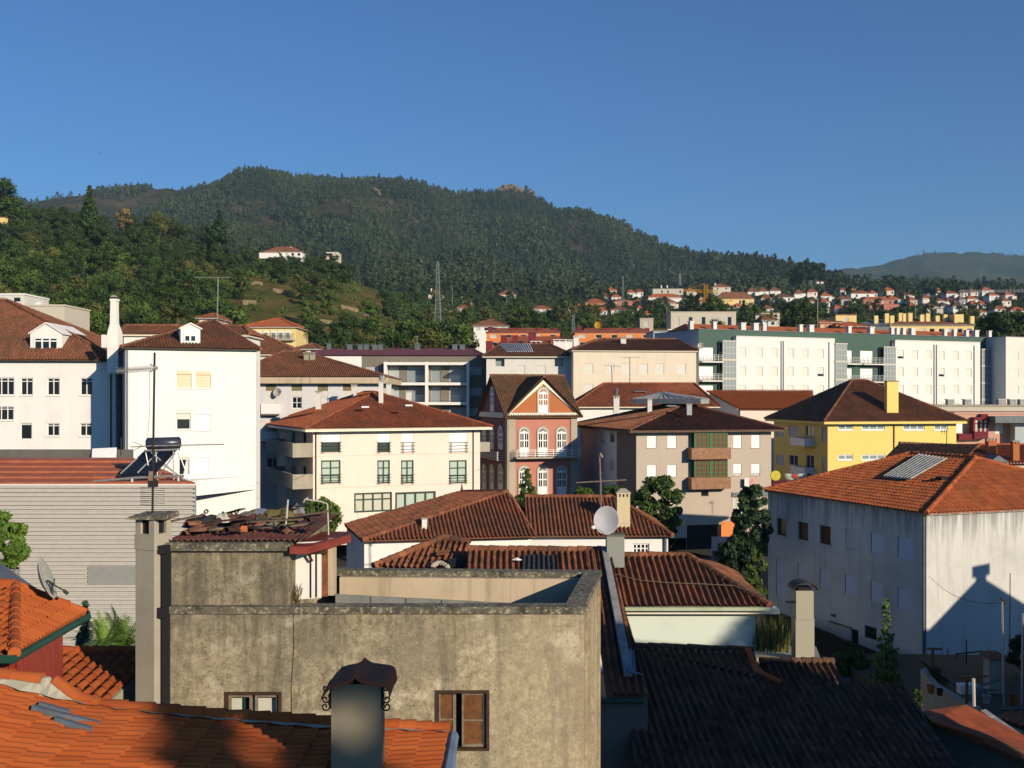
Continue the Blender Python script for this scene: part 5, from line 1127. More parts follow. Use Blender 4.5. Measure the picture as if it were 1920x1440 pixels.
# rooftop room
xr = X(545, gd + .25); zr = Z(1022, gd); m = MB(); m.hexa([(x0 + .02, gd + .15, zc), (xr, gd + .15, zc), (xr, gd + 4.4, zc), (x0 + .02, gd + 4.4, zc)], [(x0 + .02, gd + .15, zr - .08), (xr, gd + .15, zr - .08), (xr, gd + 4.4, zr - .02), (x0 + .02, gd + 4.4, zr - .02)])
m.build('rooftop_room', 'weathered', root)
m = MB(); m.hexa([(x0 - .1, gd + .02, zr - .12), (xr + .05, gd + .02, zr - .12), (xr + .05, gd + .3, zr - .12), (x0 - .1, gd + .3, zr - .12)], [(x0 - .1, gd + .02, zr + .03), (xr + .05, gd + .02, zr + .03), (xr + .05, gd + .3, zr + .05), (x0 - .1, gd + .3, zr + .05)]); m.build('roof_edge', 'coping', root)
m = MB(); zp0, zp1 = zc, zr - .05; xq = X(605, gd + 1.1)
m.hexa([(xr + .005, gd + .7, zp0), (xq, gd + .9, zp0), (xq, gd + 1., zp0), (xr + .005, gd + .8, zp0)], [(xr + .005, gd + .7, zp1), (xq, gd + .9, zp1), (xq, gd + 1., zp1), (xr + .005, gd + .8, zp1)]); o = m.build('side_panel', 'white_old', root)
m = MB()
for k in (.6, .82): x = xr + (xq - xr) * k; m.box((x, gd + .7 + .2 * k - .012, (zp0 + zp1) / 2), (.03, .02, zp1 - zp0 - .04))
m.build('gap', 'dark', o)
m = MB(); m.box((X(609, gd + 1.1), gd + 1.1, (zp0 + zp1) / 2), (.12, .12, zp1 - zp0)); m.build('post', 'rust', root)
m = MB(); m.box((X(620.5, gd + 1.2), gd + 1.3, (zp0 + zp1) / 2), (.15, .3, zp1 - zp0)); m.build('door_jamb', 'bands', root)
m = MB(); a = P(590, 1036, gd + .5); m.tube([P(548, 1034, gd + .5), P(612, 1036, gd + 1.)], .04, 5); m.tube([P(576, 1034, gd + .6), P(585, 1052, gd + .7)], .03, 5); m.build('bracket', 'wood_dark', root)
def corr(mb, a, b_, c, d_, n, amp, mat=None):
    """corrugated sheet over a quad a-b (front), d-c (back), ribs run front to back"""
    nrm = (b_ - a).cross(d_ - a).normalized(); pts = []
    for i in range(n * 4 + 1):
        k = i / (n * 4); h = nrm * (amp * math.cos(2 * math.pi * i / 4)); mb_ = (a.lerp(b_, k) + h, d_.lerp(c, k) + h); pts.append(mb_)
    i0 = len(mb.v)
    for p, q_ in pts: mb.v += [tuple(p), tuple(q_)]
    for i in range(n * 4): mb.f.append((i0 + 2 * i, i0 + 2 * i + 2, i0 + 2 * i + 3, i0 + 2 * i + 1)); mb.uv += [(0, 0)] * 4
m = MB(); corr(m, Vector((x0 - .02, gd + .12, zr + .07)), Vector((xr + .3, gd + .12, zr + .07)), Vector((xr + .3, gd + 4.5, zr + .12)), Vector((x0 - .02, gd + 4.5, zr + .12)), 24, .025)
m.build('roof', 'old_sheet', root)
m = MB(); A = [P(543, 1029, gd - .05), P(576, 1030, gd - .05), P(658, 1006, gd + 1.6), P(655, 1000.5, gd + 3.6), P(560, 1001, gd + 3.9)]
m.slab([p + Vector((0, 0, .05)) for p in A], .03); m.hexa([A[0] - Vector((0, 0, .1)), A[1] - Vector((0, 0, .1)), A[2] - Vector((0, 0, .12)), A[2] - Vector((.05, -.05, .12))], [A[0] + Vector((0, 0, .02)), A[1] + Vector((0, 0, .02)), A[2] + Vector((0, 0, .02)), A[2] + Vector((-.05, .05, .02))]); m.build('roof_flap', 'red_sheet', root)
# black downpipe between chimney and wall
m = MB(); xp = X(312, gd - .02); m.box((xp, gd - .02, (zr + 5.) / 2), (.14, .16, zr - 5.)); m.box((X(309, gd), gd - .05, Z(1029, gd)), (.2, .2, .16)); m.box((X(308, gd), gd - .05, Z(1147, gd)), (.2, .2, .2)); m.build('downpipe', 'dark', root)
# loose junk on the flat roof
def junk_pos(px, py, d): return P(px, py, d)
zj = zr + .13
def onroof(px, d): return Vector((X(px, d), d, zj))
k = 0
for px, d, L_, rz, rx in ((395, 21.9, 1.3, .3, .05), (425, 22.4, 1.6, .15, .1), (440, 23.0, 1.2, -.4, .16), (470, 22.2, 1.5, .1, .05), (498, 22.6, 1.4, .45, .12), (520, 21.8, 1.7, .2, .04), (545, 22.3, 1.5, .1, .1), (568, 23.2, 1.4, .25, .08), (350, 22.0, 1., .5, .08), (455, 23.6, 1.3, .8, .2), (535, 23.6, 1.2, -.3, .2), (585, 22.8, 1.2, .2, .1)):
    L_ *= .62; rz = rz * 1.6 - .2; m = MB(); p = onroof(px, d); c_, s_ = math.cos(rz), math.sin(rz); a = p + Vector((-c_ * L_ / 2, -s_ * L_ / 2, .03 + .1 * (k % 3))); e = p + Vector((c_ * L_ / 2, s_ * L_ / 2, .03 + .1 * (k % 3) + rx)); w = Vector((-s_, c_, 0)) * rnd.uniform(.05, .09)
    m.hexa([a - w, e - w, e + w, a + w], [v + Vector((0, 0, .03)) for v in (a - w, e - w, e + w, a + w)])
    tag(m.build('loose_board', ('wood_old', 'wood_dark', 'brown_dark')[k % 3]), 'weathered board lying in the junk on the flat roof', 'board', 'loose boards on the flat roof'); k += 1
def lump(name, label, cat, px, d, sx, sy, sz, m_, seed, z=0.):
    r_ = random.Random(seed); p = onroof(px, d); m = MB(); n1, n2 = 9, 14; i0 = 0
    for a in range(n1):
        for c in range(n2):
            th, ph = math.pi / 2 * (1 - a / (n1 - 1)), 2 * math.pi * c / n2; k_ = 1 + r_.uniform(-.16, .16) + .18 * math.sin(3 * ph + seed)
            m.v.append((p.x + sx * k_ * math.sin(th) * math.cos(ph), p.y + sy * k_ * math.sin(th) * math.sin(ph), p.z + z + sz * k_ * math.cos(th)))
    m.v = m.v[::1]
    for a in range(n1 - 1):
        for c in range(n2): m.f.append((a * n2 + c, a * n2 + (c + 1) % n2, (a + 1) * n2 + (c + 1) % n2, (a + 1) * n2 + c)); m.uv += [(0, 0)] * 4
    # first ring is the rim: sin(pi/2)=1
    tag(m.build(name, m_, None, True), label, cat)
plain("tarp_olive", (.16, .13, .05), .8, var=.5, scale=4); plain("tarp_grey", (.20, .21, .22), .8, var=.4, scale=4)
lump('tarpaulin', 'crumpled olive-brown tarpaulin heaped on the flat roof', 'tarpaulin', 528, 23.6, .42, .4, .3, 'tarp_olive', 4); lump('plastic_bag', 'grey bulging bag at the right end of the rooftop junk', 'bag', 556, 24, .2, .2, .32, 'tarp_grey', 9)
lump('cloth_bundle', 'dark crumpled sheet at the left end of the rooftop junk', 'cloth', 385, 22.8, .45, .35, .22, 'black_sheet', 12); lump('cloth_bundle', 'pale round bundle among the rooftop boards', 'cloth', 417, 22.9, .16, .15, .18, 'dish_old', 15, .1); lump('sack', 'dark lumpy sack lying in the middle of the rooftop junk', 'sack', 455, 22.8, .3, .25, .2, 'wood_dark', 21); lump('sack', 'yellowish sack between the tarpaulin and the boards', 'sack', 497, 23.2, .3, .25, .2, 'tarp_olive', 25)
m = MB(); p = onroof(456, 21.9); m.box(p + Vector((0, 0, .07)), (.17, .12, .09), .2); m.box(p + Vector((.02, 0, .13)), (.12, .1, .03), .2); tag(m.build('brick', 'tile_orange'), 'orange brick lying on the front edge of the flat roof', 'brick')
m = MB(); m.tube([P(532, 1008, 22.3), P(537, 975, 22.4), P(540, 937, 22.5)], .018); tag(m.build('metal_rod', 'white_metal'), 'pale rod leaning up from the rooftop junk', 'rod')
m = MB(); m.tube([P(616, 1003, 23.5), P(614, 945, 23.5), P(600, 940, 23.5), P(572, 936, 23.5)], .016); m.tube([P(569, 942, 23.5), P(572, 936, 23.5), P(578, 933, 23.5)], .014); tag(m.build('bent_aerial', 'white_metal'), 'thin bent aerial rod over the red roof flap', 'aerial')
m = MB(); a, c = P(432, 992, 26.2), P(545, 968, 27.5); m.hexa([(a.x, a.y, a.z - 1), (X(506, 26), 26.2, a.z - 1), (X(506, 26), 27.6, a.z - 1), (a.x, 27.6, a.z - 1)], [(a.x, a.y, Z(971, 26.2)), (X(506, 26), 26.2, Z(969, 26.2)), (X(506, 26), 27.6, Z(968, 26.2)), (a.x, 27.6, Z(970, 26.2))]); tag(m.build('water_tank_box', 'panel_grey'), 'grey box with curved lid behind the rooftop junk', 'tank')
m = MB(); pts = [];
for i in range(9):
    t_ = math.pi * i / 8; pts.append((X(457, 27) + .3 * (1 - math.cos(t_)), Z(970, 27) + .16 * math.sin(t_)))
for i in range(8): (xa_, za_), (xb_, zb_) = pts[i], pts[i + 1]; m.hexa([(xa_, 26.5, za_), (xb_, 26.5, zb_), (xb_, 27.5, zb_), (xa_, 27.5, za_)], [(xa_, 26.5, za_ + .02), (xb_, 26.5, zb_ + .02), (xb_, 27.5, zb_ + .02), (xa_, 27.5, za_ + .02)])
tag(m.build('curved_lid', 'metal'), 'curved metal lid on the grey rooftop box', 'lid')
m = MB()
r_ = random.Random(5)
for i in range(40): p = P(549, 1135, gd + .35) + Vector((r_.uniform(-.12, .12), r_.uniform(-.05, .1), 0)); m.tube([p, p + Vector((r_.uniform(-.15, .15), r_.uniform(-.1, .1), r_.uniform(.2, .45)))], .006, 3)
tag(m.build('dry_weed', 'leaf_dry'), 'dry weed tuft growing on the parapet by the white panel', 'weed')
# tall chimney with slab cap, aerial on top
ch = 21.0; xc, yc = X(290, ch), ch + .1; t = thing('concrete_chimney', 'tall square concrete chimney with broken slab cap, left of the weathered house', 'chimney', (xc, yc, 4)); rz = R(-24); zs, zt = Z(1000, ch), Z(972, ch); w = .47
m = MB(); m.box((xc - .06, yc, (zs + 4) / 2), (w, w, zs - 4), rz); m.box((xc - .06, yc, zs - .16), (w + .03, w + .03, .3), rz)
for sx in (-1, 1):
    for sy in (-1, 1): c_, s_ = math.cos(rz), math.sin(rz); ox, oy = sx * (w / 2 - .065), sy * (w / 2 - .065); m.box((xc - .06 + ox * c_ - oy * s_, yc + ox * s_ + oy * c_, (zs + zt) / 2), (.13, .13, zt - zs), rz)
m.build('shaft', 'concrete', t); m = MB(); m.box((xc - .06, yc, (zs + zt) / 2 - .01), (w - .12, w - .12, zt - zs - .03), rz); m.build('flue', 'dark', t)
m = MB(); m.hexa([(xc - .5, yc - .3, zt), (xc + .28, yc - .38, zt), (xc + .36, yc + .32, zt), (xc - .34, yc + .36, zt)], [(xc - .46, yc - .3, zt + .05), (xc + .3, yc - .36, zt + .09), (xc + .34, yc + .3, zt + .11), (xc - .3, yc + .34, zt + .1)]); m.build('cap', 'coping', t)
t = thing('tv_antenna', 'tall rooftop antenna mast with two horizontal aerials, standing on the tall square chimney', 'antenna', P(286, 958, ch)); m = MB(); da = ch + .1
m.tube([P(286, 962, da), P(288, 800, da), P(290, 661, da)], .022, 7); m.build('mast', 'iron', t)
m = MB(); m.tube([P(292, 690, da), P(218, 696, da - .3)], .012, 5)
for i in range(15): q_ = P(292, 690, da).lerp(P(218, 696, da - .3), .12 + .86 * i / 15); m.tube([q_ + Vector((.03, .1, -.05)), q_ + Vector((-.02, -.12, .06))], .006, 4); m.tube([q_ + Vector((-.03, .1, .05)), q_ + Vector((.02, -.12, -.06))], .006, 4)
for sx in (-1, 1): m.tube([P(291, 690, da), P(281, 690 + 8 * sx, da)], .014, 4)
m.tube([P(288, 690, da), P(295, 690, da)], .04, 6); m.build('upper_aerial', 'metal_dull', t)
m = MB(); m.tube([P(245, 838, da), P(288, 836, da), P(420, 833, da + .2)], .012, 5)
for i in range(9): q_ = P(285, 836, da).lerp(P(415, 833, da + .2), i / 8.); m.tube([q_ + Vector((0, -.22, 0)), q_ + Vector((0, .22, 0))], .007, 4)
for yy in (828, 846): m.tube([P(248, yy, da), P(268, 836, da)], .007, 4)
m.build('lower_aerial', 'metal_dull', t); m = MB()
m.box(P(287, 907, da), (.16, .14, .13)); m.build('junction_box', 'iron', t); m = MB(); m.box(P(283, 893, da) , (.08, .06, .2), .2); m.build('insulator', 'wood_old', t); m = MB()
for i in range(9): q_ = P(286, 915 + i * 4, da); m.tube([q_ + Vector((-.24, 0, .01)), q_ + Vector((.24, 0, -.01))], .005, 4)
m.build('dipole_array', 'iron', t); m = MB(); m.tube([P(280, 697, da), P(281, 760, da), P(277, 820, da), P(285, 830, da)], .004, 4); m.build('cable', 'iron', t)

# ------------------------------------------------------------------ foreground orange roof
fd = 12.5
def prof(px): return np.interp(px, [-220, 0, 60, 140, 220, 420, 620, 838], [1240, 1284, 1300, 1318, 1331, 1352, 1368, 1374])
root = thing('orange_tiled_roof', 'sagging orange tiled roof with mortared ridge, skylight tiles, lower left foreground', 'roof', (X(300, fd), fd - 2, 8)); m = MB(); tw, ch_ = .15, .29
xs0, xs1 = X(-160, fd), X(836, fd); nc = int((xs1 - xs0) / ch_); ch_ = (xs1 - xs0) / nc; nw = 38; ns = 6
def zx(x): return float(H - (prof(HX + x / fd * F) - HY) / F * fd)
for c in range(nc):
    xa_, xb_ = xs0 + c * ch_, xs0 + (c + 1) * ch_ + .03; za_, zb_ = zx(xa_), zx(xb_)
    for w_ in range(nw):
        jz, jx = rnd.uniform(-.004, .004), rnd.uniform(-.008, .008); i0 = len(m.v)
        for s_ in range(ns + 1):
            k_ = s_ / ns; y = fd - .02 - (w_ + k_) * tw; h = .045 * (abs(math.sin(math.pi * k_)) ** .8) if k_ < .999 else 0
            h = .05 * math.sin(math.pi * min(1, k_ / .78)) if k_ < .78 else .0
            m.v.append((xa_ + jx, y, za_ + h + jz)); m.v.append((xb_ + jx, y, zb_ + h + .028 + jz))
        for s_ in range(ns): e = i0 + 2 * s_; m.f.append((e, e + 2, e + 3, e + 1)); m.uv += [(c + .5, w_ + .5)] * 4
        e = i0; m.f.append(tuple(i0 + 2 * s_ + 1 for s_ in range(ns + 1)) + (i0 + 1,)[:0]); m.uv += [(c + .5, w_ + .5)] * (ns + 1)
m.hasuv = True; m.build('roof_tiles', 'tile_new', root, False)
m = MB(); pts = [-40, 20, 75, 88, 100, 140, 182, 232, 284, 330, 378, 420, 464, 500, 540, 585, 628, 672, 716, 745, 775, 805, 838]
def ry(px): return np.interp(px, [-40, 75, 88, 100, 140, 180, 230, 330, 420, 540, 640, 730, 838], [1262, 1276, 1276, 1276, 1308, 1322, 1327, 1335, 1343, 1350, 1357, 1361, 1368])
m2 = MB(); mm = MB()
for i in range(len(pts) - 1):
    a, c = P(pts[i], ry(pts[i]), fd), P(pts[i + 1], ry(pts[i + 1]), fd)
    if 70 < pts[i] < 99: continue
    d_ = (c - a).normalized(); i0 = len(m2.v)
    for p, r_ in ((a, .075), (c + d_ * .03, .097)):
        for j in range(10): tt = math.pi * j / 9; m2.v.append((p.x - d_.z * r_ * math.sin(tt), p.y + r_ * math.cos(tt), p.z + d_.x * r_ * math.sin(tt)))
    for j in range(9): m2.f.append((i0 + j, i0 + 10 + j, i0 + 11 + j, i0 + j + 1)); m2.uv += [(i + .5, 700.5)] * 4
    m2.f.append(tuple(i0 + 10 + j for j in range(10))); m2.uv += [(i + .5, 700.5)] * 10
m2.hasuv = True; m2.build('ridge_tiles', 'tile_new', root, False)
N_ = 60
for i in range(N_):
    pa, pb = -150 + 988 * i / N_, -150 + 988 * (i + 1) / N_; a, c = P(pa, ry(pa) + 2, fd - .05), P(pb, ry(pb) + 2, fd - .05); a2, c2 = Vector((a.x, fd - .16 - .03 * math.sin(i * 1.7), zx(a.x) + .07)), Vector((c.x, fd - .16 - .03 * math.sin((i + 1) * 1.7), zx(c.x) + .07))
    mm.add([a2, c2, c, a]); mm.add([(a.x, fd, a.z), (c.x, fd, c.z), (c.x, fd + .02, 7), (a.x, fd + .02, 7)])
for dx, dz, r_ in ((86, 1268, .09), (92, 1276, .11), (84, 1280, .12), (98, 1284, .1)): mm.lathe(P(dx, dz, fd) - Vector((0, 0, r_)), [(0, -r_), (r_, -r_ * .3), (r_ * .95, r_ * .4), (r_ * .5, r_ * .9), (0, r_)], 10)
mm.build('mortar', 'mortar', root)
m = MB(); xe = X(840, fd); m.tube([(xe + .05, fd + .05, zx(xe) - .06), (xe + .05, fd - 5.5, zx(xe) - .08)], .075, 8); m.tube([(xe + .05, fd + .02, zx(xe) - .1), (xe + .02, fd - .0, 5)], .05, 8); m.build('gutter', 'blue_metal', root)
m = MB(); m.hexa([(xs0, fd - 5.6, 5), (xe - .1, fd - 5.6, 5), (xe - .1, fd - .03, 5), (xs0, fd - .03, 5)], [(xs0, fd - 5.6, zx(xe) - .12), (xe - .1, fd - 5.6, zx(xe) - .12), (xe - .1, fd - .03, zx(xe) - .12), (xs0, fd - .03, zx(xe) - .12)]); m.build('wall', 'mortar', root)
nrm = Vector((-(zx(X(60, fd) + .5) - zx(X(60, fd))) / .5, 0, 1)).normalized()
for (a, c) in (((62, 1330), (124, 1347)), ((75, 1324), (130, 1340)), ((104, 1352), (172, 1372)), ((118, 1345), (186, 1361))):
    m = MB(); p0 = Vector((X(60, fd), fd, zx(X(60, fd)) + .055)); A, B_ = pix(*a, p0, nrm), pix(*c, p0, nrm); d_ = (B_ - A).normalized(); s_ = Vector((0, 1, 0)); m.hexa([A - s_ * .06, B_ - s_ * .06, B_ + s_ * .06, A + s_ * .06], [v + Vector((0, 0, .05)) for v in (A - s_ * .03, B_ - s_ * .03, B_ + s_ * .03, A + s_ * .03)]); m.build('skylight_tile', 'slate_metal', root)
# chimney with curled tile cap and scroll irons
cd = 10.9; xa, xb = X(621, cd), X(714, cd); t = thing('tile_capped_chimney', 'rendered grey chimney with curled red tile cap and iron scrolls, foreground', 'chimney', ((xa + xb) / 2, cd, 8)); zt = Z(1283, cd)
m = MB(); m.hexa([(xa, cd, 8), (xb, cd, 8), (xb - .02, cd + .5, 8), (xa + .02, cd + .5, 8)], [(xa, cd, zt), (xb, cd, zt), (xb - .02, cd + .5, zt), (xa + .02, cd + .5, zt)]); m.build('shaft', 'concrete_dark' if False else 'chimney_render' if 'chimney_render' in MAT else 'concrete', t)
for i in range(7):
    m = MB(); x = xa + .06 + (xb - xa - .12) * (i // 2) / 3; y = cd + .06 + .38 * (i % 2); m.box((x, y, zt + .03), (.05, .05, .07)); m.build('cap_support', 'concrete_dark', t)
def cap_sheet(sgn):
    """one large curved tile: from the peak outwards, drooping and rolled down at its outer edge"""
    m = MB(); prof_ = [(-4, 1259), (4, 1266), (14, 1270), (28, 1272), (44, 1274), (53, 1277), (58, 1284), (59, 1292), (60, 1299)] if sgn > 0 else [(-4, 1259), (-11, 1267), (-20, 1271), (-36, 1274), (-49, 1278), (-57, 1286), (-64, 1295), (-67, 1301)]
    cxp = 672; ny = 8; pts = []
    for j in range(ny + 1):
        y = cd - .1 + .74 * j / ny; bow = .02 * math.cos(math.pi * (j / ny - .5)) - .01; r_ = []
        for dx, py in prof_: p = P(cxp + dx, py, cd); r_.append(Vector((p.x, y, p.z + bow)))
        pts.append(r_)
    n_ = len(prof_)
    for k_ in (0, -.035):
        for j in range(ny):
            for i in range(n_ - 1):
                q_ = [pts[j][i], pts[j][i + 1], pts[j + 1][i + 1], pts[j + 1][i]]; m.add([v + Vector((0, 0, k_)) for v in q_], [(3.5, .5)] * 4)
    for i in range(n_ - 1): m.add([pts[0][i] + Vector((0, 0, -.035)), pts[0][i + 1] + Vector((0, 0, -.035)), pts[0][i + 1], pts[0][i]], [(3.5, .5)] * 4)
    for j in range(ny): m.add([pts[j][-1] + Vector((0, 0, -.035)), pts[j + 1][-1] + Vector((0, 0, -.035)), pts[j + 1][-1], pts[j][-1]], [(3.5, .5)] * 4)
    m.build('cap_tile', 'tile_red', t)
cap_sheet(1); cap_sheet(-1)
def scroll(cx, cy, r, turn, s_):
    return [P(cx, cy, cd + .03) + Vector((s_ * (r * (1 - k / 26)) * math.cos(turn + k * .34), 0, (r * (1 - k / 26)) * math.sin(turn + k * .34))) for k in range(22)]
for s_, xe_ in ((-1, xa - .012), (1, xb + .012)):
    m = MB(); edge = 619 if s_ < 0 else 716
    m.tube([(xe_, cd + .03, Z(1280, cd)), (xe_, cd + .03, Z(1330, cd))], .01, 5)
    for cy, r in ((1311, .042), (1325, .046), (1290, .03)):
        m.tube([(xe_, cd + .03, Z(cy - 12, cd)), (xe_ + s_ * .02, cd + .03, Z(cy - 4, cd))] + scroll(edge + s_ * 9, cy, r, math.pi, s_), .009, 5)
    m.build('iron_scroll', 'iron', t)

# ------------------------------------------------------------------ lower left: lean-to roof, red hut, dish
lz = Z(1318, 15); root = thing('lean_to_roof', 'low orange tiled lean-to between the red hut and the tall square chimney', 'roof', (X(190, 21), 21, 5)); m = MB(); A, B_ = P(60, 1366, 19.4), P(296, 1366, 19.4); C_, D_ = P(296, 1223, 23.6), P(84, 1223, 23.6); A.x = D_.x - .1; B_.x = C_.x
tiles(m, [A, B_, C_, D_], 0, 1, .25, .38, .04, 8); m.add([p - Vector((0, 0, .07)) for p in (A, B_, C_, D_)]); caps(m, D_, C_, .12, .36); m.build('tiles', 'tile_new', root); m = MB(); m.hexa([(D_.x, A.y + .2, 5), (C_.x, A.y + .2, 5), (C_.x, C_.y, 5), (D_.x, C_.y, 5)], [(D_.x, A.y + .2, A.z), (C_.x, A.y + .2, A.z), (C_.x, C_.y, C_.z - .1), (D_.x, C_.y, C_.z - .1)]); m.build('wall', 'mortar', root)
# red hut
hd = 17.; root = thing('red_hut', 'red ribbed metal hut with bright orange tiled hip roof and green gutter', 'hut', (X(40, hd), hd + 1, 8)); m = MB()
cn = P(27, 1227, hd); cr = P(160, 1150, hd + 3.6); apx = P(30, 1098, hd + 3.2); cl = P(-140, 1222, hd + .2); apl = P(-140, 1098, hd + 3.2)
tiles(m, [cn, cr, apx], 0, 1, .17, .3, .028, 8); tiles(m, [cl, cn, apx, apl], 0, 1, .17, .3, .028, 8)
for pl in ([cn, cr, apx], [cl, cn, apx, apl]): m.add([p - Vector((0, 0, .06)) for p in pl])
caps(m, cn, apx, .09, .32); caps(m, cr, apx, .08, .32); caps(m, apl, apx, .1, .32); m.build('roof', 'tile_new', root)
m = MB(); dn = Vector((0, 0, -.07)); m.tube([cl + dn, cn + dn + Vector((0, -.05, 0)), cr + dn + Vector((.05, 0, 0))], .07, 8); m.build('gutter', 'gutter_green', root)
m = MB()
wa, wb, wc = Vector((cl.x, cn.y + .35, 0)), Vector((cn.x - .06, cn.y + .35, 0)), Vector((X(136, cr.y + .2), cr.y - .3, 0))
for a, c in ((wa, wb), (wb, wc)):
    d_ = (c - a); n_ = max(4, int(d_.length / .12)); nn = Vector((d_.y, -d_.x, 0)).normalized() * .02
    for i in range(n_ * 2):
        p, q_ = a + d_ * (i / (n_ * 2)), a + d_ * ((i + 1) / (n_ * 2)); o0, o1 = (nn, nn) if i % 2 else (-nn, -nn)
        za_, zb_ = cn.z - .1 + (cr.z - cn.z) * (0 if c is wb else (i / (n_ * 2))), 0
        m.add([(p + o0).to_tuple()[:2] + (6.,), (q_ + o1).to_tuple()[:2] + (6.,), (q_ + o1).to_tuple()[:2] + (za_ - .03,), (p + o0).to_tuple()[:2] + (za_ - .03,)])
        m.add([(p + o0).to_tuple()[:2] + (6.,), (p - o0).to_tuple()[:2] + (6.,), (p - o0).to_tuple()[:2] + (za_ - .03,), (p + o0).to_tuple()[:2] + (za_ - .03,)])
m.build('ribbed_wall', 'red_wall_metal', root)
# grey roof behind and the tilted dish
m = MB(); m.slab([P(-120, 1110, 22), P(70, 1112, 22), P(64, 1100, 24), P(0, 1054, 24.2), P(-120, 1000, 24.4)], .1); tag(m.build('grey_metal_roof', 'slate_metal'), 'plain grey sloping metal roof behind the red hut', 'roof')
t = thing('satellite_dish', 'weathered dish turned away to the right, behind the orange hut roof', 'satellite dish', P(97, 1120, 20)); m = MB(); c = P(84, 1086, 20.); ax = Vector((.97, .2, .36)).normalized()
m.lathe(c, [(.02, -.07), (.18, -.05), (.33, .0), (.4, .05), (.405, .055), (.39, .06), (.22, .0), (.02, -.03)], 24, ax); m.build('reflector', 'dish_old', t, True)
m = MB(); m.tube([P(98, 1122, 20), P(98, 1094, 20), P(88, 1088, 20)], .022, 6); m.tube([P(92, 1092, 20), P(122, 1108, 19.9)], .014, 5); m.tube([P(102, 1084, 20), P(101, 1096, 20)], .012, 5); m.build('bracket', 'iron', t); m = MB(); m.lathe(P(123, 1110, 19.9), [(0, -.05), (.035, -.04), (.035, .05), (0, .06)], 8, (.5, 0, -.4)); m.build('receiver', 'iron', t)

# ------------------------------------------------------------------ old roofs right of the weathered house
def roofpiece(name, label, quads, mat, tw=.24, ch=.38, amp=.06, ns=8, capl=(), walls=(), jit=.014, sag=None, under=.1, group=None):
    pts = [p for q_ in quads for p in q_]; c = sum(pts, Vector((0, 0, 0))) / len(pts); root = thing(name, label, 'roof', (c.x, c.y, min(p.z for p in pts)), group); m = MB()
    for q_ in quads:
        tiles(m, q_, 0, 1, tw, ch, amp, ns, jit=jit, sag=sag); m.add([p - Vector((0, 0, under)) for p in q_])
    for a, c_ in capl: caps(m, a, c_, .14, .4)
    m.build('tiles', mat, root); return root
zr_ = Z(1031, 42); ridgeL, ridgeM = P(880, 1030, 42), P(1138, 1032, 42)
e0, e1 = Vector((X(880, 42) + .2, 33., zr_ - 3.25)), Vector((X(1207, 33.1), 33., Z(1305, 33.1)))
# strip in front of the flashing (long slope towards the camera)
q1 = [Vector((ridgeL.x, 38.4, zr_ - 1.3)), Vector((ridgeM.x, 38.4, zr_ - 1.3)), ridgeM, ridgeL]
r1 = roofpiece('old_ridge_roof', 'worn reddish tile roof just beyond the parapet, with a black sheet patch', [q1], 'tile_old', capl=[(ridgeL, ridgeM)], sag=lambda u, v, U, V: -.05 * math.sin(3.1 * u / U) - .02 * math.sin(u * 2.1))
m = MB(); nq = (q1[1] - q1[0]).cross(q1[3] - q1[0]).normalized(); zz = [pix(x, y, q1[0] + Vector((0, 0, .13)), nq) for x, y in ((980, 1072), (1047, 1072), (1044, 1040), (982, 1040))]; corr(m, zz[0], zz[1], zz[2], zz[3], 7, .05); m.build('sheet_patch', 'black_sheet', r1)
lp = pix(970, 1051, q1[0] + Vector((0, 0, .15)), nq); m = MB()
for i in range(8): a0, a1 = 2 * math.pi * i / 8, 2 * math.pi * (i + 1) / 8; r0, r1_ = .22 * (1 + .3 * math.sin(i * 2.3)), .22 * (1 + .3 * math.sin((i + 1) * 2.3)); m.add([lp + Vector((0, 0, .12)), lp + Vector((r0 * math.cos(a0), r0 * .4 * math.sin(a0), .02)), lp + Vector((r1_ * math.cos(a1), r1_ * .4 * math.sin(a1), .02))])
tag(m.build('plastic_rag', 'cloth_white'), 'scrap of white plastic lying on the worn reddish tiles', 'rag')
sA, sB, sC, sD = Vector((X(1085, 33.1), 33.1, Z(1303, 33.1))), P(1207, 1306, 33.1), P(1162, 1085, 40.2), ridgeM
sl = [Vector((X(1100, 42), 33.1, Z(1304, 33.1))), Vector((X(1216, 33.1), 33.1, Z(1304, 33.1))), Vector((ridgeM.x + .1, 42, zr_)), Vector((X(1100, 42), 42, zr_))]
r2 = roofpiece('valley_roof', 'narrow old tiled slope beside the weathered house, ending at a grey metal flashing', [sl], 'tile_old')
m = MB(); e = Z(1312, 33.1); m.hexa([(X(1098, 33), 33.2, 2), (X(1216, 33), 33.2, 2), (X(1216, 33), 33.5, 2), (X(1098, 33), 33.5, 2)], [(X(1098, 33), 33.2, e - .05), (X(1216, 33), 33.2, e - .05), (X(1216, 33), 33.5, e - .05), (X(1098, 33), 33.5, e - .05)]); m.build('wall', 'concrete_dark', r2)
m = MB(); m.tube([(X(1090, 33), 33.05, e - .02), (X(1206, 33), 33.05, e - .02)], .09, 8); m.build('gutter', 'gutter_green', r2)
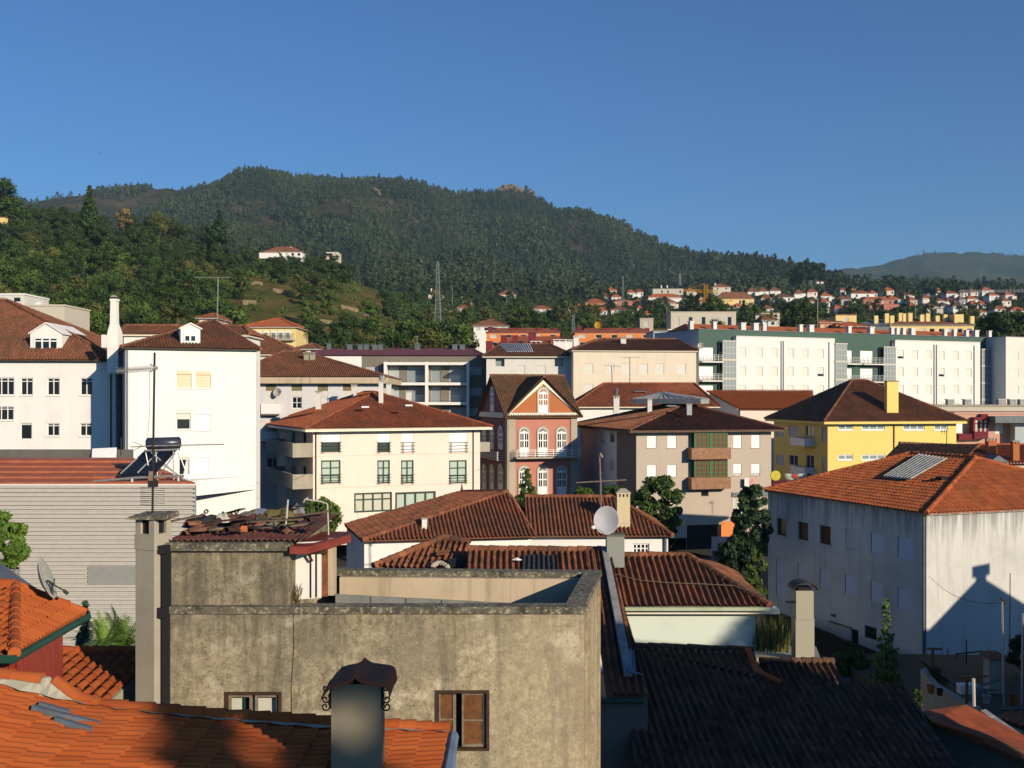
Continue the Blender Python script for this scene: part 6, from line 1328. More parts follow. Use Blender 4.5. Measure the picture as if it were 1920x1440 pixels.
# back part, collapsing
nl = Vector((0, -math.sin(R(20)), math.cos(R(20))))
cp = [pix(700, 1062, P(830, 1008, 44), nl), pix(885, 1072, P(830, 1008, 44), nl), pix(880, 1016, P(830, 1008, 44), nl), P(831, 1008, 44)]
r3 = roofpiece('collapsing_roof', 'collapsing old roof with slipped tiles and a dark hole, left of the black sheet patch', [[cp[0], cp[1], cp[2], cp[3]]], 'tile_old', capl=[(cp[0], cp[3]), (cp[3], cp[2])], jit=.04, sag=lambda u, v, U, V: -.12 * math.sin(3.1 * u / U) * math.sin(2.5 * v / max(V, .1)))
m = MB(); hp = [pix(x, y, cp[0] + Vector((0, 0, .16)), nl) for x, y in ((842, 1062), (868, 1062), (866, 1044), (838, 1048))]; m.slab(hp, .02); m.build('hole', 'dark', r3)
m = MB(); hp = [pix(x, y, cp[0] + Vector((0, 0, .22)), nl) for x, y in ((818, 1040), (842, 1038), (838, 1030), (820, 1032))]; m.slab(hp, .03); m.build('slipped_sheet', 'rust', r3)
m = MB(); rr = random.Random(3)
for i in range(7): p = pix(812 + i * 4.5, 1060 - 5 * math.sin(i * .6), cp[0] + Vector((0, 0, .2)), nl); m.lathe(p, [(0, -.1), (.1 + .04 * rr.random(), -.05), (.12, 0), (.06, .08), (0, .1)], 7, (rr.uniform(-.3, .3), rr.uniform(-.3, .3), 1))
m.build('fallen_masonry', 'granite', r3)
# hip roof with the mint wall
dm = 38.4; rT0, rT1 = P(1142, 1042, 42.5), P(1288, 1042, 42.5); eA, eB = P(1148, 1137, dm), P(1443, 1137, dm); eC = Vector((eB.x + .3, dm + 8, eB.z))
r4 = roofpiece('mint_wall_house', 'old brown hip roof over a pale mint wall with mossy white gutter', [[eA, eB, rT1, rT0], [eB, eC, rT1]], 'tile_old', capl=[(eB, rT1), (rT0, rT1)], sag=lambda u, v, U, V: -.03 * math.sin(u * 1.7)); r4['category'] = 'house'
m = MB(); m.fbox(Fac((eA.x, dm), (eB.x, dm)), -.1, eB.x - eA.x + .02, eA.z - .14, eA.z - .02, -.1, .12); m.build('gutter', 'mint_moss' if 'mint_moss' in MAT else 'mint', r4)
m = MB(); fm = Fac((X(1158, dm + .5), dm + .5), (X(1411, dm + .5), dm + .5)); m.fbox(fm, 0, fm.L, 3, eA.z - .32, -.3, 0); m.build('wall', 'mint', r4); m = MB(); m.fbox(fm, -.05, fm.L + .9, eA.z - .31, eA.z - .15, -.3, .35); m.build('eave_board', 'cream_paint', r4)
m = MB(); m.hexa([(X(1411, dm + .5), dm + .51, 3), (X(1411, dm + .5) + .1, dm + .51, 3), (X(1411, dm) + .3, dm + 7, 3), (X(1411, dm) + .1, dm + 7, 3)], [(X(1411, dm + .5), dm + .51, eA.z - .33), (X(1411, dm + .5) + .1, dm + .51, eA.z - .33), (X(1411, dm) + .3, dm + 7, eA.z - .33), (X(1411, dm) + .1, dm + 7, eA.z - .33)]); m.build('side_wall', 'mint', r4)
m = MB(); m.tube([(X(1158, dm) + .02, dm + .42, eA.z - .3), (X(1172, dm), dm + .42, 6.8)], .02, 5); m.build('cable', 'white_paint', r4)
m = MB(); nn_ = (eB - eA).cross(rT0 - eA).normalized(); m.tube([pix(x, y, eA + Vector((0, 0, .17)), nn_) for x, y in ((1152, 1076), (1200, 1088), (1260, 1093), (1320, 1095), (1375, 1098), (1436, 1118))], .014, 4); tag(m.build('loose_cable', 'wood_old'), 'pale loose cable sagging across the old brown hip roof', 'cable')
# grey flashing and crumpled sheet
m = MB(); A = [P(1128, 1033, 41.8), P(1139, 1034, 41.8), P(1186, 1262, 33.9), P(1170, 1262, 33.9)]
A = [p + Vector((0, 0, .18)) for p in A]; m.hexa([p - Vector((0, 0, .3)) for p in A], A); tag(m.build('roof_flashing', 'metal_dull'), 'long grey metal flashing running down between two old roofs', 'flashing')
m = MB(); B4 = [P(1170, 1268, 33.6), P(1192, 1267, 33.6), P(1190, 1226, 35.2), P(1174, 1224, 35.2)]; B4 = [p + Vector((0, 0, .14)) for p in B4]; corr(m, B4[0], B4[1], B4[2], B4[3], 2, .03); m.add([B4[0], B4[1] + Vector((.3, -.1, -.1)), B4[1], B4[0] + Vector((0, .05, 0))]); tag(m.build('crumpled_sheet', 'blue_metal'), 'crumpled bluish metal sheet at the foot of the long flashing', 'metal sheet')
# dish pillar and dish
t = thing('dish_pillar', 'square grey rendered pillar rising through the old roofs behind the round dish', 'pillar', P(1152, 1060, 42)); m = MB(); m.box((X(1153, 41.6), 41.6, (Z(1003, 41.6) + Z(1062, 41.6)) / 2), (.68, .6, Z(1003, 41.6) - Z(1062, 41.6))); m.build('shaft', 'mint_grey' if 'mint_grey' in MAT else 'concrete', t); m = MB(); m.box((X(1153, 41.6), 41.6, Z(1002, 41.6)), (.76, .68, .06)); m.build('cap', 'concrete_dark', t)
t = thing('satellite_dish', 'big round pale dish facing the camera, on the square pillar', 'satellite dish', P(1140, 1003, 41)); m = MB(); c = P(1137, 976, 41); ax = Vector((-.28, -.95, .22)).normalized(); m.lathe(c, [(0, -.06), (.2, -.05), (.4, .0), (.53, .06), (.54, .07), (.52, .065), (.38, .02), (.2, -.03), (0, -.045)], 32, ax)
for i, (x, y, z) in enumerate(m.v):
    m.v[i] = (c.x + (x - c.x) * .92, y, c.z + (z - c.z) * 1.03)
m.build('reflector', 'dish', t, True)
m = MB(); m.tube([P(1140, 1003, 41.2), P(1140, 985, 41.2), P(1138, 978, 41.1)], .035, 7); m.tube([P(1134, 1003, 40.9), P(1128, 996, 40.6), P(1114, 990, 40.3)], .02, 5); m.build('arm', 'metal_dull', t); m = MB(); m.lathe(P(1112, 989, 40.25), [(0, -.08), (.06, -.07), (.08, 0), (.05, .08), (0, .09)], 10, (-.3, -.6, .1)); m.build('receiver', 'white_paint', t)
# big dark roof in shade
n7 = Vector((math.sin(R(4)) * math.sin(R(17)), -math.cos(R(4)) * math.sin(R(17)), math.cos(R(17)))); p7 = P(1180, 1213, 38)
def on7(px, py, up=0.): return pix(px, py, p7 + n7 * up, n7)
hd_ = Vector((math.cos(R(4)), math.sin(R(4)), 0)); tp = [on7(1163, 1211), on7(1413, 1218), on7(1690, 1283), on7(1780, 1420)]
# plane patch big enough to run out of the frame: expressed along its own eave direction
dn_ = Vector((n7.x, n7.y, 0)).normalized(); dn3 = (dn_ * math.cos(R(17)) - Vector((0, 0, math.sin(R(17))))); 
def uv7(p): return (p - p7).dot(hd_), (p - p7).dot(dn3)
def p_uv(u, v): return p7 + hd_ * u + dn3 * v
cor = [uv7(on7(1163, 1211)), uv7(on7(1412, 1220)), uv7(on7(1436, 1272)), uv7(on7(1575, 1278)), uv7(on7(1690, 1283)), uv7(on7(1745, 1360)), uv7(on7(1800, 1480)), uv7(on7(1420, 1640)), uv7(on7(1195, 1560)), uv7(on7(1196, 1300))]
polyA = [on7(1205, 1490), on7(1830, 1490), on7(1690, 1284), on7(1440, 1276), on7(1410, 1218), on7(1166, 1211)]
root = thing('dark_tiled_roof', 'large dark mossy tile roof in deep shade, lower right', 'roof', (polyA[1].x - 4, 33, 3)); m = MB()
def tile_in(m, poly, tw, ch, amp, ns, jit):
    """tiles over a convex polygon on the plane of the dark roof, laid along its own slope direction"""
    q_ = [uv7(p) for p in poly]; ua, ub = min(p[0] for p in q_), max(p[0] for p in q_); lo, hi = max(p[1] for p in q_), min(p[1] for p in q_)
    e0, e1 = p_uv(ua, lo), p_uv(ub, lo); pts = [e0 + dn3 * .001, e1 + dn3 * .001]
    def inside(u):
        vs = []
        for i in range(len(q_)):
            (x0_, y0_), (x1_, y1_) = q_[i], q_[(i + 1) % len(q_)]
            if abs(x1_ - x0_) > 1e-6 and min(x0_, x1_) - 1e-6 <= u <= max(x0_, x1_) + 1e-6: vs.append(y0_ + (y1_ - y0_) * (u - x0_) / (x1_ - x0_))
        return (min(vs), max(vs)) if vs else (0, 0)
    nc_ = int((ub - ua) / tw * ns); nr = int((lo - hi) / ch) + 1; us = [ua + (ub - ua) * i / nc_ for i in range(nc_ + 1)]; rs = [inside(u) for u in us]; jc = {}
    for j in range(nr):
        va, vb_ = hi + j * ch, hi + (j + 1) * ch + .06; i0 = len(m.v); al = []
        for i, u in enumerate(us):
            a, c = rs[i]; y0_, y1_ = min(max(va, a), c), min(max(vb_, a), c); jj = jc.setdefault((j, int((u - ua) / tw)), (rnd.uniform(-jit, jit), rnd.uniform(-jit, jit) * 2))
            h = amp * math.cos(2 * math.pi * (u - ua) / tw) + jj[0]; wob = .03 * math.sin(u * 1.3) * math.sin(j * .7)
            m.v.append(tuple(p_uv(u, y0_) + n7 * (h + wob))); m.v.append(tuple(p_uv(u, y1_ + jj[1]) + n7 * (h + .035 + wob))); al.append(y1_ - y0_ > 1e-4)
        for i in range(nc_):
            if al[i] or al[i + 1]: e = i0 + 2 * i; m.f.append((e, e + 2, e + 3, e + 1)); cu = math.floor((us[i] + us[i + 1] - 2 * ua) / 2 / tw * 2 + .5); m.uv += [(cu + .5, j + .5)] * 4
    m.hasuv = True
tile_in(m, [on7(1196, 1500), on7(1850, 1520), on7(1690, 1284), on7(1437, 1276), on7(1166, 1211)][0:3] + [on7(1437, 1274), on7(1166, 1211)], .25, .38, .062, 8, .012)
tile_in(m, [on7(1166, 1211), on7(1412, 1219), on7(1437, 1274)], .25, .38, .062, 8, .012)
for pl in ([on7(1196, 1500), on7(1850, 1520), on7(1690, 1284), on7(1437, 1274), on7(1166, 1211)], [on7(1166, 1211), on7(1412, 1219), on7(1437, 1274)]): m.add([p - n7 * .13 for p in pl])
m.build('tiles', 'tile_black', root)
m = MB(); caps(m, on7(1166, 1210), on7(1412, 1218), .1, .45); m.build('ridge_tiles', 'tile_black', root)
m = MB(); caps(m, on7(1402, 1218, .04), on7(1420, 1262, .04), .11, .4); caps(m, on7(1416, 1258, .04), on7(1462, 1281, .04), .1, .4); m.build('verge_tiles', 'tile_orange', root)
m = MB(); vA, vB = on7(1690, 1284), on7(1850, 1520); m.hexa([vA + Vector((0, 0, -3)), vB + Vector((0, 0, -3)), vB + Vector((.15, .1, -3)), vA + Vector((.15, .1, -3))], [vA - n7 * .14, vB - n7 * .14, vB - n7 * .14 + Vector((.15, .1, 0)), vA - n7 * .14 + Vector((.15, .1, 0))]); m.build('wall', 'concrete_dark', root)
# small roof piece beyond the verge
n8 = Vector((0, -math.sin(R(16)), math.cos(R(16)))); p8 = P(1430, 1243, 39.5); s8 = [pix(x, y, p8, n8) for x, y in ((1452, 1282), (1577, 1282), (1562, 1241), (1424, 1241))]
roofpiece('small_mossy_roof', 'small dark mossy roof patch beyond the orange verge tiles', [s8], 'tile_black', capl=[(s8[3], s8[2])])
# yard ground between roofs, plinth and metal-capped chimney
m = MB(); m.slab([P(1412, 1233, 41), P(1540, 1238, 41), P(1530, 1212, 45), P(1412, 1209, 45)], .3); tag(m.build('yard_slab', 'concrete'), kind='structure')
t = thing('round_capped_chimney', 'square pale chimney with half-round metal cap, in front of the stained white wall', 'chimney', P(1510, 1240, 40.8)); d_ = 40.8; m = MB(); xa, xb = X(1492, d_), X(1527, d_); zb, zm, zt = Z(1240, d_), Z(1162, d_), Z(1108, d_)
m.hexa([(xa, d_, zb), (xb, d_, zb), (xb, d_ + .65, zb), (xa, d_ + .65, zb)], [(xa, d_, zm), (xb, d_, zm), (xb, d_ + .65, zm), (xa, d_ + .65, zm)]); m.hexa([(xa + .02, d_ + .02, zm + .03), (xb - .02, d_ + .02, zm + .03), (xb - .02, d_ + .6, zm + .03), (xa + .02, d_ + .6, zm + .03)], [(xa + .02, d_ + .02, zt), (xb - .02, d_ + .02, zt), (xb - .02, d_ + .6, zt), (xa + .02, d_ + .6, zt)]); m.box(((xa + xb) / 2, d_ + .32, zm + .015), (.72, .7, .04)); m.build('shaft', 'chimney_grey', t)
m = MB(); cx_ = (xa + xb) / 2; rr_ = .46
for i in range(10):
    a0, a1 = math.pi * i / 10, math.pi * (i + 1) / 10; pts = [(cx_ - rr_ * math.cos(a), zt + .03 + .28 * math.sin(a)) for a in (a0, a1)]
    m.hexa([(pts[0][0], d_ - .15, pts[0][1]), (pts[1][0], d_ - .15, pts[1][1]), (pts[1][0], d_ + .8, pts[1][1]), (pts[0][0], d_ + .8, pts[0][1])], [(pts[0][0], d_ - .15, pts[0][1] + .03), (pts[1][0], d_ - .15, pts[1][1] + .03), (pts[1][0], d_ + .8, pts[1][1] + .03), (pts[0][0], d_ + .8, pts[0][1] + .03)])
m.build('cap', 'iron', t); m = MB(); m.box((cx_, d_ + .3, zt + .06), (.5, .5, .14)); m.box((xa - .15, d_ + .2, Z(1131, d_)), (.3, .3, .05)); m.build('flue', 'dark', t)

m = MB(); bw = [fl0 for fl0 in (P(1434, 1140, 73), P(1728, 1258, 58))]; m.hexa([(bw[0].x, bw[0].y, -.01), (bw[1].x, bw[1].y, -.01), (bw[1].x + .2, bw[1].y + .1, -.01), (bw[0].x + .2, bw[0].y + .1, -.01)], [bw[0], bw[1], bw[1] + Vector((.2, .1, 0)), bw[0] + Vector((.2, .1, 0))]); tag(m.build('boundary_wall', 'wall_black'), 'dark boundary wall along the foot of the stained white house', 'wall')
# ------------------------------------------------------------------ bottom right: terraces, orange roofs, poles
m = MB(); m.slab([P(1700, 1330, 44), P(2050, 1400, 40), P(2050, 1230, 58), P(1560, 1225, 58)], .4); tag(m.build('back_yard', 'yard_soil'), kind='structure')
n9 = Vector((0, -math.sin(R(12)), math.cos(R(12)))); p9 = P(1800, 1330, 36); s9 = [pix(x, y, p9, n9) for x, y in ((1990, 1440), (1735, 1370), (1725, 1330), (1808, 1320))]
def flatroof(name, label, poly, m_, t_=.12, cat='roof'):
    q_ = MB(); q_.slab(poly, t_); return tag(q_.build(name, m_), label, cat)
A = [P(1726, 1334, 35.2), P(1745, 1350, 34.2), P(1960, 1420, 33.), P(1960, 1400, 35.), P(1812, 1321, 36.6)]
sh_ = thing('orange_shed', 'low shed with a dull orange sheet roof and mossy front edge, bottom right corner', 'shed', (A[2].x - 2, 34.5, 3)); q = MB(); q.slab(A, .08); q.build('roof', 'orange_sheet', sh_)
q = MB(); e_ = [P(1728, 1345, 35.), P(1960, 1440, 32.8)]; q.tube([e_[0], e_[0].lerp(e_[1], .5) + Vector((0, 0, .1)), e_[1]], .2, 7); q.build('eave', 'tile_mossy', sh_); q = MB(); q.hexa([(A[0].x, A[0].y, 2), (A[2].x, A[2].y, 2), (A[3].x, A[3].y, 2), (A[4].x, A[4].y, 2)], [(A[0].x, A[0].y, A[0].z - .2), (A[2].x, A[2].y, A[2].z - .2), (A[3].x, A[3].y, A[3].z - .2), (A[4].x, A[4].y, A[4].z - .2)]); q.build('wall', 'concrete_dark', sh_)
A = [P(1858, 1341, 38.5), P(1990, 1395, 37), P(1990, 1350, 40.5), P(1900, 1346, 40)]
sh_ = thing('orange_outbuilding', 'brighter orange flat-tiled outbuilding roof at the right edge', 'shed', (A[0].x + 1, 39, 3)); q = MB(); tiles(q, [A[0], A[1], A[2], A[3]], 0, 1, .22, .34, .03, 6); q.build('roof', 'tile_orange', sh_); q = MB(); q.hexa([(p.x, p.y, 2) for p in A], [(p.x, p.y, p.z - .1) for p in A]); q.build('wall', 'concrete', sh_)
q = MB()
for k in range(4): p, c = P(1838 + 20 * k, 1336 + 14 * k, 37.4 - .5 * k), P(1856 + 20 * k, 1349 + 14 * k, 36.9 - .5 * k); q.hexa([p, c, c + Vector((.25, .15, 0)), p + Vector((.25, .15, 0))], [v + Vector((0, 0, .08)) for v in (p, c, c + Vector((.25, .15, 0)), p + Vector((.25, .15, 0)))])
tag(q.build('roof_coping', 'metal_dull'), 'broken grey coping strip between the two orange shed roofs', 'coping')
q = MB(); wl = [(1726, 1255, 44), (1750, 1285, 42.5), (1790, 1308, 41), (1830, 1330, 39.5)]
for i in range(3):
    a, c = P(*wl[i]), P(*wl[i + 1]); q.hexa([(a.x, a.y, 1), (c.x, c.y, 1), (c.x + .3, c.y + .2, 1), (a.x + .3, a.y + .2, 1)], [a, c, c + Vector((.3, .2, 0)), a + Vector((.3, .2, 0))])
tag(q.build('garden_wall', 'concrete'), 'low pale garden wall descending towards the orange shed roof', 'wall')
q = MB(); pts = [P(x, y, 42.5) for x, y in ((1725, 1262), (1760, 1290), (1805, 1316))]; q.tube([p + Vector((0, -.1, .5)) for p in pts], .035, 6); tag(q.build('black_pipe', 'dark'), 'black pipe running along the low garden wall', 'pipe')
t = thing('yard_chimney', 'squat grey chimney with tiled top against the shaded white wall', 'chimney', P(1865, 1300, 48)); q = MB(); q.box((X(1862, 48), 48, (Z(1231, 48) + Z(1305, 48)) / 2), (.62, .6, Z(1231, 48) - Z(1305, 48))); q.build('shaft', 'concrete', t); q = MB(); x_ = X(1862, 48); z = Z(1231, 48); q.hexa([(x_ - .46, 47.55, z), (x_ + .46, 47.55, z), (x_ + .46, 48.45, z), (x_ - .46, 48.45, z)], [(x_ - .2, 47.8, z + .24), (x_ + .2, 47.8, z + .24), (x_ + .2, 48.2, z + .24), (x_ - .2, 48.2, z + .24)]); q.build('cap', 'tile_old', t)
def pole(pts, r, mat, label, name='pole', cat='pole'):
    q_ = MB(); q_.tube([P(*p) for p in pts], r, 6); return tag(q_.build(name, mat), label, cat)
pole([(1826, 1324, 38), (1825, 1272, 38)], .06, 'white_metal', 'short white post by the orange shed roof')
pole([(1812, 1320, 39), (1813, 1274, 39)], .05, 'rust', 'rusty post left of the short white post'); pole([(1795, 1272, 39.2), (1852, 1268, 39.2)], .045, 'rust', 'rusty crossbar resting over the short white post', 'crossbar', 'bar')
pole([(1747, 1290, 44), (1749, 1215, 44)], .06, 'rust', 'rusty tee-shaped post at the foot of the white house corner'); pole([(1738, 1216, 44), (1766, 1217, 44)], .05, 'rust', 'crossbar on top of the rusty tee-shaped post', 'crossbar', 'bar')
pole([(1788, 1302, 42), (1776, 1216, 42)], .03, 'wood_old', 'leaning bamboo stake before the shaded white wall', 'stake', 'stake')
pole([(1882, 1326, 40), (1880, 1180, 40), (1879, 1128, 40)], .035, 'metal', 'tall thin mast with small yagi before the shaded white wall'); 
q = MB(); q.tube([P(1876, 1122, 40), P(1888, 1131, 40)], .03, 5); q.tube([P(1886, 1125, 40), P(1883, 1136, 40)], .025, 5); q.tube([P(1878, 1120, 40), P(1879, 1128, 40)], .03, 5); tag(q.build('small_aerial', 'iron'), 'small aerial head on the tall thin mast', 'aerial')
pole([(1915, 1345, 40), (1917, 1240, 40), (1918, 1150, 40)], .04, 'metal', 'tall bare pole at the right edge of the yard'); pole([(1893, 1225, 50), (1894, 1075, 50)], .02, 'iron', 'very thin upright rod against the lit white wall', 'rod', 'rod')
pole([(1792, 1235, 52), (1793, 1226, 52), (1843, 1221, 52)], .04, 'iron', 'bent dark pipe running to the squat grey chimney', 'pipe', 'pipe'); pole([(1812, 1245, 52), (1812, 1199, 52)], .03, 'iron', 'short dark vent rod before the shaded white wall', 'rod', 'rod')
q = MB(); a = P(1798, 1297, 40.5); q.box(a + Vector((.3, 0, .1)), (.65, .35, .3), .1); q.box(a + Vector((.3, 0, .27)), (.7, .4, .06), .1); tag(q.build('plastic_trough', 'white_old'), 'pale plastic trough in the back yard', 'trough')

# clutter in the yard, awning by the garage, wires
aw = MB(); aw.slab([P(1334, 1006, 99), P(1384, 1006, 99), P(1384, 1030, 96.5), P(1334, 1032, 96.5)], .12); aw.fbox(Fac((X(1336, 97), 97.2), (X(1382, 97), 97.2)), 0, X(1382, 97) - X(1336, 97), 1, Z(1034, 97), -.2, 0); tag(aw.build('garage_awning', 'metal_dull'), 'grey canvas awning beside the dark garage of the taupe house', 'awning')
for i, (x, y, d, sz, m_, nm, lab) in enumerate(((1745, 1300, 41.5, .32, 'tile_orange', 'plant_pot', 'terracotta pot at the top of the low garden wall'), (1762, 1304, 41.2, .26, 'wood_dark', 'plant_pot', 'dark pot beside the terracotta one on the garden wall'), (1838, 1306, 40, .35, 'blue_metal', 'bucket', 'bluish bucket behind the short white post'), (1850, 1318, 39.5, .3, 'metal_dull', 'bucket', 'grey bucket near the orange outbuilding'), (1900, 1322, 40, .4, 'rust', 'barrel', 'rusty barrel at the right edge of the yard'))):
    q = MB(); q.lathe(P(x, y, d), [(0, 0), (sz * .36, 0), (sz * .5, sz * .95), (sz * .54, sz), (sz * .46, sz), (sz * .4, sz * .8), (0, sz * .78)], 12); tag(q.build(nm, m_), lab, nm.replace('_', ' '))
for i, (x, y, L_) in enumerate(((1780, 1296, 2.2), (1800, 1300, 1.8), (1870, 1330, 2.))):
    q = MB(); a = P(x, y, 42 - i); q.tube([a, a + Vector((L_ * .8, -.3, .15 + .5 * (i == 1)))], .05, 4); tag(q.build('timber', 'wood_old'), 'old timber lying in the back yard', 'timber', 'old timbers in the back yard')
def wire(p, q_, sag, label, r=.012):
    m = MB(); m.tube([p.lerp(q_, k / 14) - Vector((0, 0, sag * 4 * (k / 14) * (1 - k / 14))) for k in range(15)], r, 4); tag(m.build('overhead_wire', 'iron'), label, 'wire')
wire(P(479, 905, 82), P(590, 880, 99), .5, 'dark wire from the white house to the cream house'); wire(P(690, 1035, 60), P(665, 935, 99.8), .4, 'wire rising to the ground floor windows of the cream house'); wire(P(1447, 950, 106), P(1446, 1000, 74), .3, 'wire from the taupe house to the stained white house'); wire(P(895, 880, 106), P(952, 860, 112), .3, 'short wire between the cream house and the pink house')
wire(P(1879, 1130, 40), P(1742, 1080, 60.5), .5, 'wire from the tall thin mast to the stained white wall'); wire(P(272, 790, 81), P(215, 760, 84), .2, 'short wire between the two tall white houses')
# cracks and cable on the near wall, small fittings on the white gable
m = MB(); m.tube([P(550, 1152, gd - .012), P(551, 1215, gd - .012), P(546, 1290, gd - .012), P(547, 1345, gd - .012)], .006, 4); tag(m.build('wall_cable', 'wood_dark'), 'thin dark cable running down the weathered grey wall', 'cable')

r_ = random.Random(31)
for i in range(26):
    px, d_ = r_.uniform(352, 590), r_.uniform(21.6, 23.6); p = onroof(px, d_); a = r_.uniform(0, 3.1); q = MB(); w, l = .09, .19; c_, s_ = math.cos(a), math.sin(a); tl = r_.uniform(-.06, .06)
    pts = [(-w, 0), (-w * .6, .05), (0, .07), (w * .6, .05), (w, 0)]
    for k in range(4):
        (y0, h0), (y1, h1) = pts[k], pts[k + 1]; T = lambda x, y, h: p + Vector((x * c_ - y * s_, x * s_ + y * c_, h + .03 + .05 * (i % 3) + tl * x / l)); q.hexa([T(-l, y0, h0 - .015), T(l, y0, h0 - .015), T(l, y1, h1 - .015), T(-l, y1, h1 - .015)], [T(-l, y0, h0), T(l, y0, h0), T(l, y1, h1), T(-l, y1, h1)])
    tag(q.build('loose_tile', ('tile_dull', 'wood_dark', 'concrete_dark', 'tile_dull')[i % 4]), 'loose curved roof tile lying in the junk on the flat roof', 'tile', 'loose tiles on the flat roof')
# ------------------------------------------------------------------ unseen houses: one read off its gable shadow, two added only to cast shade
ca, sa = math.cos(SUN_AZ), math.sin(SUN_AZ)
def sxy(u, w): return Vector((u * ca + w * sa, u * sa - w * ca))     # u across the sunlight, w towards the sun
def gable_house(label, u0, u1, w0, w1, zeave, zridge, chim=None, um=None):
    um = um or (u0 + u1) / 2; A = [sxy(u0, w0), sxy(u1, w0), sxy(u1, w1), sxy(u0, w1)]
    h = House('unseen_house', label, 'house', A, 0.); h.all_walls(zeave, 'cream_light')
    for k in range(3):
        for z in (2., 5.): h.win(h.f[0], None, 2, uz=(1 + k * 3.2, 2.1 + k * 3.2, z, z + 1.4), fr='white_paint')
    h.done(); q = MB(); g0, g1 = sxy(um, w0), sxy(um, w1)
    a = [Vector((p.x, p.y, zeave)) for p in A]; r0, r1 = Vector((g0.x, g0.y, zridge)), Vector((g1.x, g1.y, zridge))
    q.slab([a[1], a[2], r1, r0], .12); q.slab([a[0], r0, r1, a[3]], .12); q.build('roof', 'tile_red', h.root); q = MB(); q.add([a[0], a[1], r0]); q.add([a[2], a[3], r1]); q.build('gable', 'cream_light', h.root)
    if chim:
        uu, ww, zt, cw = chim; c = sxy(uu, ww); q = MB(); q.box((c.x, c.y, (zridge - 1.5 + zt) / 2), (cw, cw, zt - zridge + 1.5), SUN_AZ); o = q.build('chimney', 'white_old', h.root); q = MB(); q.box((c.x, c.y, zt + .12), (cw + .5, cw + .5, .3), SUN_AZ); q.build('cap', 'tile_red', o)
    return h
hz = Vector((sdir.x, sdir.y)).normalized(); slope = math.tan(SUN_EL); fwall = Fac(fpw[0], fpw[1])
def shadow_src(px, py, w):
    u = fwall.u(px); p = fwall.pt(u, Z(py, fwall.d(u))); uu = p.x * ca + p.y * sa; ww = p.x * sa - p.y * ca; return uu, p.z + (w - ww) * slope
wg = -6.
uL, zL = shadow_src(1736, 1157, wg); uP, zP = shadow_src(1838, 1080, wg); uR, zR = shadow_src(1925, 1160, wg); uT, zT = shadow_src(1838, 1072, wg + .5)
kL = (zP - zL) / (uP - uL); kR = (zP - zR) / (uR - uP)
gable_house('gabled house outside the frame on the right that shades the stained white wall', uP - 5.5, uP + 5.5, wg, wg + 9, zP - 5.5 * (kL + kR) / 2, zP, (uP + .05, wg + .4, zT - .1, .75), uP)
gable_house('unseen gabled house added behind the viewpoint to shade the dark tiled roof', 17.9, 33.4, 5, 13, 15.3, 18.2)  # put in to keep the lower right roofs in shade
gable_house('unseen gabled house added outside the frame to shade the back yard', 37.2, 59, 4, 12, 13.6, 16.2, None, 46)  # put in to darken the yard, its height set for that

# ------------------------------------------------------------------ trees
def leaf_quads(pos, nrm, size, rs, asp=.6):
    n = len(pos); nrm = nrm / (np.linalg.norm(nrm, axis=1, keepdims=True) + 1e-9); r = rs.normal(size=(n, 3)); a = np.cross(nrm, r); a /= (np.linalg.norm(a, axis=1, keepdims=True) + 1e-9); b = np.cross(nrm, a)
    s = size * rs.uniform(.6, 1.3, (n, 1)); a = a * s; b = b * s * asp
    return np.stack([pos - a, pos - b * .9, pos + a, pos + b * .9], 1)
def quads_mesh(name, Q, uv, mat):
    n = len(Q); me = bpy.data.meshes.new(name); me.vertices.add(4 * n); me.vertices.foreach_set("co", Q.reshape(-1).astype(np.float32)); me.loops.add(4 * n); me.loops.foreach_set("vertex_index", np.arange(4 * n, dtype=np.int32)); me.polygons.add(n); me.polygons.foreach_set("loop_start", np.arange(0, 4 * n, 4, dtype=np.int32))
    try: me.polygons.foreach_set("loop_total", np.full(n, 4, dtype=np.int32))
    except Exception: pass
    l = me.uv_layers.new(name="UVMap"); l.data.foreach_set("uv", np.repeat(uv, 4, 0).astype(np.float32).ravel()); me.materials.append(MAT[mat]); me.update(); me.validate(); return me
def crown_cloud(rs, clumps, n, leaf, asp=.6, droop=0., rn=.34):
    c = np.array([k[:3] for k in clumps]); r = np.array([k[3] for k in clumps]); w = r ** 2 / (r ** 2).sum(); idx = rs.choice(len(c), n, p=w); d = rs.normal(size=(n, 3)); d /= np.linalg.norm(d, axis=1, keepdims=True)
    rad = r[idx, None] * (rs.uniform(0, 1, (n, 1)) ** .35) * rs.uniform(.85, 1.12, (n, 1)); pos = c[idx] + d * rad * np.array([1, 1, .82]); tone = rs.uniform(0, 1, len(c))
    Q = leaf_quads(pos, d + rs.normal(size=(n, 3)) * rn + np.array([0, 0, droop]), leaf, rs, asp)
    return Q, np.stack([np.clip(tone[idx] * .75 + rs.uniform(0, .25, n), 0, 1), rs.uniform(0, 1, n)], 1)
def round_clumps(rs, R_, h0, h1, n, top=.55, small=1.):
    out = []
    for i in range(n):
        k = (i + .5) / n; z = h0 + (h1 - h0) * k; prof_ = math.sin(math.pi * (.12 + .80 * k ** .9)) ** .7; rr = R_ * prof_ * math.sqrt(rs.uniform(.15, 1)); a = rs.uniform(0, 6.283)
        out.append((rr * math.cos(a) * .8, rr * math.sin(a) * .8, z, R_ * rs.uniform(.26, .46) * small))
    return out
def cone_clumps(rs, R_, h0, h1, n):
    out = []
    for i in range(n):
        k = (i + .5) / n; z = h0 + (h1 - h0) * k; rr = R_ * (1 - k) ** .85; a = i * 2.4; out.append((rr * .62 * math.cos(a), rr * .62 * math.sin(a), z, max(.18 * R_, rr * .55)))
    return out
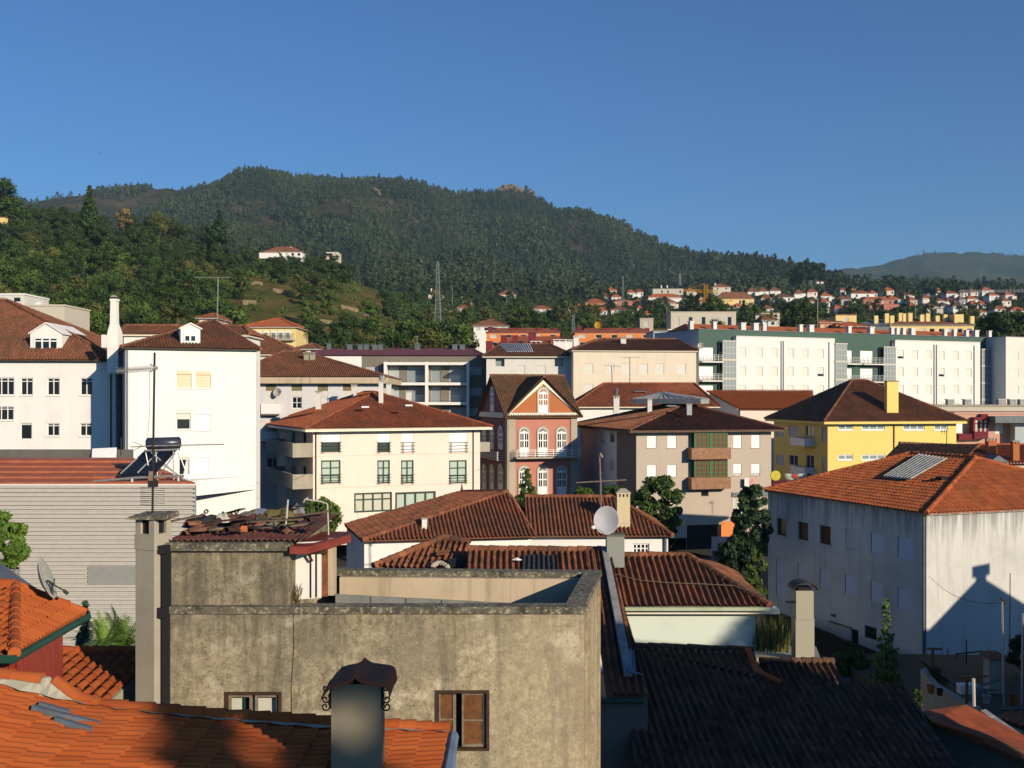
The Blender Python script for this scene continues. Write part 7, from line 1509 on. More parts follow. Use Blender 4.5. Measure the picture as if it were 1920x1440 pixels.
def trunk_mesh(name, h, r, rs, limbs=5, R_=2.):
    m = MB(); m.tube([(0, 0, -1), (rs.uniform(-.1, .1), rs.uniform(-.1, .1), h * .4), (rs.uniform(-.25, .25), rs.uniform(-.25, .25), h * .85)], r, 7, r * .35)
    for i in range(limbs):
        a = i * 2.4 + rs.uniform(0, 1); z = h * (.35 + .4 * i / max(1, limbs)); m.tube([(0, 0, z), (R_ * .35 * math.cos(a), R_ * .35 * math.sin(a), z + h * .12), (R_ * .65 * math.cos(a), R_ * .65 * math.sin(a), z + h * .2)], r * .4, 5, r * .12)
    o = m.build(name, 'bark'); me = o.data; co = np.zeros(len(me.vertices) * 3); me.vertices.foreach_get("co", co); co = co.reshape(-1, 3) + np.array(o.location); me.vertices.foreach_set("co", co.ravel()); bpy.data.objects.remove(o); return me
PROTO = {}
def proto(key, kind, hgt, R_, n, leaf, mat, seed, h0=.22, nc=18):
    rs = np.random.RandomState(seed); cl = round_clumps(rs, R_, hgt * h0, hgt * .9, nc) if kind == 'round' else cone_clumps(rs, R_, hgt * .1, hgt * .97, nc); Q, uv = crown_cloud(rs, cl, n, leaf); PROTO[key] = (quads_mesh('crown', Q, uv, mat), trunk_mesh('trunk', hgt, hgt * .022, rs, 5, R_), hgt)
def tree(key, name, label, loc, h, group=None, cat='tree', wide=1., rz=None):
    cm, tm, hg = PROTO[key]; t = thing(name, label, cat, loc, group); k = h / hg; t.scale = (k * wide, k * wide, k); t.rotation_euler = (0, 0, rnd.uniform(0, 6.28) if rz is None else rz)
    for n_, me in (('crown', cm), ('trunk', tm)): o = bpy.data.objects.new(n_, me); COL.objects.link(o); o.parent = t
    return t
for i, mt in enumerate(('leaf_dark', 'leaf_mid', 'leaf_dark', 'leaf_olive')): proto('wood%d' % i, 'round', 10, 4.0, 2600, .3, mt, 10 + i, .12, 16)
proto('spruce', 'cone', 12, 3.2, 2600, .4, 'leaf_pine', 20, nc=34); proto('cypress', 'cone', 12, 2.3, 4200, .34, 'leaf_dark', 21, nc=60); proto('dry', 'round', 8, 2.6, 900, .3, 'leaf_dry', 22, .2, 14)
proto('euca', 'round', 20, 4.0, 1200, .5, 'leaf_pine', 23, .35, 20); proto('valley0', 'round', 8, 3.6, 700, .42, 'leaf_mid', 24, .1, 14); proto('valley1', 'round', 8, 3.3, 700, .42, 'leaf_dark', 25, .1, 14); proto('valley2', 'round', 7, 3.2, 600, .4, 'leaf_olive', 26, .1, 12)
# the wood on the near hill: every tree its own object
HT = random.Random(11)
LW = {'wood0': ('broadleaf_tree', 'dark green broadleaf tree in the wood on the near hillside', 'dark broadleaf trees of the hillside wood'), 'wood1': ('broadleaf_tree', 'mid green broadleaf tree in the wood on the near hillside', 'mid green trees of the hillside wood'), 'wood3': ('broadleaf_tree', 'olive toned tree in the wood on the near hillside', 'olive trees of the hillside wood'), 'spruce': ('conifer_tree', 'dark cone-shaped conifer in the wood on the near hillside', 'conifers of the hillside wood'), 'dry': ('dry_tree', 'yellow-brown dry tree in the wood on the near hillside', 'dry trees of the hillside wood')}
LW['wood2'] = LW['wood0']
def on_hill(px, d): return Vector((X(px, d), d, ground(px, d) - .3))
spots = []; tries = 0
while len(spots) < 285 and tries < 20000:
    tries += 1; d = 175 + 265 * HT.random() ** .8; px = HT.uniform(-90, 790)
    gyx = HY + (H - ground(px, d)) / d * F
    if gyx < 400: continue
    terr = px > 300 and 532 < gyx < 665
    if px > 420 and d > 395: continue
    if terr and HT.random() < (.84 if px > 420 else .5): continue
    if 440 < px < 575 and gyx > 590: continue
    if px < 215 and d < 225 and gyx > 575 and HT.random() < .5: continue
    p = on_hill(px, d)
    if any((p.xy - q.xy).length < 4.4 for q, _ in spots): continue
    spots.append((p, px))
spots.sort(key=lambda s_: s_[0].y); FAR = []
for i, (p, px) in enumerate(spots):
    k = HT.choices(('wood0', 'wood1', 'wood2', 'wood3', 'spruce', 'dry'), (4, 3, 4, 2.2, .5, .18))[0]; nm, lab, gr = LW[k]; h = HT.uniform(6.5, 11.5) if px < 480 else HT.uniform(5, 9.5)
    if i < 165 or k in ('spruce', 'dry'): tree(k, nm, lab, p, h, gr, wide=HT.uniform(.9, 1.2))
    else: FAR.append((k, p, h, HT.uniform(.9, 1.2)))
def ztop(px, py, d, h): return Vector((X(px, d), d, Z(py, d) - h))
tree('wood2', 'broadleaf_tree', 'huge dark tree cut by the left edge, rising above the hill line', ztop(-4, 326, 385, 17), 17, wide=1.35); tree('wood0', 'broadleaf_tree', 'dark tree filling in behind the huge edge tree on the hill', ztop(8, 345, 395, 14), 14, wide=1.3); tree('wood0', 'broadleaf_tree', 'dark rounded tree just right of the huge edge tree on the hill', ztop(45, 388, 390, 10), 10); tree('wood2', 'broadleaf_tree', 'second dark tree beside the tall cypress, towards the edge', ztop(118, 385, 400, 9), 9)
tree('cypress', 'cypress_tree', 'tall column-shaped cypress standing out against the far mountain', ztop(168, 347, 392, 17), 17, wide=1.25); tree('spruce', 'conifer_tree', 'single pointed conifer on top of the near hill, right of the cypress', ztop(411, 392, 400, 13), 13, wide=1.2); tree('dry', 'dry_tree', 'bare-looking brownish tree between the cypress and the pointed conifer', ztop(232, 385, 405, 10), 10, wide=1.2); tree('wood3', 'broadleaf_tree', 'yellowish crowned tree on the hill crest halfway to the pointed conifer', ztop(300, 394, 400, 9), 9)
rs = np.random.RandomState(5)
def bush_field(name, n, fpx, size, leafs, leaf, mat, pick):
    Qs, Us = [], []
    for i in range(n):
        for _ in range(30):
            px, d = pick()
            if px is not None: break
        if px is None: continue
        g = ground(px, d); s = rs.uniform(*size); a = rs.uniform(0, 1); d3 = rs.normal(size=(leafs, 3)); d3 /= np.linalg.norm(d3, axis=1, keepdims=True); d3[:, 2] = np.abs(d3[:, 2]); k = rs.uniform(.6, 1.1, (leafs, 1))
        pos = np.array([X(px, d), d, g]) + d3 * k * s * np.array([1, 1, rs.uniform(.7, 1.2)]); Qs.append(leaf_quads(pos, d3 + rs.normal(size=(leafs, 3)) * .5, leaf, rs)); Us.append(np.stack([np.full(leafs, a), rs.uniform(0, 1, leafs)], 1))
    me = quads_mesh(name, np.concatenate(Qs), np.concatenate(Us), mat); o = bpy.data.objects.new(name, me); COL.objects.link(o); return tag(o, kind='stuff')
def pk_hill():
    px, d = rs.uniform(-120, 800), 165 + 270 * rs.uniform() ** .7; y = HY + (H - ground(px, d)) / d * F
    if 430 < px and 530 < y < 665 and rs.uniform() < .93: return None, None
    return px, d
bush_field('hillside_undergrowth', 1500, None, (1.2, 2.8), 45, .45, 'leaf_mid', pk_hill)
def pk_val():
    px, d = rs.uniform(720, 2050), 300 + 600 * rs.uniform() ** .9; return px, d
bush_field('valley_undergrowth', 2600, None, (1.5, 3.6), 40, .6, 'leaf_dark', pk_val)
# mountain forest, one far mass
def forest(name, n, dl, pxl, mat, hh, test=None):
    px = rs.uniform(pxl[0], pxl[1], n); d = np.sqrt(rs.uniform(dl[0] ** 2, dl[1] ** 2, n)); g = tz_grid(px, d); y = HY + (H - g) / d * F
    keep = np.ones(n, bool)
    def ell(cx, cy, rx, ry, dens, sk=0.): return ((px - cx - sk * (y - cy)) / rx) ** 2 + ((y - cy) / ry) ** 2 + rs.normal(0, .25, n) < 1, dens
    for e, dn in (ell(960, 352, 30, 16, .15), ell(625, 400, 42, 22, .06, .6), ell(308, 362, 28, 22, .05, -.9), ell(150, 382, 110, 22, .08), ell(250, 388, 60, 20, .2), ell(700, 385, 55, 18, .35), ell(520, 430, 60, 14, .45), ell(1290, 462, 60, 10, .1), ell(760, 490, 60, 16, .5), ell(730, 375, 30, 10, .3)): keep &= ~(e & (rs.uniform(0, 1, n) > dn))
    if test is not None: keep &= test(px, d, y)
    v = np.sin(px * .021 + d * .0063) + np.sin(px * .0093 - d * .0107 + 1) + np.sin(px * .041 + d * .003 + 2) * .7; keep &= ~((v > 1.25) & (rs.uniform(0, 1, n) < .5)); px, d, g, v = px[keep], d[keep], g[keep], v[keep]; n = len(px); L_ = 36; h = (rs.uniform(hh[0], hh[1], n) + rs.uniform(-3, 2, n)) * (1 + .12 * np.sin(px * .013 + d * .009)) * np.where(rs.uniform(0, 1, n) < .12, 1.35, 1.); w = h * rs.uniform(.26, .42, n)
    kz = rs.uniform(.08, 1, (n, L_)); prof_ = np.where((rs.uniform(0, 1, n) < .45)[:, None], (1.02 - kz), np.sin(np.pi * np.clip(kz * .85 + .12, 0, 1)) ** .7); a = rs.uniform(0, 6.283, (n, L_)); rr = w[:, None] * prof_ * rs.uniform(.6, 1.05, (n, L_))
    pos = np.stack([(px - HX)[:, None] / F * d[:, None] + rr * np.cos(a), d[:, None] + rr * np.sin(a), g[:, None] + h[:, None] * kz - 1.], -1).reshape(-1, 3)
    nrm = np.stack([np.cos(a), np.sin(a), .5 + 0 * a], -1).reshape(-1, 3) + rs.normal(size=(n * L_, 3)) * .2; size = np.repeat(h * .14, L_)[:, None]
    nn = nrm / np.linalg.norm(nrm, axis=1, keepdims=True); r = rs.normal(size=nn.shape); A = np.cross(nn, r); A /= np.linalg.norm(A, axis=1, keepdims=True); B_ = np.cross(nn, A); A *= size; B_ *= size * .7
    Q = np.stack([pos - A, pos - B_, pos + A, pos + B_], 1); tone = np.repeat(np.clip(.38 - .2 * v + rs.normal(0, .2, n), 0, 1), L_); me = quads_mesh(name, Q, np.stack([tone, rs.uniform(0, 1, len(tone))], 1), mat); o = bpy.data.objects.new(name, me); COL.objects.link(o); return tag(o, kind='stuff')
forest('mountain_forest', 36000, (780, 2090), (-180, 2000), 'leaf_forest', (7, 12), lambda px, d, y: ~((px > 1180) & (px < 1330) & (d > 1850) & (rs.uniform(0, 1, len(px)) < .75)) & ~((px > 1600) & (d < 1000) & (rs.uniform(0, 1, len(px)) < .4)))
forest('far_ridge_forest', 5200, (3600, 4600), (1300, 2250), 'leaf_forest', (5, 9), lambda px, d, y: (np.sin(px * .03) + np.sin(px * .011 + d * .004) > -.3))

# ------------------------------------------------------------------ named trees and plants in town
def big_tree(name, label, kind, px0, px1, py0, py1, d, n, leaf, mat, seed, nc=22, cat='tree', base=None, asp=.6, h0=.0):
    """a tree whose crown fills a given span; its trunk reaches the ground below"""
    rs_ = np.random.RandomState(seed); x, R_ = X((px0 + px1) / 2, d), (px1 - px0) / 2 / F * d; zt, zb = Z(py0, d), Z(py1, d); zg = max(zb - 4, 1.) if base is None else base; hgt = zt - zg; h0 = (zb - zg)
    cl = round_clumps(rs_, R_ * .95, h0 + R_ * .25, hgt - R_ * .2, int(nc * 2.6), small=.55) if kind == 'round' else cone_clumps(rs_, R_, h0, hgt, nc); t = thing(name, label, cat, (x, d, zg)); Q, uv = crown_cloud(rs_, cl, n, leaf, asp, rn=.6); me = quads_mesh('crown', Q, uv, mat); o = bpy.data.objects.new('crown', me); COL.objects.link(o); o.parent = t
    o = bpy.data.objects.new('trunk', trunk_mesh('trunk', max(h0 + (hgt - h0) * .7, 1), max(.05, R_ * .07), rs_, 7, R_)); COL.objects.link(o); o.parent = t; return t
big_tree('clipped_tree', 'dense rounded green tree in front of the cream house', 'round', 545, 652, 928, 1012, 66, 7000, .1, 'leaf_mid', 31, 26)
big_tree('street_tree', 'broad dark leafy tree between the square cream chimney and the taupe house', 'round', 1172, 1296, 886, 1024, 78, 8000, .15, 'leaf_dark', 32, 26); big_tree('street_tree', 'dark ragged tree left of the stained white house', 'round', 1364, 1454, 906, 1050, 72, 8000, .17, 'leaf_pine', 33, 26); big_tree('street_tree', 'lower dark tree in front of the ragged one, beyond the old brown hip roof', 'round', 1326, 1440, 1000, 1128, 62, 8000, .15, 'leaf_pine', 44, 28); big_tree('yard_bush', 'dark ivy-covered bush against the dark boundary wall', 'round', 1560, 1640, 1212, 1275, 54, 4000, .11, 'leaf_dark', 45, 18, cat='bush', base=.2)
big_tree('young_conifer', 'young green conifer in front of the pink house', 'cone', 958, 1018, 880, 960, 85, 3000, .13, 'leaf_mid', 34, 16); big_tree('laurel_bush', 'bright green bush below the aerial crossbar', 'round', 1066, 1126, 912, 950, 76, 2500, .13, 'leaf_bright', 35, 14, cat='bush'); big_tree('street_tree', 'low dark tree squeezed behind the square cream chimney', 'round', 1118, 1190, 905, 965, 86, 2500, .15, 'leaf_dark', 36, 14)
big_tree('orange_tree', 'glossy bright green tree at the left edge above the grey roof', 'round', -66, 66, 952, 1075, 30, 12000, .08, 'leaf_bright', 37, 24, asp=.42)
big_tree('overgrown_bush', 'dark green bush at the foot of the stained white house, left corner', 'round', 1396, 1445, 1030, 1135, 58, 3500, .11, 'leaf_mid', 38, 16, cat='bush', base=1.)
big_tree('blue_conifer', 'small blue-green conifer by the red hut', 'cone', 136, 184, 1128, 1250, 39, 9000, .085, 'leaf_blue', 39, 26, asp=.35)
t = big_tree('slender_tree', 'slender leafy sapling in front of the shaded white wall', 'cone', 1630, 1694, 1124, 1300, 46, 1700, .09, 'leaf_mid', 40, 30)
big_tree('yard_bush', 'dark bush at the right edge behind the tall thin mast', 'round', 1878, 1960, 1186, 1262, 52, 2500, .09, 'leaf_dark', 41, 14, cat='bush'); big_tree('yard_bush', 'low weedy bush in the yard by the rusty tee-shaped post', 'round', 1728, 1778, 1248, 1300, 43.5, 1200, .06, 'leaf_olive', 42, 12, cat='bush', base=3.); big_tree('yard_bush', 'small bush below the eave of the dark tiled roof', 'round', 1705, 1735, 1290, 1335, 39, 800, .06, 'leaf_mid', 43, 8, cat='bush', base=2.)
# tall grass beside the mint wall
m = MB(); r_ = random.Random(8)
for i in range(420):
    p = P(r_.uniform(1412, 1480), r_.uniform(1205, 1224), r_.uniform(38.5, 42)); q = p + Vector((r_.uniform(-.2, .2), r_.uniform(-.2, .2), r_.uniform(.5, 1.2))); w = Vector((.025, 0, 0)); m.add([p - w, p + w, q], [(r_.random(), r_.random())] * 3)
tag(m.build('tall_grass', 'leaf_olive'), kind='stuff')
def fronds(name, label, px, py, d, n, L_, mat, seed, cat, zg, up=.9, leafl=.22, trunk_r=.12):
    r_ = random.Random(seed); c = P(px, py, d); t = thing(name, label, cat, (c.x, c.y, zg)); m = MB()
    for i in range(n):
        a = i * 2.4 + r_.uniform(-.2, .2); el = up * r_.uniform(.35, 1.15); prev = None; k = 12; p = Vector(c); ll = L_ * r_.uniform(.75, 1.1); dirv = Vector((math.cos(a) * math.cos(el), math.sin(a) * math.cos(el), math.sin(el))); tone = r_.random()
        for s_ in range(k):
            q = p + dirv * (ll / k); dirv = (dirv + Vector((0, 0, -1.5 / k))).normalized(); side = dirv.cross(Vector((0, 0, 1))).normalized(); w = leafl * L_ * math.sin(math.pi * (s_ + 1.2) / (k + 1.6))
            for sg in (-1, 1):
                for e in (0, .5): b_ = p.lerp(q, e); tip = b_ + side * (sg * w) + dirv * w * .55 + Vector((0, 0, -.12 * w)); h_ = (q - p) * .2; m.add([b_ - h_, b_ + h_, tip], [(tone, r_.random())] * 3)
            p = q
    m.build('crown', mat, t); m = MB(); m.tube([(c.x, c.y, zg), (c.x, c.y, c.z + .05)], trunk_r, 8, trunk_r * .8); m.build('trunk', 'bark', t); return t
fronds('cycad_plant', 'bright green fronded plant by the small blue-green conifer', 193, 1226, 40, 36, 1.7, 'leaf_bright', 3, 'plant', 3, up=1.3, leafl=.16); fronds('cycad_plant', 'green fronded plant rising against the tall square chimney', 230, 1226, 41, 36, 1.9, 'leaf_bright', 4, 'plant', 3, up=1.3, leafl=.16)
fronds('palm_tree', 'wide palm behind the white house with the small dormer', 333, 596, 160, 40, 4.2, 'leaf_olive', 5, 'palm', 8, leafl=.16, trunk_r=.4); fronds('palm_tree', 'dark palm at the right end of the far yellow mansion', 566, 628, 178, 34, 3.6, 'leaf_dark', 6, 'palm', 4, leafl=.18, trunk_r=.35)
TL = [('wood1', 760, 596, 215, 11, 1.3, 'large green tree left of the lattice mast'), ('wood1', 812, 594, 205, 12, 1.25, 'large green tree right under the lattice mast'), ('wood1', 856, 602, 200, 11, 1.2, 'large green tree beside the white villa'), ('wood3', 800, 612, 190, 9, 1.2, 'yellow-green tree in front of the tree group by the lattice mast'), ('wood2', 738, 618, 190, 8, 1.2, 'dark tree behind the purplish metal roof'), ('wood0', 640, 618, 190, 5, .9, 'small dark tree standing in the pale meadow'), ('wood0', 668, 626, 185, 5, 1., 'low dark shrub tree right of the small dark meadow tree'),
      ('wood2', 1408, 566, 255, 9, .9, 'dark tree between the cream flats and the far terraces'), ('spruce', 1395, 562, 250, 10, .8, 'dark conifer in front of the cream flats'), ('wood0', 1480, 564, 250, 9, 1.1, 'broad dark tree beyond the long green block, left of two'), ('wood2', 1515, 562, 255, 9, 1.1, 'broad dark tree beyond the long green block, right of two'), ('wood0', 1850, 588, 235, 9, 1.2, 'dark tree right of the pale yellow flats'), ('wood2', 1885, 578, 232, 10, 1.2, 'big dark tree near the right edge beyond the flats'), ('wood0', 1925, 584, 230, 10, 1.2, 'dark tree cut by the right edge beyond the flats'), ('wood0', 1345, 598, 220, 5, 1.2, 'low dark tree on top of the cream flats terrace'),
      ('wood1', 975, 572, 330, 10, 1.3, 'rounded tree behind the white villa'), ('wood0', 1010, 580, 320, 9, 1.2, 'dark tree above the orange flats'), ('wood1', 1105, 586, 300, 8, 1., 'light green tree next to the small lattice mast'), ('wood1', 1160, 590, 300, 7, 1.2, 'green tree above the right orange flats'), ('wood2', 1300, 548, 400, 11, 1.2, 'dark tree left of the yellow crane mast'), ('wood2', 1340, 552, 390, 10, 1.1, 'dark tree right of the yellow crane mast'), ('wood0', 1655, 578, 380, 8, 1.2, 'dark tree below the far pink house'), ('wood2', 1600, 570, 400, 9, 1.2, 'dark tree left of the far pink house')]
for k, px, py, d, h, w, lab in TL: tree(k, 'broadleaf_tree' if k != 'spruce' else 'conifer_tree', lab, ztop(px, py, d, h), h, wide=w)
er = random.Random(4)
for px, py, d in [(1486, 498, 900), (1496, 492, 900), (1507, 487, 890), (1518, 485, 900), (1529, 486, 890), (1538, 488, 900)]: tree('euca', 'eucalyptus_tree', 'tall dark tree in the clump where the mountain meets the far ridge', ztop(px, py, d, 25), 25, 'tall trees where the mountain meets the far ridge', wide=1.3)
for px, py, d in [(1662, 512, 800), (1680, 514, 800), (1690, 513, 810), (1735, 520, 760), (1752, 522, 750), (1772, 519, 760), (1790, 521, 760), (1560, 517, 850), (1590, 518, 850), (1630, 522, 840)]: tree('euca', 'eucalyptus_tree', 'dark tall tree on the slope in front of the far blue ridge', ztop(px, py, d, 17), 17, 'dark trees before the far blue ridge', wide=1.4)
VL = {'valley0': 'green tree scattered among the far valley houses', 'valley1': 'dark tree scattered among the far valley houses', 'valley2': 'olive toned tree scattered among the far valley houses'}
for i in range(190):
    d = 330 + 520 * HT.random(); px = HT.uniform(770, 1960); k = HT.choice(('valley0', 'valley1', 'valley1', 'valley2'))
    if d > 470: FAR.append((k, on_hill(px, d), HT.uniform(5, 9.5), HT.uniform(.9, 1.3))); continue
    tree(k, 'broadleaf_tree', VL[k], on_hill(px, d), HT.uniform(5, 9.5), VL[k].replace('tree scattered', 'trees'), wide=HT.uniform(.9, 1.3))
# out-of-frame tree behind the viewpoint that dapples the foreground roof
rs_ = np.random.RandomState(77); p = sxy(5.0, 25); t = thing('tall_tree', 'tall tree behind the viewpoint whose shade dapples the orange roof', 'tree', (p.x, p.y, 0)); cl = []
for i in range(78):
    u = rs_.uniform(3.95, 6.45); z = rs_.uniform(21.3, 23.65 + .45 * (u > 5.3))
    if i > 45: u, z = rs_.uniform(5.1, 6.2), rs_.uniform(22.2, 24.35)
    if abs((u - 5.85) + .5 * (z - 23.35)) < .42 and abs(z - 23.35) < .62 or abs(u - 5.1) < .3 and abs(z - 23.2) < .25: continue
    q = sxy(u, 25 + rs_.uniform(-1.2, 1.2)) - p; cl.append((q.x, q.y, z, rs_.uniform(.26, .46)))
Q, uv = crown_cloud(rs_, cl, 11000, .13); o = bpy.data.objects.new('crown', quads_mesh('crown', Q, uv, 'leaf_mid')); COL.objects.link(o); o.parent = t; o = bpy.data.objects.new('trunk', trunk_mesh('trunk', 24, .2, rs_, 4, 1.)); COL.objects.link(o); o.parent = t
p = sxy(31.9, 30); rs_ = np.random.RandomState(78); t = thing('tall_tree', 'tall tree outside the frame whose shade falls on the mint wall', 'tree', (p.x, p.y, 0)); cl = [(rs_.normal() * .5, rs_.normal() * .5, rs_.uniform(18, 24.9), rs_.uniform(.5, .85)) for _ in range(36)]; Q, uv = crown_cloud(rs_, cl, 4500, .16); o = bpy.data.objects.new('crown', quads_mesh('crown', Q, uv, 'leaf_mid')); COL.objects.link(o); o.parent = t; o = bpy.data.objects.new('trunk', trunk_mesh('trunk', 24, .25, rs_, 4, 1.5)); COL.objects.link(o); o.parent = t

# ------------------------------------------------------------------ far houses, each its own
def solve_d(px, yb, d0):
    for d in np.arange(300, 1700, 4.):
        if HY + (H - ground(px, d)) / d * F <= yb + .5: return float(d)
    return d0
def far_house(px0, px1, yr, ye, yb, d, wall, rm, label, n=2, name='house', cat='house', flat=False, chim=None, dep=8., over=.45, rows=1, fr='iron'):
    pm = (px0 + px1) / 2; d = min(solve_d(pm, yb, d), d * 1.6) if d > 300 and pm > 700 else d; dep = dep * max(1, d / 600) if d > 300 else dep; fp = [Vector((X(px0, d), d)), Vector((X(px1, d), d)), Vector((X(px1, d), d + dep)), Vector((X(px0, d), d + dep))]; zb = Z(yb, d); h = House(name, label, cat, fp, min(zb - 1, ground(pm, d) - 1)); f = h.front; ze = Z(ye, d); h.all_walls(ze, wall); hh = (ze - zb) / rows
    for r_ in range(rows):
        for i in range(n):
            u = f.L * (i + .5) / n; w = min(.6, f.L / n * .28); z0 = zb + hh * (r_ + .3); h.win(f, None, 1, fr='white_paint', gl='glass' if (i + r_) % 3 else 'glass_curtain', uz=(u - w, u + w, z0, min(ze - .2, z0 + hh * .48)), rec=.12)
    h.done()
    if d > 300:
        w_ = fp[1].x - fp[0].x; k_ = max(2, int(w_ / 2.6) + 1)
        for i in range(k_): th_ = HT.uniform(5, 8); FAR.append((HT.choice(('valley0', 'valley1', 'valley2')), Vector((fp[0].x - 1 + (w_ + 2) * (i + HT.random()) / k_, d - HT.uniform(3.5, 6), zb + HT.uniform(-1.1, .5) - th_)), th_, 1.25))
    if flat: q = MB(); q.slab([Vector((p.x, p.y, ze + .25)) for p in offset(fp, .12)], .25); q.build('roof', rm, h.root)
    else:
        zr = Z(yr, d + dep / 2); k = min(.42, dep * .5 / max(.1, f.L)); a, c = fp[0].lerp(fp[1], k), fp[0].lerp(fp[1], 1 - k); roof(h.root, fp, ze, (a.x, d + dep / 2, zr), (c.x, d + dep / 2, zr), 'front', rm, over, flat=True, capr=.12, et=.12, eave='white_old')
    if HT.random() < .6 and fp[1].x - fp[0].x > 4 and name == 'house': q = MB(); w_ = fp[1].x - fp[0].x; a_ = fp[0].x + (w_ * .62 if HT.random() < .5 else -.12 * w_); q.box((a_ + w_ * .25, d - 1.2, zb + (ze - zb) * .22), (w_ * .5, 2.4, (ze - zb) * .55 + 1)); o = q.build('annex', wall, h.root); q = MB(); q.box((a_ + w_ * .25, d - 1.25, zb + (ze - zb) * .5 + .6), (w_ * .55, 2.7, .14)); q.build('annex_roof', 'tile_red', o)
    for cx, yt in (chim or []): q = MB(); z = Z(yt, d + dep / 2); q.box((X(cx, d + dep / 2), d + dep / 2, z - .9), (.7, .7, 1.8)); q.build('chimney', 'white', h.root)
    return h
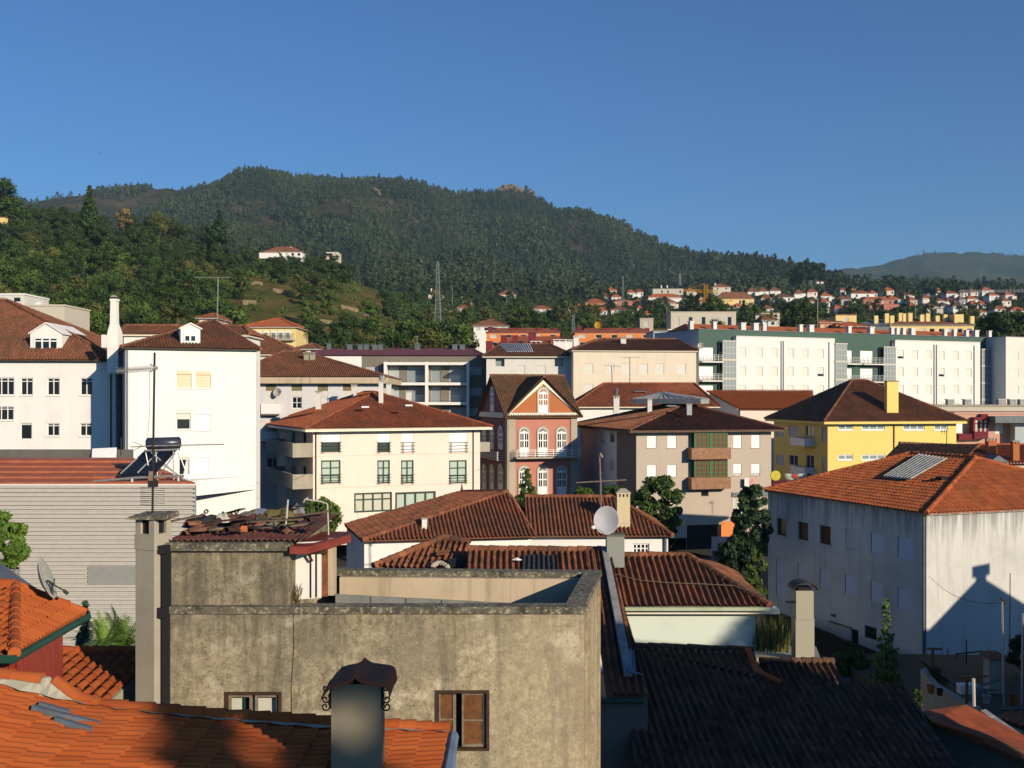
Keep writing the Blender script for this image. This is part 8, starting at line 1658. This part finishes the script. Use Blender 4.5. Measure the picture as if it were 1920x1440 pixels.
FH = [(769, 792, 525, 531, 537, 650, 'cream', 'tile_orange', 'tiny cream house at the wood edge, left of the lattice mast'), (834, 848, 528, 532, 538, 660, 'white', 'tile_orange', 'tiny white house just right of the lattice mast top'),
 (803, 835, 544, 552, 563, 560, 'cream_light', 'tile_brown', 'pale house with grey-brown roof directly behind the lattice mast', 3, 'house', 'house', False, [(809, 541)]), (860, 884, 566, 567, 574, 520, 'white', 'white', 'flat white house with a tall white chimney in the valley', 2, 'house', 'house', True, [(867, 557)]), (858, 880, 572, 577, 588, 470, 'concrete', 'tile_red', 'small stone shed with bright red roof below the flat white house', 1, 'shed', 'shed'),
 (888, 952, 599, 611, 624, 260, 'white', 'tile_brown', 'white villa with dark hip roof above the orange flats', 4, 'villa', 'house'), (931, 950, 521, 526, 532, 700, 'white', 'tile_orange', 'small white house with red roof high on the slope'), (960, 984, 530, 533, 538, 700, 'grey_blue', 'tile_brown', 'low grey house next to the long red-roofed one', 3), (988, 1019, 529, 534, 539, 700, 'cream', 'tile_orange', 'long low house with vivid red roof high on the slope', 3),
 (936, 967, 544, 552, 560, 560, 'cream_light', 'tile_red', 'cream house with red hip roof alone in the middle of the valley', 3, 'house', 'house', False, [(961, 543)]), (1082, 1098, 543, 549, 558, 580, 'white', 'tile_brown', 'narrow white house with a white chimney, right side of the valley', 1, 'house', 'house', False, [(1093, 542)]), (1010, 1030, 559, 560, 562, 540, 'white', 'white', 'flat white strip of a house half hidden by trees', 3, 'house', 'house', True),
 (1001, 1035, 573, 579, 588, 430, 'white', 'tile_red', 'white house at the left end of the orange row', 2), (1036, 1064, 578, 583, 588, 415, 'cream', 'tile_orange', 'cream gabled house next to the white row house', 2), (1066, 1091, 566, 573, 587, 430, 'white', 'tile_red', 'white and orange two storey house in the valley row', 2, 'house', 'house', False, None, 8., .45, 2), (1098, 1135, 560, 568, 582, 425, 'orange_wall', 'tile_red', 'bright orange two storey house in the valley row', 3, 'house', 'house', False, None, 8., .5, 2), (1148, 1186, 561, 564, 575, 430, 'pink', 'tile_red', 'brown-red block of a house right of the bright orange one', 3), (1188, 1209, 561, 566, 575, 430, 'white', 'tile_red', 'white house at the right end of the orange row', 2), (1146, 1182, 576, 581, 589, 390, 'cream', 'tile_brown', 'cream gabled house below the brown-red block', 3),
 (1224, 1281, 540, 542, 553, 450, 'beige', 'beige', 'beige flat-topped block behind the yellow crane jib', 5, 'building', 'building', True, [(1240, 535), (1251, 535)]), (1216, 1277, 551, 557, 566, 400, 'white', 'tile_orange', 'row house with long red roof below the beige block', 5), (1232, 1267, 559, 567, 577, 370, 'cream_light', 'tile_brown', 'dark red roofed house under the long row house', 2), (1200, 1236, 583, 589, 597, 320, 'cream', 'tile_orange', 'cream house with patchy orange roof left of the cream flats', 3), (1200, 1225, 596, 598, 618, 300, 'taupe', 'taupe', 'tan block beside the cream flats', 1, 'building', 'building', True),
 (1344, 1414, 548, 560, 574, 370, 'yellow_pale', 'tile_brown', 'long yellowish house with dark roof right of the crane', 4), (1402, 1422, 540, 547, 553, 430, 'white', 'tile_brown', 'leftmost white terrace house of the stepped far row', 1), (1423, 1442, 539, 546, 552, 430, 'white', 'tile_brown', 'second white terrace house of the stepped far row', 1), (1444, 1464, 538, 545, 551, 430, 'white', 'tile_brown', 'third white terrace house of the stepped far row', 1), (1428, 1448, 552, 559, 565, 380, 'cream', 'tile_brown', 'cream gabled house below the stepped white terrace', 1), (1450, 1489, 551, 557, 566, 380, 'white', 'tile_black', 'white house with black roof right of the stepped terrace', 2), (1490, 1511, 543, 550, 558, 400, 'white', 'tile_brown', 'white gabled house at the end of the stepped terrace', 1), (1337, 1370, 533, 538, 552, 440, 'cream_light', 'tile_red', 'pale two storey house just right of the crane head', 2, 'house', 'house', False, [(1341, 531)], 8., .45, 2),
 (1568, 1600, 555, 561, 571, 390, 'beige', 'tile_brown', 'grey-beige house left of the tall white one', 3), (1596, 1637, 546, 550, 570, 400, 'white', 'tile_red', 'tall white house with flat red roof', 2, 'house', 'house', False, None, 8., .45, 2), (1619, 1676, 557, 562, 584, 370, 'pink', 'tile_orange', 'large pink house with two rows of windows', 4, 'house', 'house', False, None, 8., .45, 2), (1529, 1544, 526, 528, 533, 620, 'white', 'tile_brown', 'tiny white house high beside the tall tree clump', 1), (1563, 1586, 528, 534, 541, 560, 'cream_light', 'tile_brown', 'small pale house on the slope right of the tree clump', 2), (1592, 1605, 538, 542, 548, 500, 'yellow_pale', 'tile_orange', 'tiny yellow house above the tall white one', 1), (1691, 1710, 549, 553, 560, 500, 'white', 'tile_red', 'small white house alone right of the pink one', 2),
 (1738, 1762, 569, 575, 588, 330, 'beige', 'tile_brown', 'grey house left of the white gabled pair near the right edge', 2), (1764, 1784, 568, 574, 584, 340, 'white', 'tile_black', 'white gabled house near the right edge, left of the pair', 1), (1787, 1814, 567, 573, 584, 335, 'white', 'tile_black', 'white gabled house near the right edge, right of the pair', 1), (1816, 1850, 579, 585, 594, 320, 'cream', 'tile_orange', 'cream house with orange roof above the pale yellow flats', 3), (1895, 1930, 576, 582, 590, 330, 'cream', 'tile_orange', 'house with orange roof cut by the right edge', 2),
 (372, 405, 588, 596, 612, 175, 'pink_light', 'tile_red', 'small pinkish house half hidden behind the small dormer', 2), (556, 598, 645, 654, 668, 160, 'white', 'tile_brown', 'small white house left of the purplish metal roof', 2), (-14, 12, 402, 405, 420, 385, 'yellow_pale', 'tile_brown', 'ochre wall of a house at the left edge on the hill', 1),
 (497, 566, 463, 472, 483, 425, 'white', 'tile_brown', 'long white house with brown roof on the near hill crest', 6, 'house', 'house', False, [(546, 463)]), (612, 634, 471, 474, 478, 440, 'cream_light', 'white', 'low pale building right of the long hill crest house', 2, 'building', 'building', True), (724, 733, 476, 478, 483, 1050, 'white', 'tile_orange', 'tiny pale house alone on the mountain foot', 1)]
for a in FH: far_house(*a)
er2 = random.Random(21); done = [(a[0], a[1], a[4]) for a in FH]; kk = 0
while kk < 58:
    px, py = er2.uniform(1120, 1905), er2.uniform(553, 592); w = er2.uniform(11, 24); d = 300 + (600 - py) * 4.2; 
    if py > 588 and 1190 < px < 1700 or any(px < c + 3 and px + w > a - 3 and abs(py - y) < 9 for a, c, y in done): done.append((0, 0, 0)); 
    else:
        done.append((px, px + w, py)); wl = er2.choice(('white', 'white', 'cream')); far_house(px, px + w, py - 15, py - 9, py, d, wl, er2.choice(('tile_red', 'tile_orange')), 'small %s house with reddish roof scattered in the far town' % wl, 2); h_ = [o for o in bpy.data.objects if o.name.startswith('house') and o.get('label', '').startswith('small ' + wl + ' house with reddish')][-1]; kk += 1
    if len(done) > 900: break
for o in bpy.data.objects:
    l_ = o.get('label', '')
    if 'scattered in the far town' in l_: o['group'] = 'small %s houses of the far town' % l_.split()[1]
h = far_house(460, 555, 598, 613, 655, 170, 'yellow_pale', 'tile_orange', 'far yellow mansion with six tall white windows and red roof', 0, 'mansion', 'house', chim=[(512, 600)], dep=10)
f = h.front; hw = House.__new__(House); hw.root = h.root; hw.walls = []
for i, px in enumerate((471, 485, 499, 513, 527, 540)):
    u = f.u(px); q = MB(); z0, z1 = Z(636, 170), Z(620, 170); q.fbox(f, u - .42, u + .42, z0, z1, .004, .08); o = q.build('window', 'white_paint', h.root); q = MB(); q.fbox(f, u - .28, u + .28, z0 + .1, z1 - .3, .085, .1); q.build('pane', 'glass_grey', o)
q = MB(); z = Z(637.5, 170); q.fbox(f, .1, f.L - .1, z - .12, z, .004, .8); o = q.build('balcony', 'granite', h.root); q = MB()
for k in range(30): u = .15 + (f.L - .3) * k / 29; q.fbox(f, u - .02, u + .02, z, z + .9, .7, .74)
q.fbox(f, .1, f.L - .1, z + .9, z + .96, .68, .76); q.build('railing', 'iron', o)
far_house(-40, 46, 553, 553, 610, 172, 'white_old', 'white', 'white stepped flat-roofed building at the left edge below the wood', 3, 'building', 'building', True, dep=9, rows=3); far_house(47, 121, 574, 574, 622, 168, 'beige', 'beige', 'beige blank-walled flat building behind the brown hip roof', 0, 'building', 'building', True, [(73, 567), (95, 571)], 10)
far_house(1258, 1380, 586, 586, 622, 300, 'beige', 'cream_light', 'cream-grey flat block with wide windows behind the long green block', 5, 'flats', 'building', True, dep=10); far_house(1417, 1462, 588, 588, 622, 305, 'beige', 'cream_light', 'small cream-grey flat block between the dark trees', 2, 'flats', 'building', True, dep=10); far_house(1430, 1455, 592, 600, 614, 240, 'white_old', 'tile_brown', 'small white house with dark brown roof between the dark trees', 2)
far_house(1567, 1606, 591, 591, 612, 265, 'yellow_pale', 'tile_brown', 'small pale yellow block left of the long yellow flats', 1, 'flats', 'building', True)
h = far_house(1669, 1826, 600, 609, 640, 250, 'yellow_pale', 'tile_brown', 'long pale yellow flats with many yellow chimneys', 9, 'flats', 'building', dep=14)
for px, yt in ((1642, 592), (1662, 588), (1672, 592), (1688, 587), (1694, 588), (1706, 587), (1728, 590), (1739, 588), (1757, 592), (1772, 590), (1822, 593)): q = MB(); d = 255; z0, z1 = Z(612, d), Z(yt, d); q.box((X(px, d), d, (z0 + z1) / 2), (.95, .9, z1 - z0)); q.build('chimney', 'yellow_pale', h.root)
q = MB(); d = 252; q.box((X(1800, d), d + 2, (Z(589, d) + Z(625, d)) / 2), (2.2, 3., Z(589, d) - Z(625, d))); q.build('stair_tower', 'yellow_pale', h.root); q = MB(); q.add([P(1570, 617, 250), P(1668, 612, 250), P(1668, 600, 258), P(1640, 598, 258)]); q.add([P(1570, 617, 250), P(1668, 612, 250), P(1668, 640, 250), P(1570, 640, 250)]); q.build('side_roof', 'slate_metal', h.root)
for a in ((1537, 1576, 601, 604, 624, 230, 'orange_wall', 'tile_orange', 'orange block with a row of openings behind the green block roof', 3), (1577, 1628, 604, 612, 628, 225, 'red_dull', 'tile_orange', 'low building with bright red roof just above the green block', 0)): far_house(*[('maroon' if x == 'red_dull' else x) for x in a])
# orange flats with red chimneys
for px0, px1, ye, lab in ((912, 1050, 624, 'left orange flats with many red chimneys'), (1078, 1226, 624, 'right orange flats behind the cream block')):
    h = far_house(px0, px1, ye - 1, ye, 680, 196, 'orange_wall', 'red_roof_metal', lab, 5, 'flats', 'building', True, dep=12, rows=4); d = 200
    for k in range(9):
        px = px0 + (px1 - px0) * (k + .5) / 9; q = MB(); zt = Z(613 + (k * 5) % 4, d); q.box((X(px, d), d + (k % 3) * 2, zt - 1), (.9 + .5 * (k % 2), .9, 2.)); q.build('chimney', 'maroon', h.root)
    q = MB(); rr = [P(px0 + 8, ye - 1, 197), P(px1 - 8, ye - 1, 197), P(px1 - 22, ye - 9, 202), P(px0 + 22, ye - 9, 202)]; q.add(rr); q.add([rr[0], rr[3], P(px0 + 8, ye - 1, 207)]); q.add([rr[1], P(px1 - 8, ye - 1, 207), rr[2]]); q.build('roof', 'tile_red', h.root)
fp = [Vector((X(1225, 176), 176)), Vector((X(1268, 176), 176)), Vector((X(1268, 176), 186)), Vector((X(1225, 176), 186))]; h = House('grey_white_block', 'grey-blue and white end block between the orange flats and the green block', 'building', fp, 2.); h.wall(h.front, Z(620, 176), 'grey_blue', u1=h.front.L * .62); h.wall(h.front, Z(617, 176), 'white', u0=h.front.L * .62); h.wall(h.f[1], Z(617, 176), 'white'); h.wall(h.f[3], Z(620, 176), 'grey_blue'); h.done(); q = MB(); q.slab([Vector((p.x, p.y, Z(619, 176))) for p in fp], .2); q.build('roof', 'concrete', h.root)
fp = [Vector((X(930, 166), 166)), Vector((X(1080, 166), 166)), Vector((X(1080, 166), 176)), Vector((X(930, 166), 176))]; h = House('red_chimney_house', 'brown roofed house with dark red chimneys and white vents, before the left orange flats', 'house', fp, 2.); h.all_walls(Z(652, 166), 'white'); h.done(); roof(h.root, fp, Z(650, 166), (X(960, 171), 171, Z(632, 171)), (X(1050, 171), 171, Z(632, 171)), 'front', 'tile_red', .5, flat=True)
for px, y0, y1, w in ((917, 655, 640, 1.), (945, 640, 629, 1.), (966, 640, 629, .8), (998, 650, 624, 1.2), (1007, 650, 638, .7), (1027, 652, 638, .8)): chimney_on(h.root, px, y0, y1, 165, w, 'maroon', slots=False, cap='maroon')
for px, y0, y1, w in ((1049, 656, 637, 1.9), (1067, 656, 637, 1.), (1080, 645, 630, .8), (1005, 655, 640, 1.6)): chimney_on(h.root, px, y0, y1, 164.4, w, 'white', cap='white')
# terrace walls on the near hill
for i, (a, b_, y, d) in enumerate(((452, 492, 541, 355), (512, 570, 543, 345), (640, 692, 548, 335), (600, 640, 585, 290), (455, 480, 571, 310), (770, 850, 583, 430))):
    p0, p1 = Vector((X(a, d), d, ground(a, d))), Vector((X(b_, d), d, ground(b_, d))); q = MB(); n_ = 8
    for k in range(n_): s_, e = p0.lerp(p1, k / n_), p0.lerp(p1, (k + 1) / n_); h_ = 1.25; q.hexa([(s_.x, s_.y, s_.z - 1), (e.x, e.y, e.z - 1), (e.x, e.y + .5, e.z - 1), (s_.x, s_.y + .5, s_.z - 1)], [(s_.x, s_.y, s_.z + h_), (e.x, e.y, e.z + h_), (e.x, e.y + .5, e.z + h_), (s_.x, s_.y + .5, s_.z + h_)])
    tag(q.build('terrace_wall', 'wall_earth'), ('stone terrace wall highest and leftmost on the near hill', 'stone terrace wall right of the highest one on the near hill', 'stone terrace wall at the right end of the hill terraces', 'stone terrace wall half way down the hill terraces', 'short stone terrace wall above the yellow mansion', 'long low stone wall right of the lattice mast')[i], 'wall')
for i in range(16): px = 484 + i * 10.5; FAR.append(('wood%d' % (i % 3), ztop(px, 485 + 5 * HT.random() + (2 if px < 570 else -6 if px < 610 else 4), 412, 10), 10, 1.2))
# the trees too far to show singly, as one mass
cache = {}; Qs, Us = [], []
for k, p, h, w in FAR:
    if k not in cache:
        me = PROTO[k][0]; co = np.zeros(len(me.vertices) * 3, np.float32); me.vertices.foreach_get("co", co); uv = np.zeros(len(me.loops) * 2, np.float32); me.uv_layers[0].data.foreach_get("uv", uv); cache[k] = co.reshape(-1, 4, 3), uv.reshape(-1, 4, 2)[:, 0]
    co, uv = cache[k]; s_ = h / PROTO[k][2]; a = HT.uniform(0, 6.28); c_, n_ = math.cos(a) * s_ * w, math.sin(a) * s_ * w
    Qs.append(np.stack([co[..., 0] * c_ - co[..., 1] * n_ + p.x, co[..., 0] * n_ + co[..., 1] * c_ + p.y, co[..., 2] * s_ + p.z], -1)); Us.append(np.stack([np.clip(uv[:, 0] * .6 + HT.uniform(0, .4), 0, 1), uv[:, 1]], 1))
o = bpy.data.objects.new('distant_trees', quads_mesh('distant_trees', np.concatenate(Qs), np.concatenate(Us), 'leaf_far')); COL.objects.link(o); tag(o, kind='stuff')
# masts, cranes
def lattice(name, label, px, y0, y1, d, w0, w1, mat, n=12, r=.05, cat='mast'):
    t = thing(name, label, cat, P(px, y1, d)); m = MB(); x = X(px, d); z0, z1 = Z(y1, d), Z(y0, d); c = lambda k, i: Vector((x + (w0 + (w1 - w0) * k) * (.5, -.5, -.5, .5)[i], d + (w0 + (w1 - w0) * k) * (.5, .5, -.5, -.5)[i], z0 + (z1 - z0) * k))
    for i in range(4): m.tube([c(0, i), c(1, i)], r, 4)
    m.build('leg', mat, t); m = MB()
    for k in range(n):
        for i in range(4): m.tube([c(k / n, i), c((k + 1) / n, (i + 1) % 4)], r * .7, 3); m.tube([c(k / n, i), c(k / n, (i + 1) % 4)], r * .7, 3)
    m.build('bracing', mat, t); return t, z1
lattice('lattice_mast', 'tall grey lattice mast rising from the trees in the centre left', 821, 490, 602, 230, 1.3, .35, 'lattice', 14, .042); lattice('lattice_mast', 'short grey lattice mast behind the orange flats', 1075, 590, 628, 300, .8, .4, 'lattice', 8, .06); lattice('lattice_mast', 'thin far lattice mast right of the bright orange house', 1168, 517, 572, 600, 1.2, .4, 'lattice', 12, .08)
lattice('lattice_mast', 'faint far pylon left of the crane on the wood edge', 1275, 512, 535, 800, 1.6, .6, 'lattice', 8, .1)
for px, y0, y1, d, lab in ((848, 540, 568, 500, 'thin utility pole beside the pale valley house'), (950, 558, 580, 500, 'thin utility pole below the cream valley house'), (1250, 575, 592, 330, 'short utility pole under the dark red roofed house'), (1533, 560, 605, 230, 'street pole among the dark trees beyond the green block'), (1716, 565, 588, 330, 'thin pole right of the pink house')): q = MB(); q.tube([P(px, y1 + 10, d), P(px, y0, d)], .09, 5); q.tube([P(px - 2, y0 + 1, d), P(px + 2, y0 + 1, d)], .06, 4); tag(q.build('utility_pole', 'metal_dull'), lab, 'pole')
t, zt = lattice('tower_crane', 'yellow tower crane above the far houses', 1323, 533, 590, 395, 1.2, 1.2, 'crane_yellow', 10, .11, 'crane'); d = 395; m = MB()
def jib(m, a, c, h, r, n):
    a, c = Vector(a), Vector(c)
    for k in range(n): p, q = a.lerp(c, k / n), a.lerp(c, (k + 1) / n); m.tube([p, q], r, 4); m.tube([p + Vector((0, 0, h)), q + Vector((0, 0, h))], r, 4); m.tube([p, q + Vector((0, 0, h))], r * .7, 3); m.tube([p, p + Vector((0, 0, h))], r * .7, 3)
jib(m, P(1282, 547, d), P(1346, 549, d), .9, .1, 14); m.build('jib', 'crane_yellow', t); m = MB(); m.tube([P(1282, 545, d), P(1323, 531, d), P(1346, 547, d)], .06, 4); m.build('stay', 'crane_yellow', t); m = MB(); m.box(P(1342, 552, d), (1.6, 1., 1.2)); m.build('counterweight', 'concrete', t)
t, zt = lattice('tower_crane', 'grey tower crane whose jib runs out of the right edge', 1802, 545, 575, 520, 1.4, 1.4, 'lattice', 7, .12, 'crane'); m = MB(); jib(m, P(1800, 548, 520), P(1990, 547, 520), 1., .12, 26); m.build('jib', 'lattice', t)
q = MB(); q.tube([P(407, 618, 92), P(409, 521, 92)], .045, 5); q.tube([P(364, 520, 92), P(431, 520.5, 92)], .03, 5)
for k in range(9): p = P(366 + 8 * k, 520, 92); q.tube([p + Vector((0, -.3, 0)), p + Vector((0, .3, 0))], .015, 4)
tag(q.build('aerial_mast', 'metal_dull'), 'tall thin aerial with a long crossbar on the white house roof', 'aerial'); q = MB(); q.tube([P(412, 616, 92), P(424, 598, 92)], .03, 4); tag(q.build('stay_rod', 'metal_dull'), 'slanting rod right of the tall thin aerial', 'rod')
q = MB(); q.tube([P(1181, 745, 146), P(1181, 670, 146)], .06, 4); q.tube([P(1165, 670, 146), P(1200, 670, 146)], .03, 4); tag(q.build('aerial_mast', 'metal_dull'), 'thin aerial with crossbar in front of the cream block', 'aerial'); q = MB(); q.tube([P(782, 655, 161), P(782, 630, 161)], .04, 4); q.tube([P(779, 632, 161), P(785, 632, 161)], .03, 4); q.tube([P(780, 638, 161), P(784, 638, 161)], .03, 4); tag(q.build('aerial_mast', 'metal_dull'), 'small aerial on the purplish metal roof', 'aerial')
q = MB(); q.lathe(P(1122, 610, 205), [(0, -.1), (.5, -.05), (.75, .15), (.5, .0)], 14, (-.3, -.9, .3)); q.tube([P(1122, 625, 205), P(1122, 611, 205)], .08, 5); tag(q.build('satellite_dish', 'crane_yellow'), 'orange-yellow dish above the right orange flats', 'satellite dish')
# granite outcrop on the ridge
def outcrop(px, py, d, sx, sz, seed, label):
    r_ = random.Random(seed); c = P(px, py, d); c.z = ground(px, d) + sz * 1.15; m = MB()
    for k in range(11):
        e_ = r_.uniform(-1, 1); cx, cz, s_ = c.x + e_ * sx, c.z - sz * (.9 * abs(e_) + r_.uniform(0, .5)), r_.uniform(.25, .48) * sx; n1, n2 = 5, 7; i0 = len(m.v)
        for a in range(n1 + 1):
            for b_ in range(n2): th, ph = math.pi * a / n1, 6.283 * b_ / n2; kk = s_ * r_.uniform(.65, 1.2); m.v.append((cx + kk * math.sin(th) * math.cos(ph), c.y + kk * math.sin(th) * math.sin(ph), cz + kk * .7 * math.cos(th)))
        for a in range(n1):
            for b_ in range(n2): m.f.append((i0 + a * n2 + b_, i0 + a * n2 + (b_ + 1) % n2, i0 + (a + 1) * n2 + (b_ + 1) % n2, i0 + (a + 1) * n2 + b_)); m.uv += [(0, 0)] * 4
    tag(m.build('rock_outcrop', 'rock'), label, 'rock')
outcrop(955, 350, 1985, 22, 10, 2, 'bare granite outcrop on the mountain summit'); outcrop(996, 362, 1980, 9, 8, 3, 'smaller granite knob right of the summit outcrop'); outcrop(700, 374, 1700, 10, 8, 5, 'pale rock patch on the upper mountain slope'); outcrop(965, 382, 1850, 6, 4, 6, 'small pale rock below the summit outcrop')
# birds
def bird(px, py, d, s, rz, label):
    m = MB(); c = P(px, py, d); co, si = math.cos(rz), math.sin(rz); T = lambda x, y, z: c + Vector(((x * co - y * si) * s, (x * si + y * co) * s, z * s)); b = [(-.5, 0), (-.3, .07), (0, .1), (.3, .08), (.5, 0)]
    m.tube([T(-.45, 0, 0), T(-.2, 0, 0), T(.2, 0, .02), T(.4, 0, .02)], .07 * s, 6, .03 * s)
    for sg in (-1, 1): m.hexa([T(.2, 0, -.01), T(.05, sg * .5, .19), T(-.18, sg * 1., .08), T(-.12, 0, -.01)], [T(.2, 0, .03), T(.05, sg * .5, .22), T(-.18, sg * 1., .1), T(-.12, 0, .03)])
    m.hexa([T(-.4, -.03, 0), T(-.7, -.14, 0), T(-.7, .14, 0), T(-.4, .03, 0)], [T(-.4, -.03, .02), T(-.7, -.14, .02), T(-.7, .14, .02), T(-.4, .03, .02)]); tag(m.build('bird', 'iron'), label, 'bird')
bird(188, 287, 70, .17, 1.2, 'dark flying bird, lower of the birds at left, wings wide'); bird(205, 296, 80, .1, .4, 'small flying bird just below the wide-winged one'); bird(217, 192, 80, .12, 1.0, 'flying bird high in the sky at left'); bird(654, 91, 90, .09, .2, 'tiny bird highest in the sky, near the centre')

# ------------------------------------------------------------------ air
m = MB(); m.hexa([(-5400, -330, -1.2), (5400, -330, -1.2), (5400, 5600, -1.2), (-5400, 5600, -1.2)], [(-5400, -330, 760), (5400, -330, 760), (5400, 5600, 760), (-5400, 5600, 760)])
hm = bpy.data.materials.new("haze"); hm.use_nodes = True; ht = hm.node_tree; ht.nodes.remove(ht.nodes["Principled BSDF"]); pv = ht.nodes.new("ShaderNodeVolumePrincipled"); pv.inputs["Color"].default_value = (.5, .78, 1, 1); pv.inputs["Density"].default_value = .00008; pv.inputs["Anisotropy"].default_value = 0.; ht.links.new(pv.outputs[0], ht.nodes["Material Output"].inputs["Volume"]); MAT['haze'] = hm
tag(m.build('haze', 'haze'), kind='stuff')
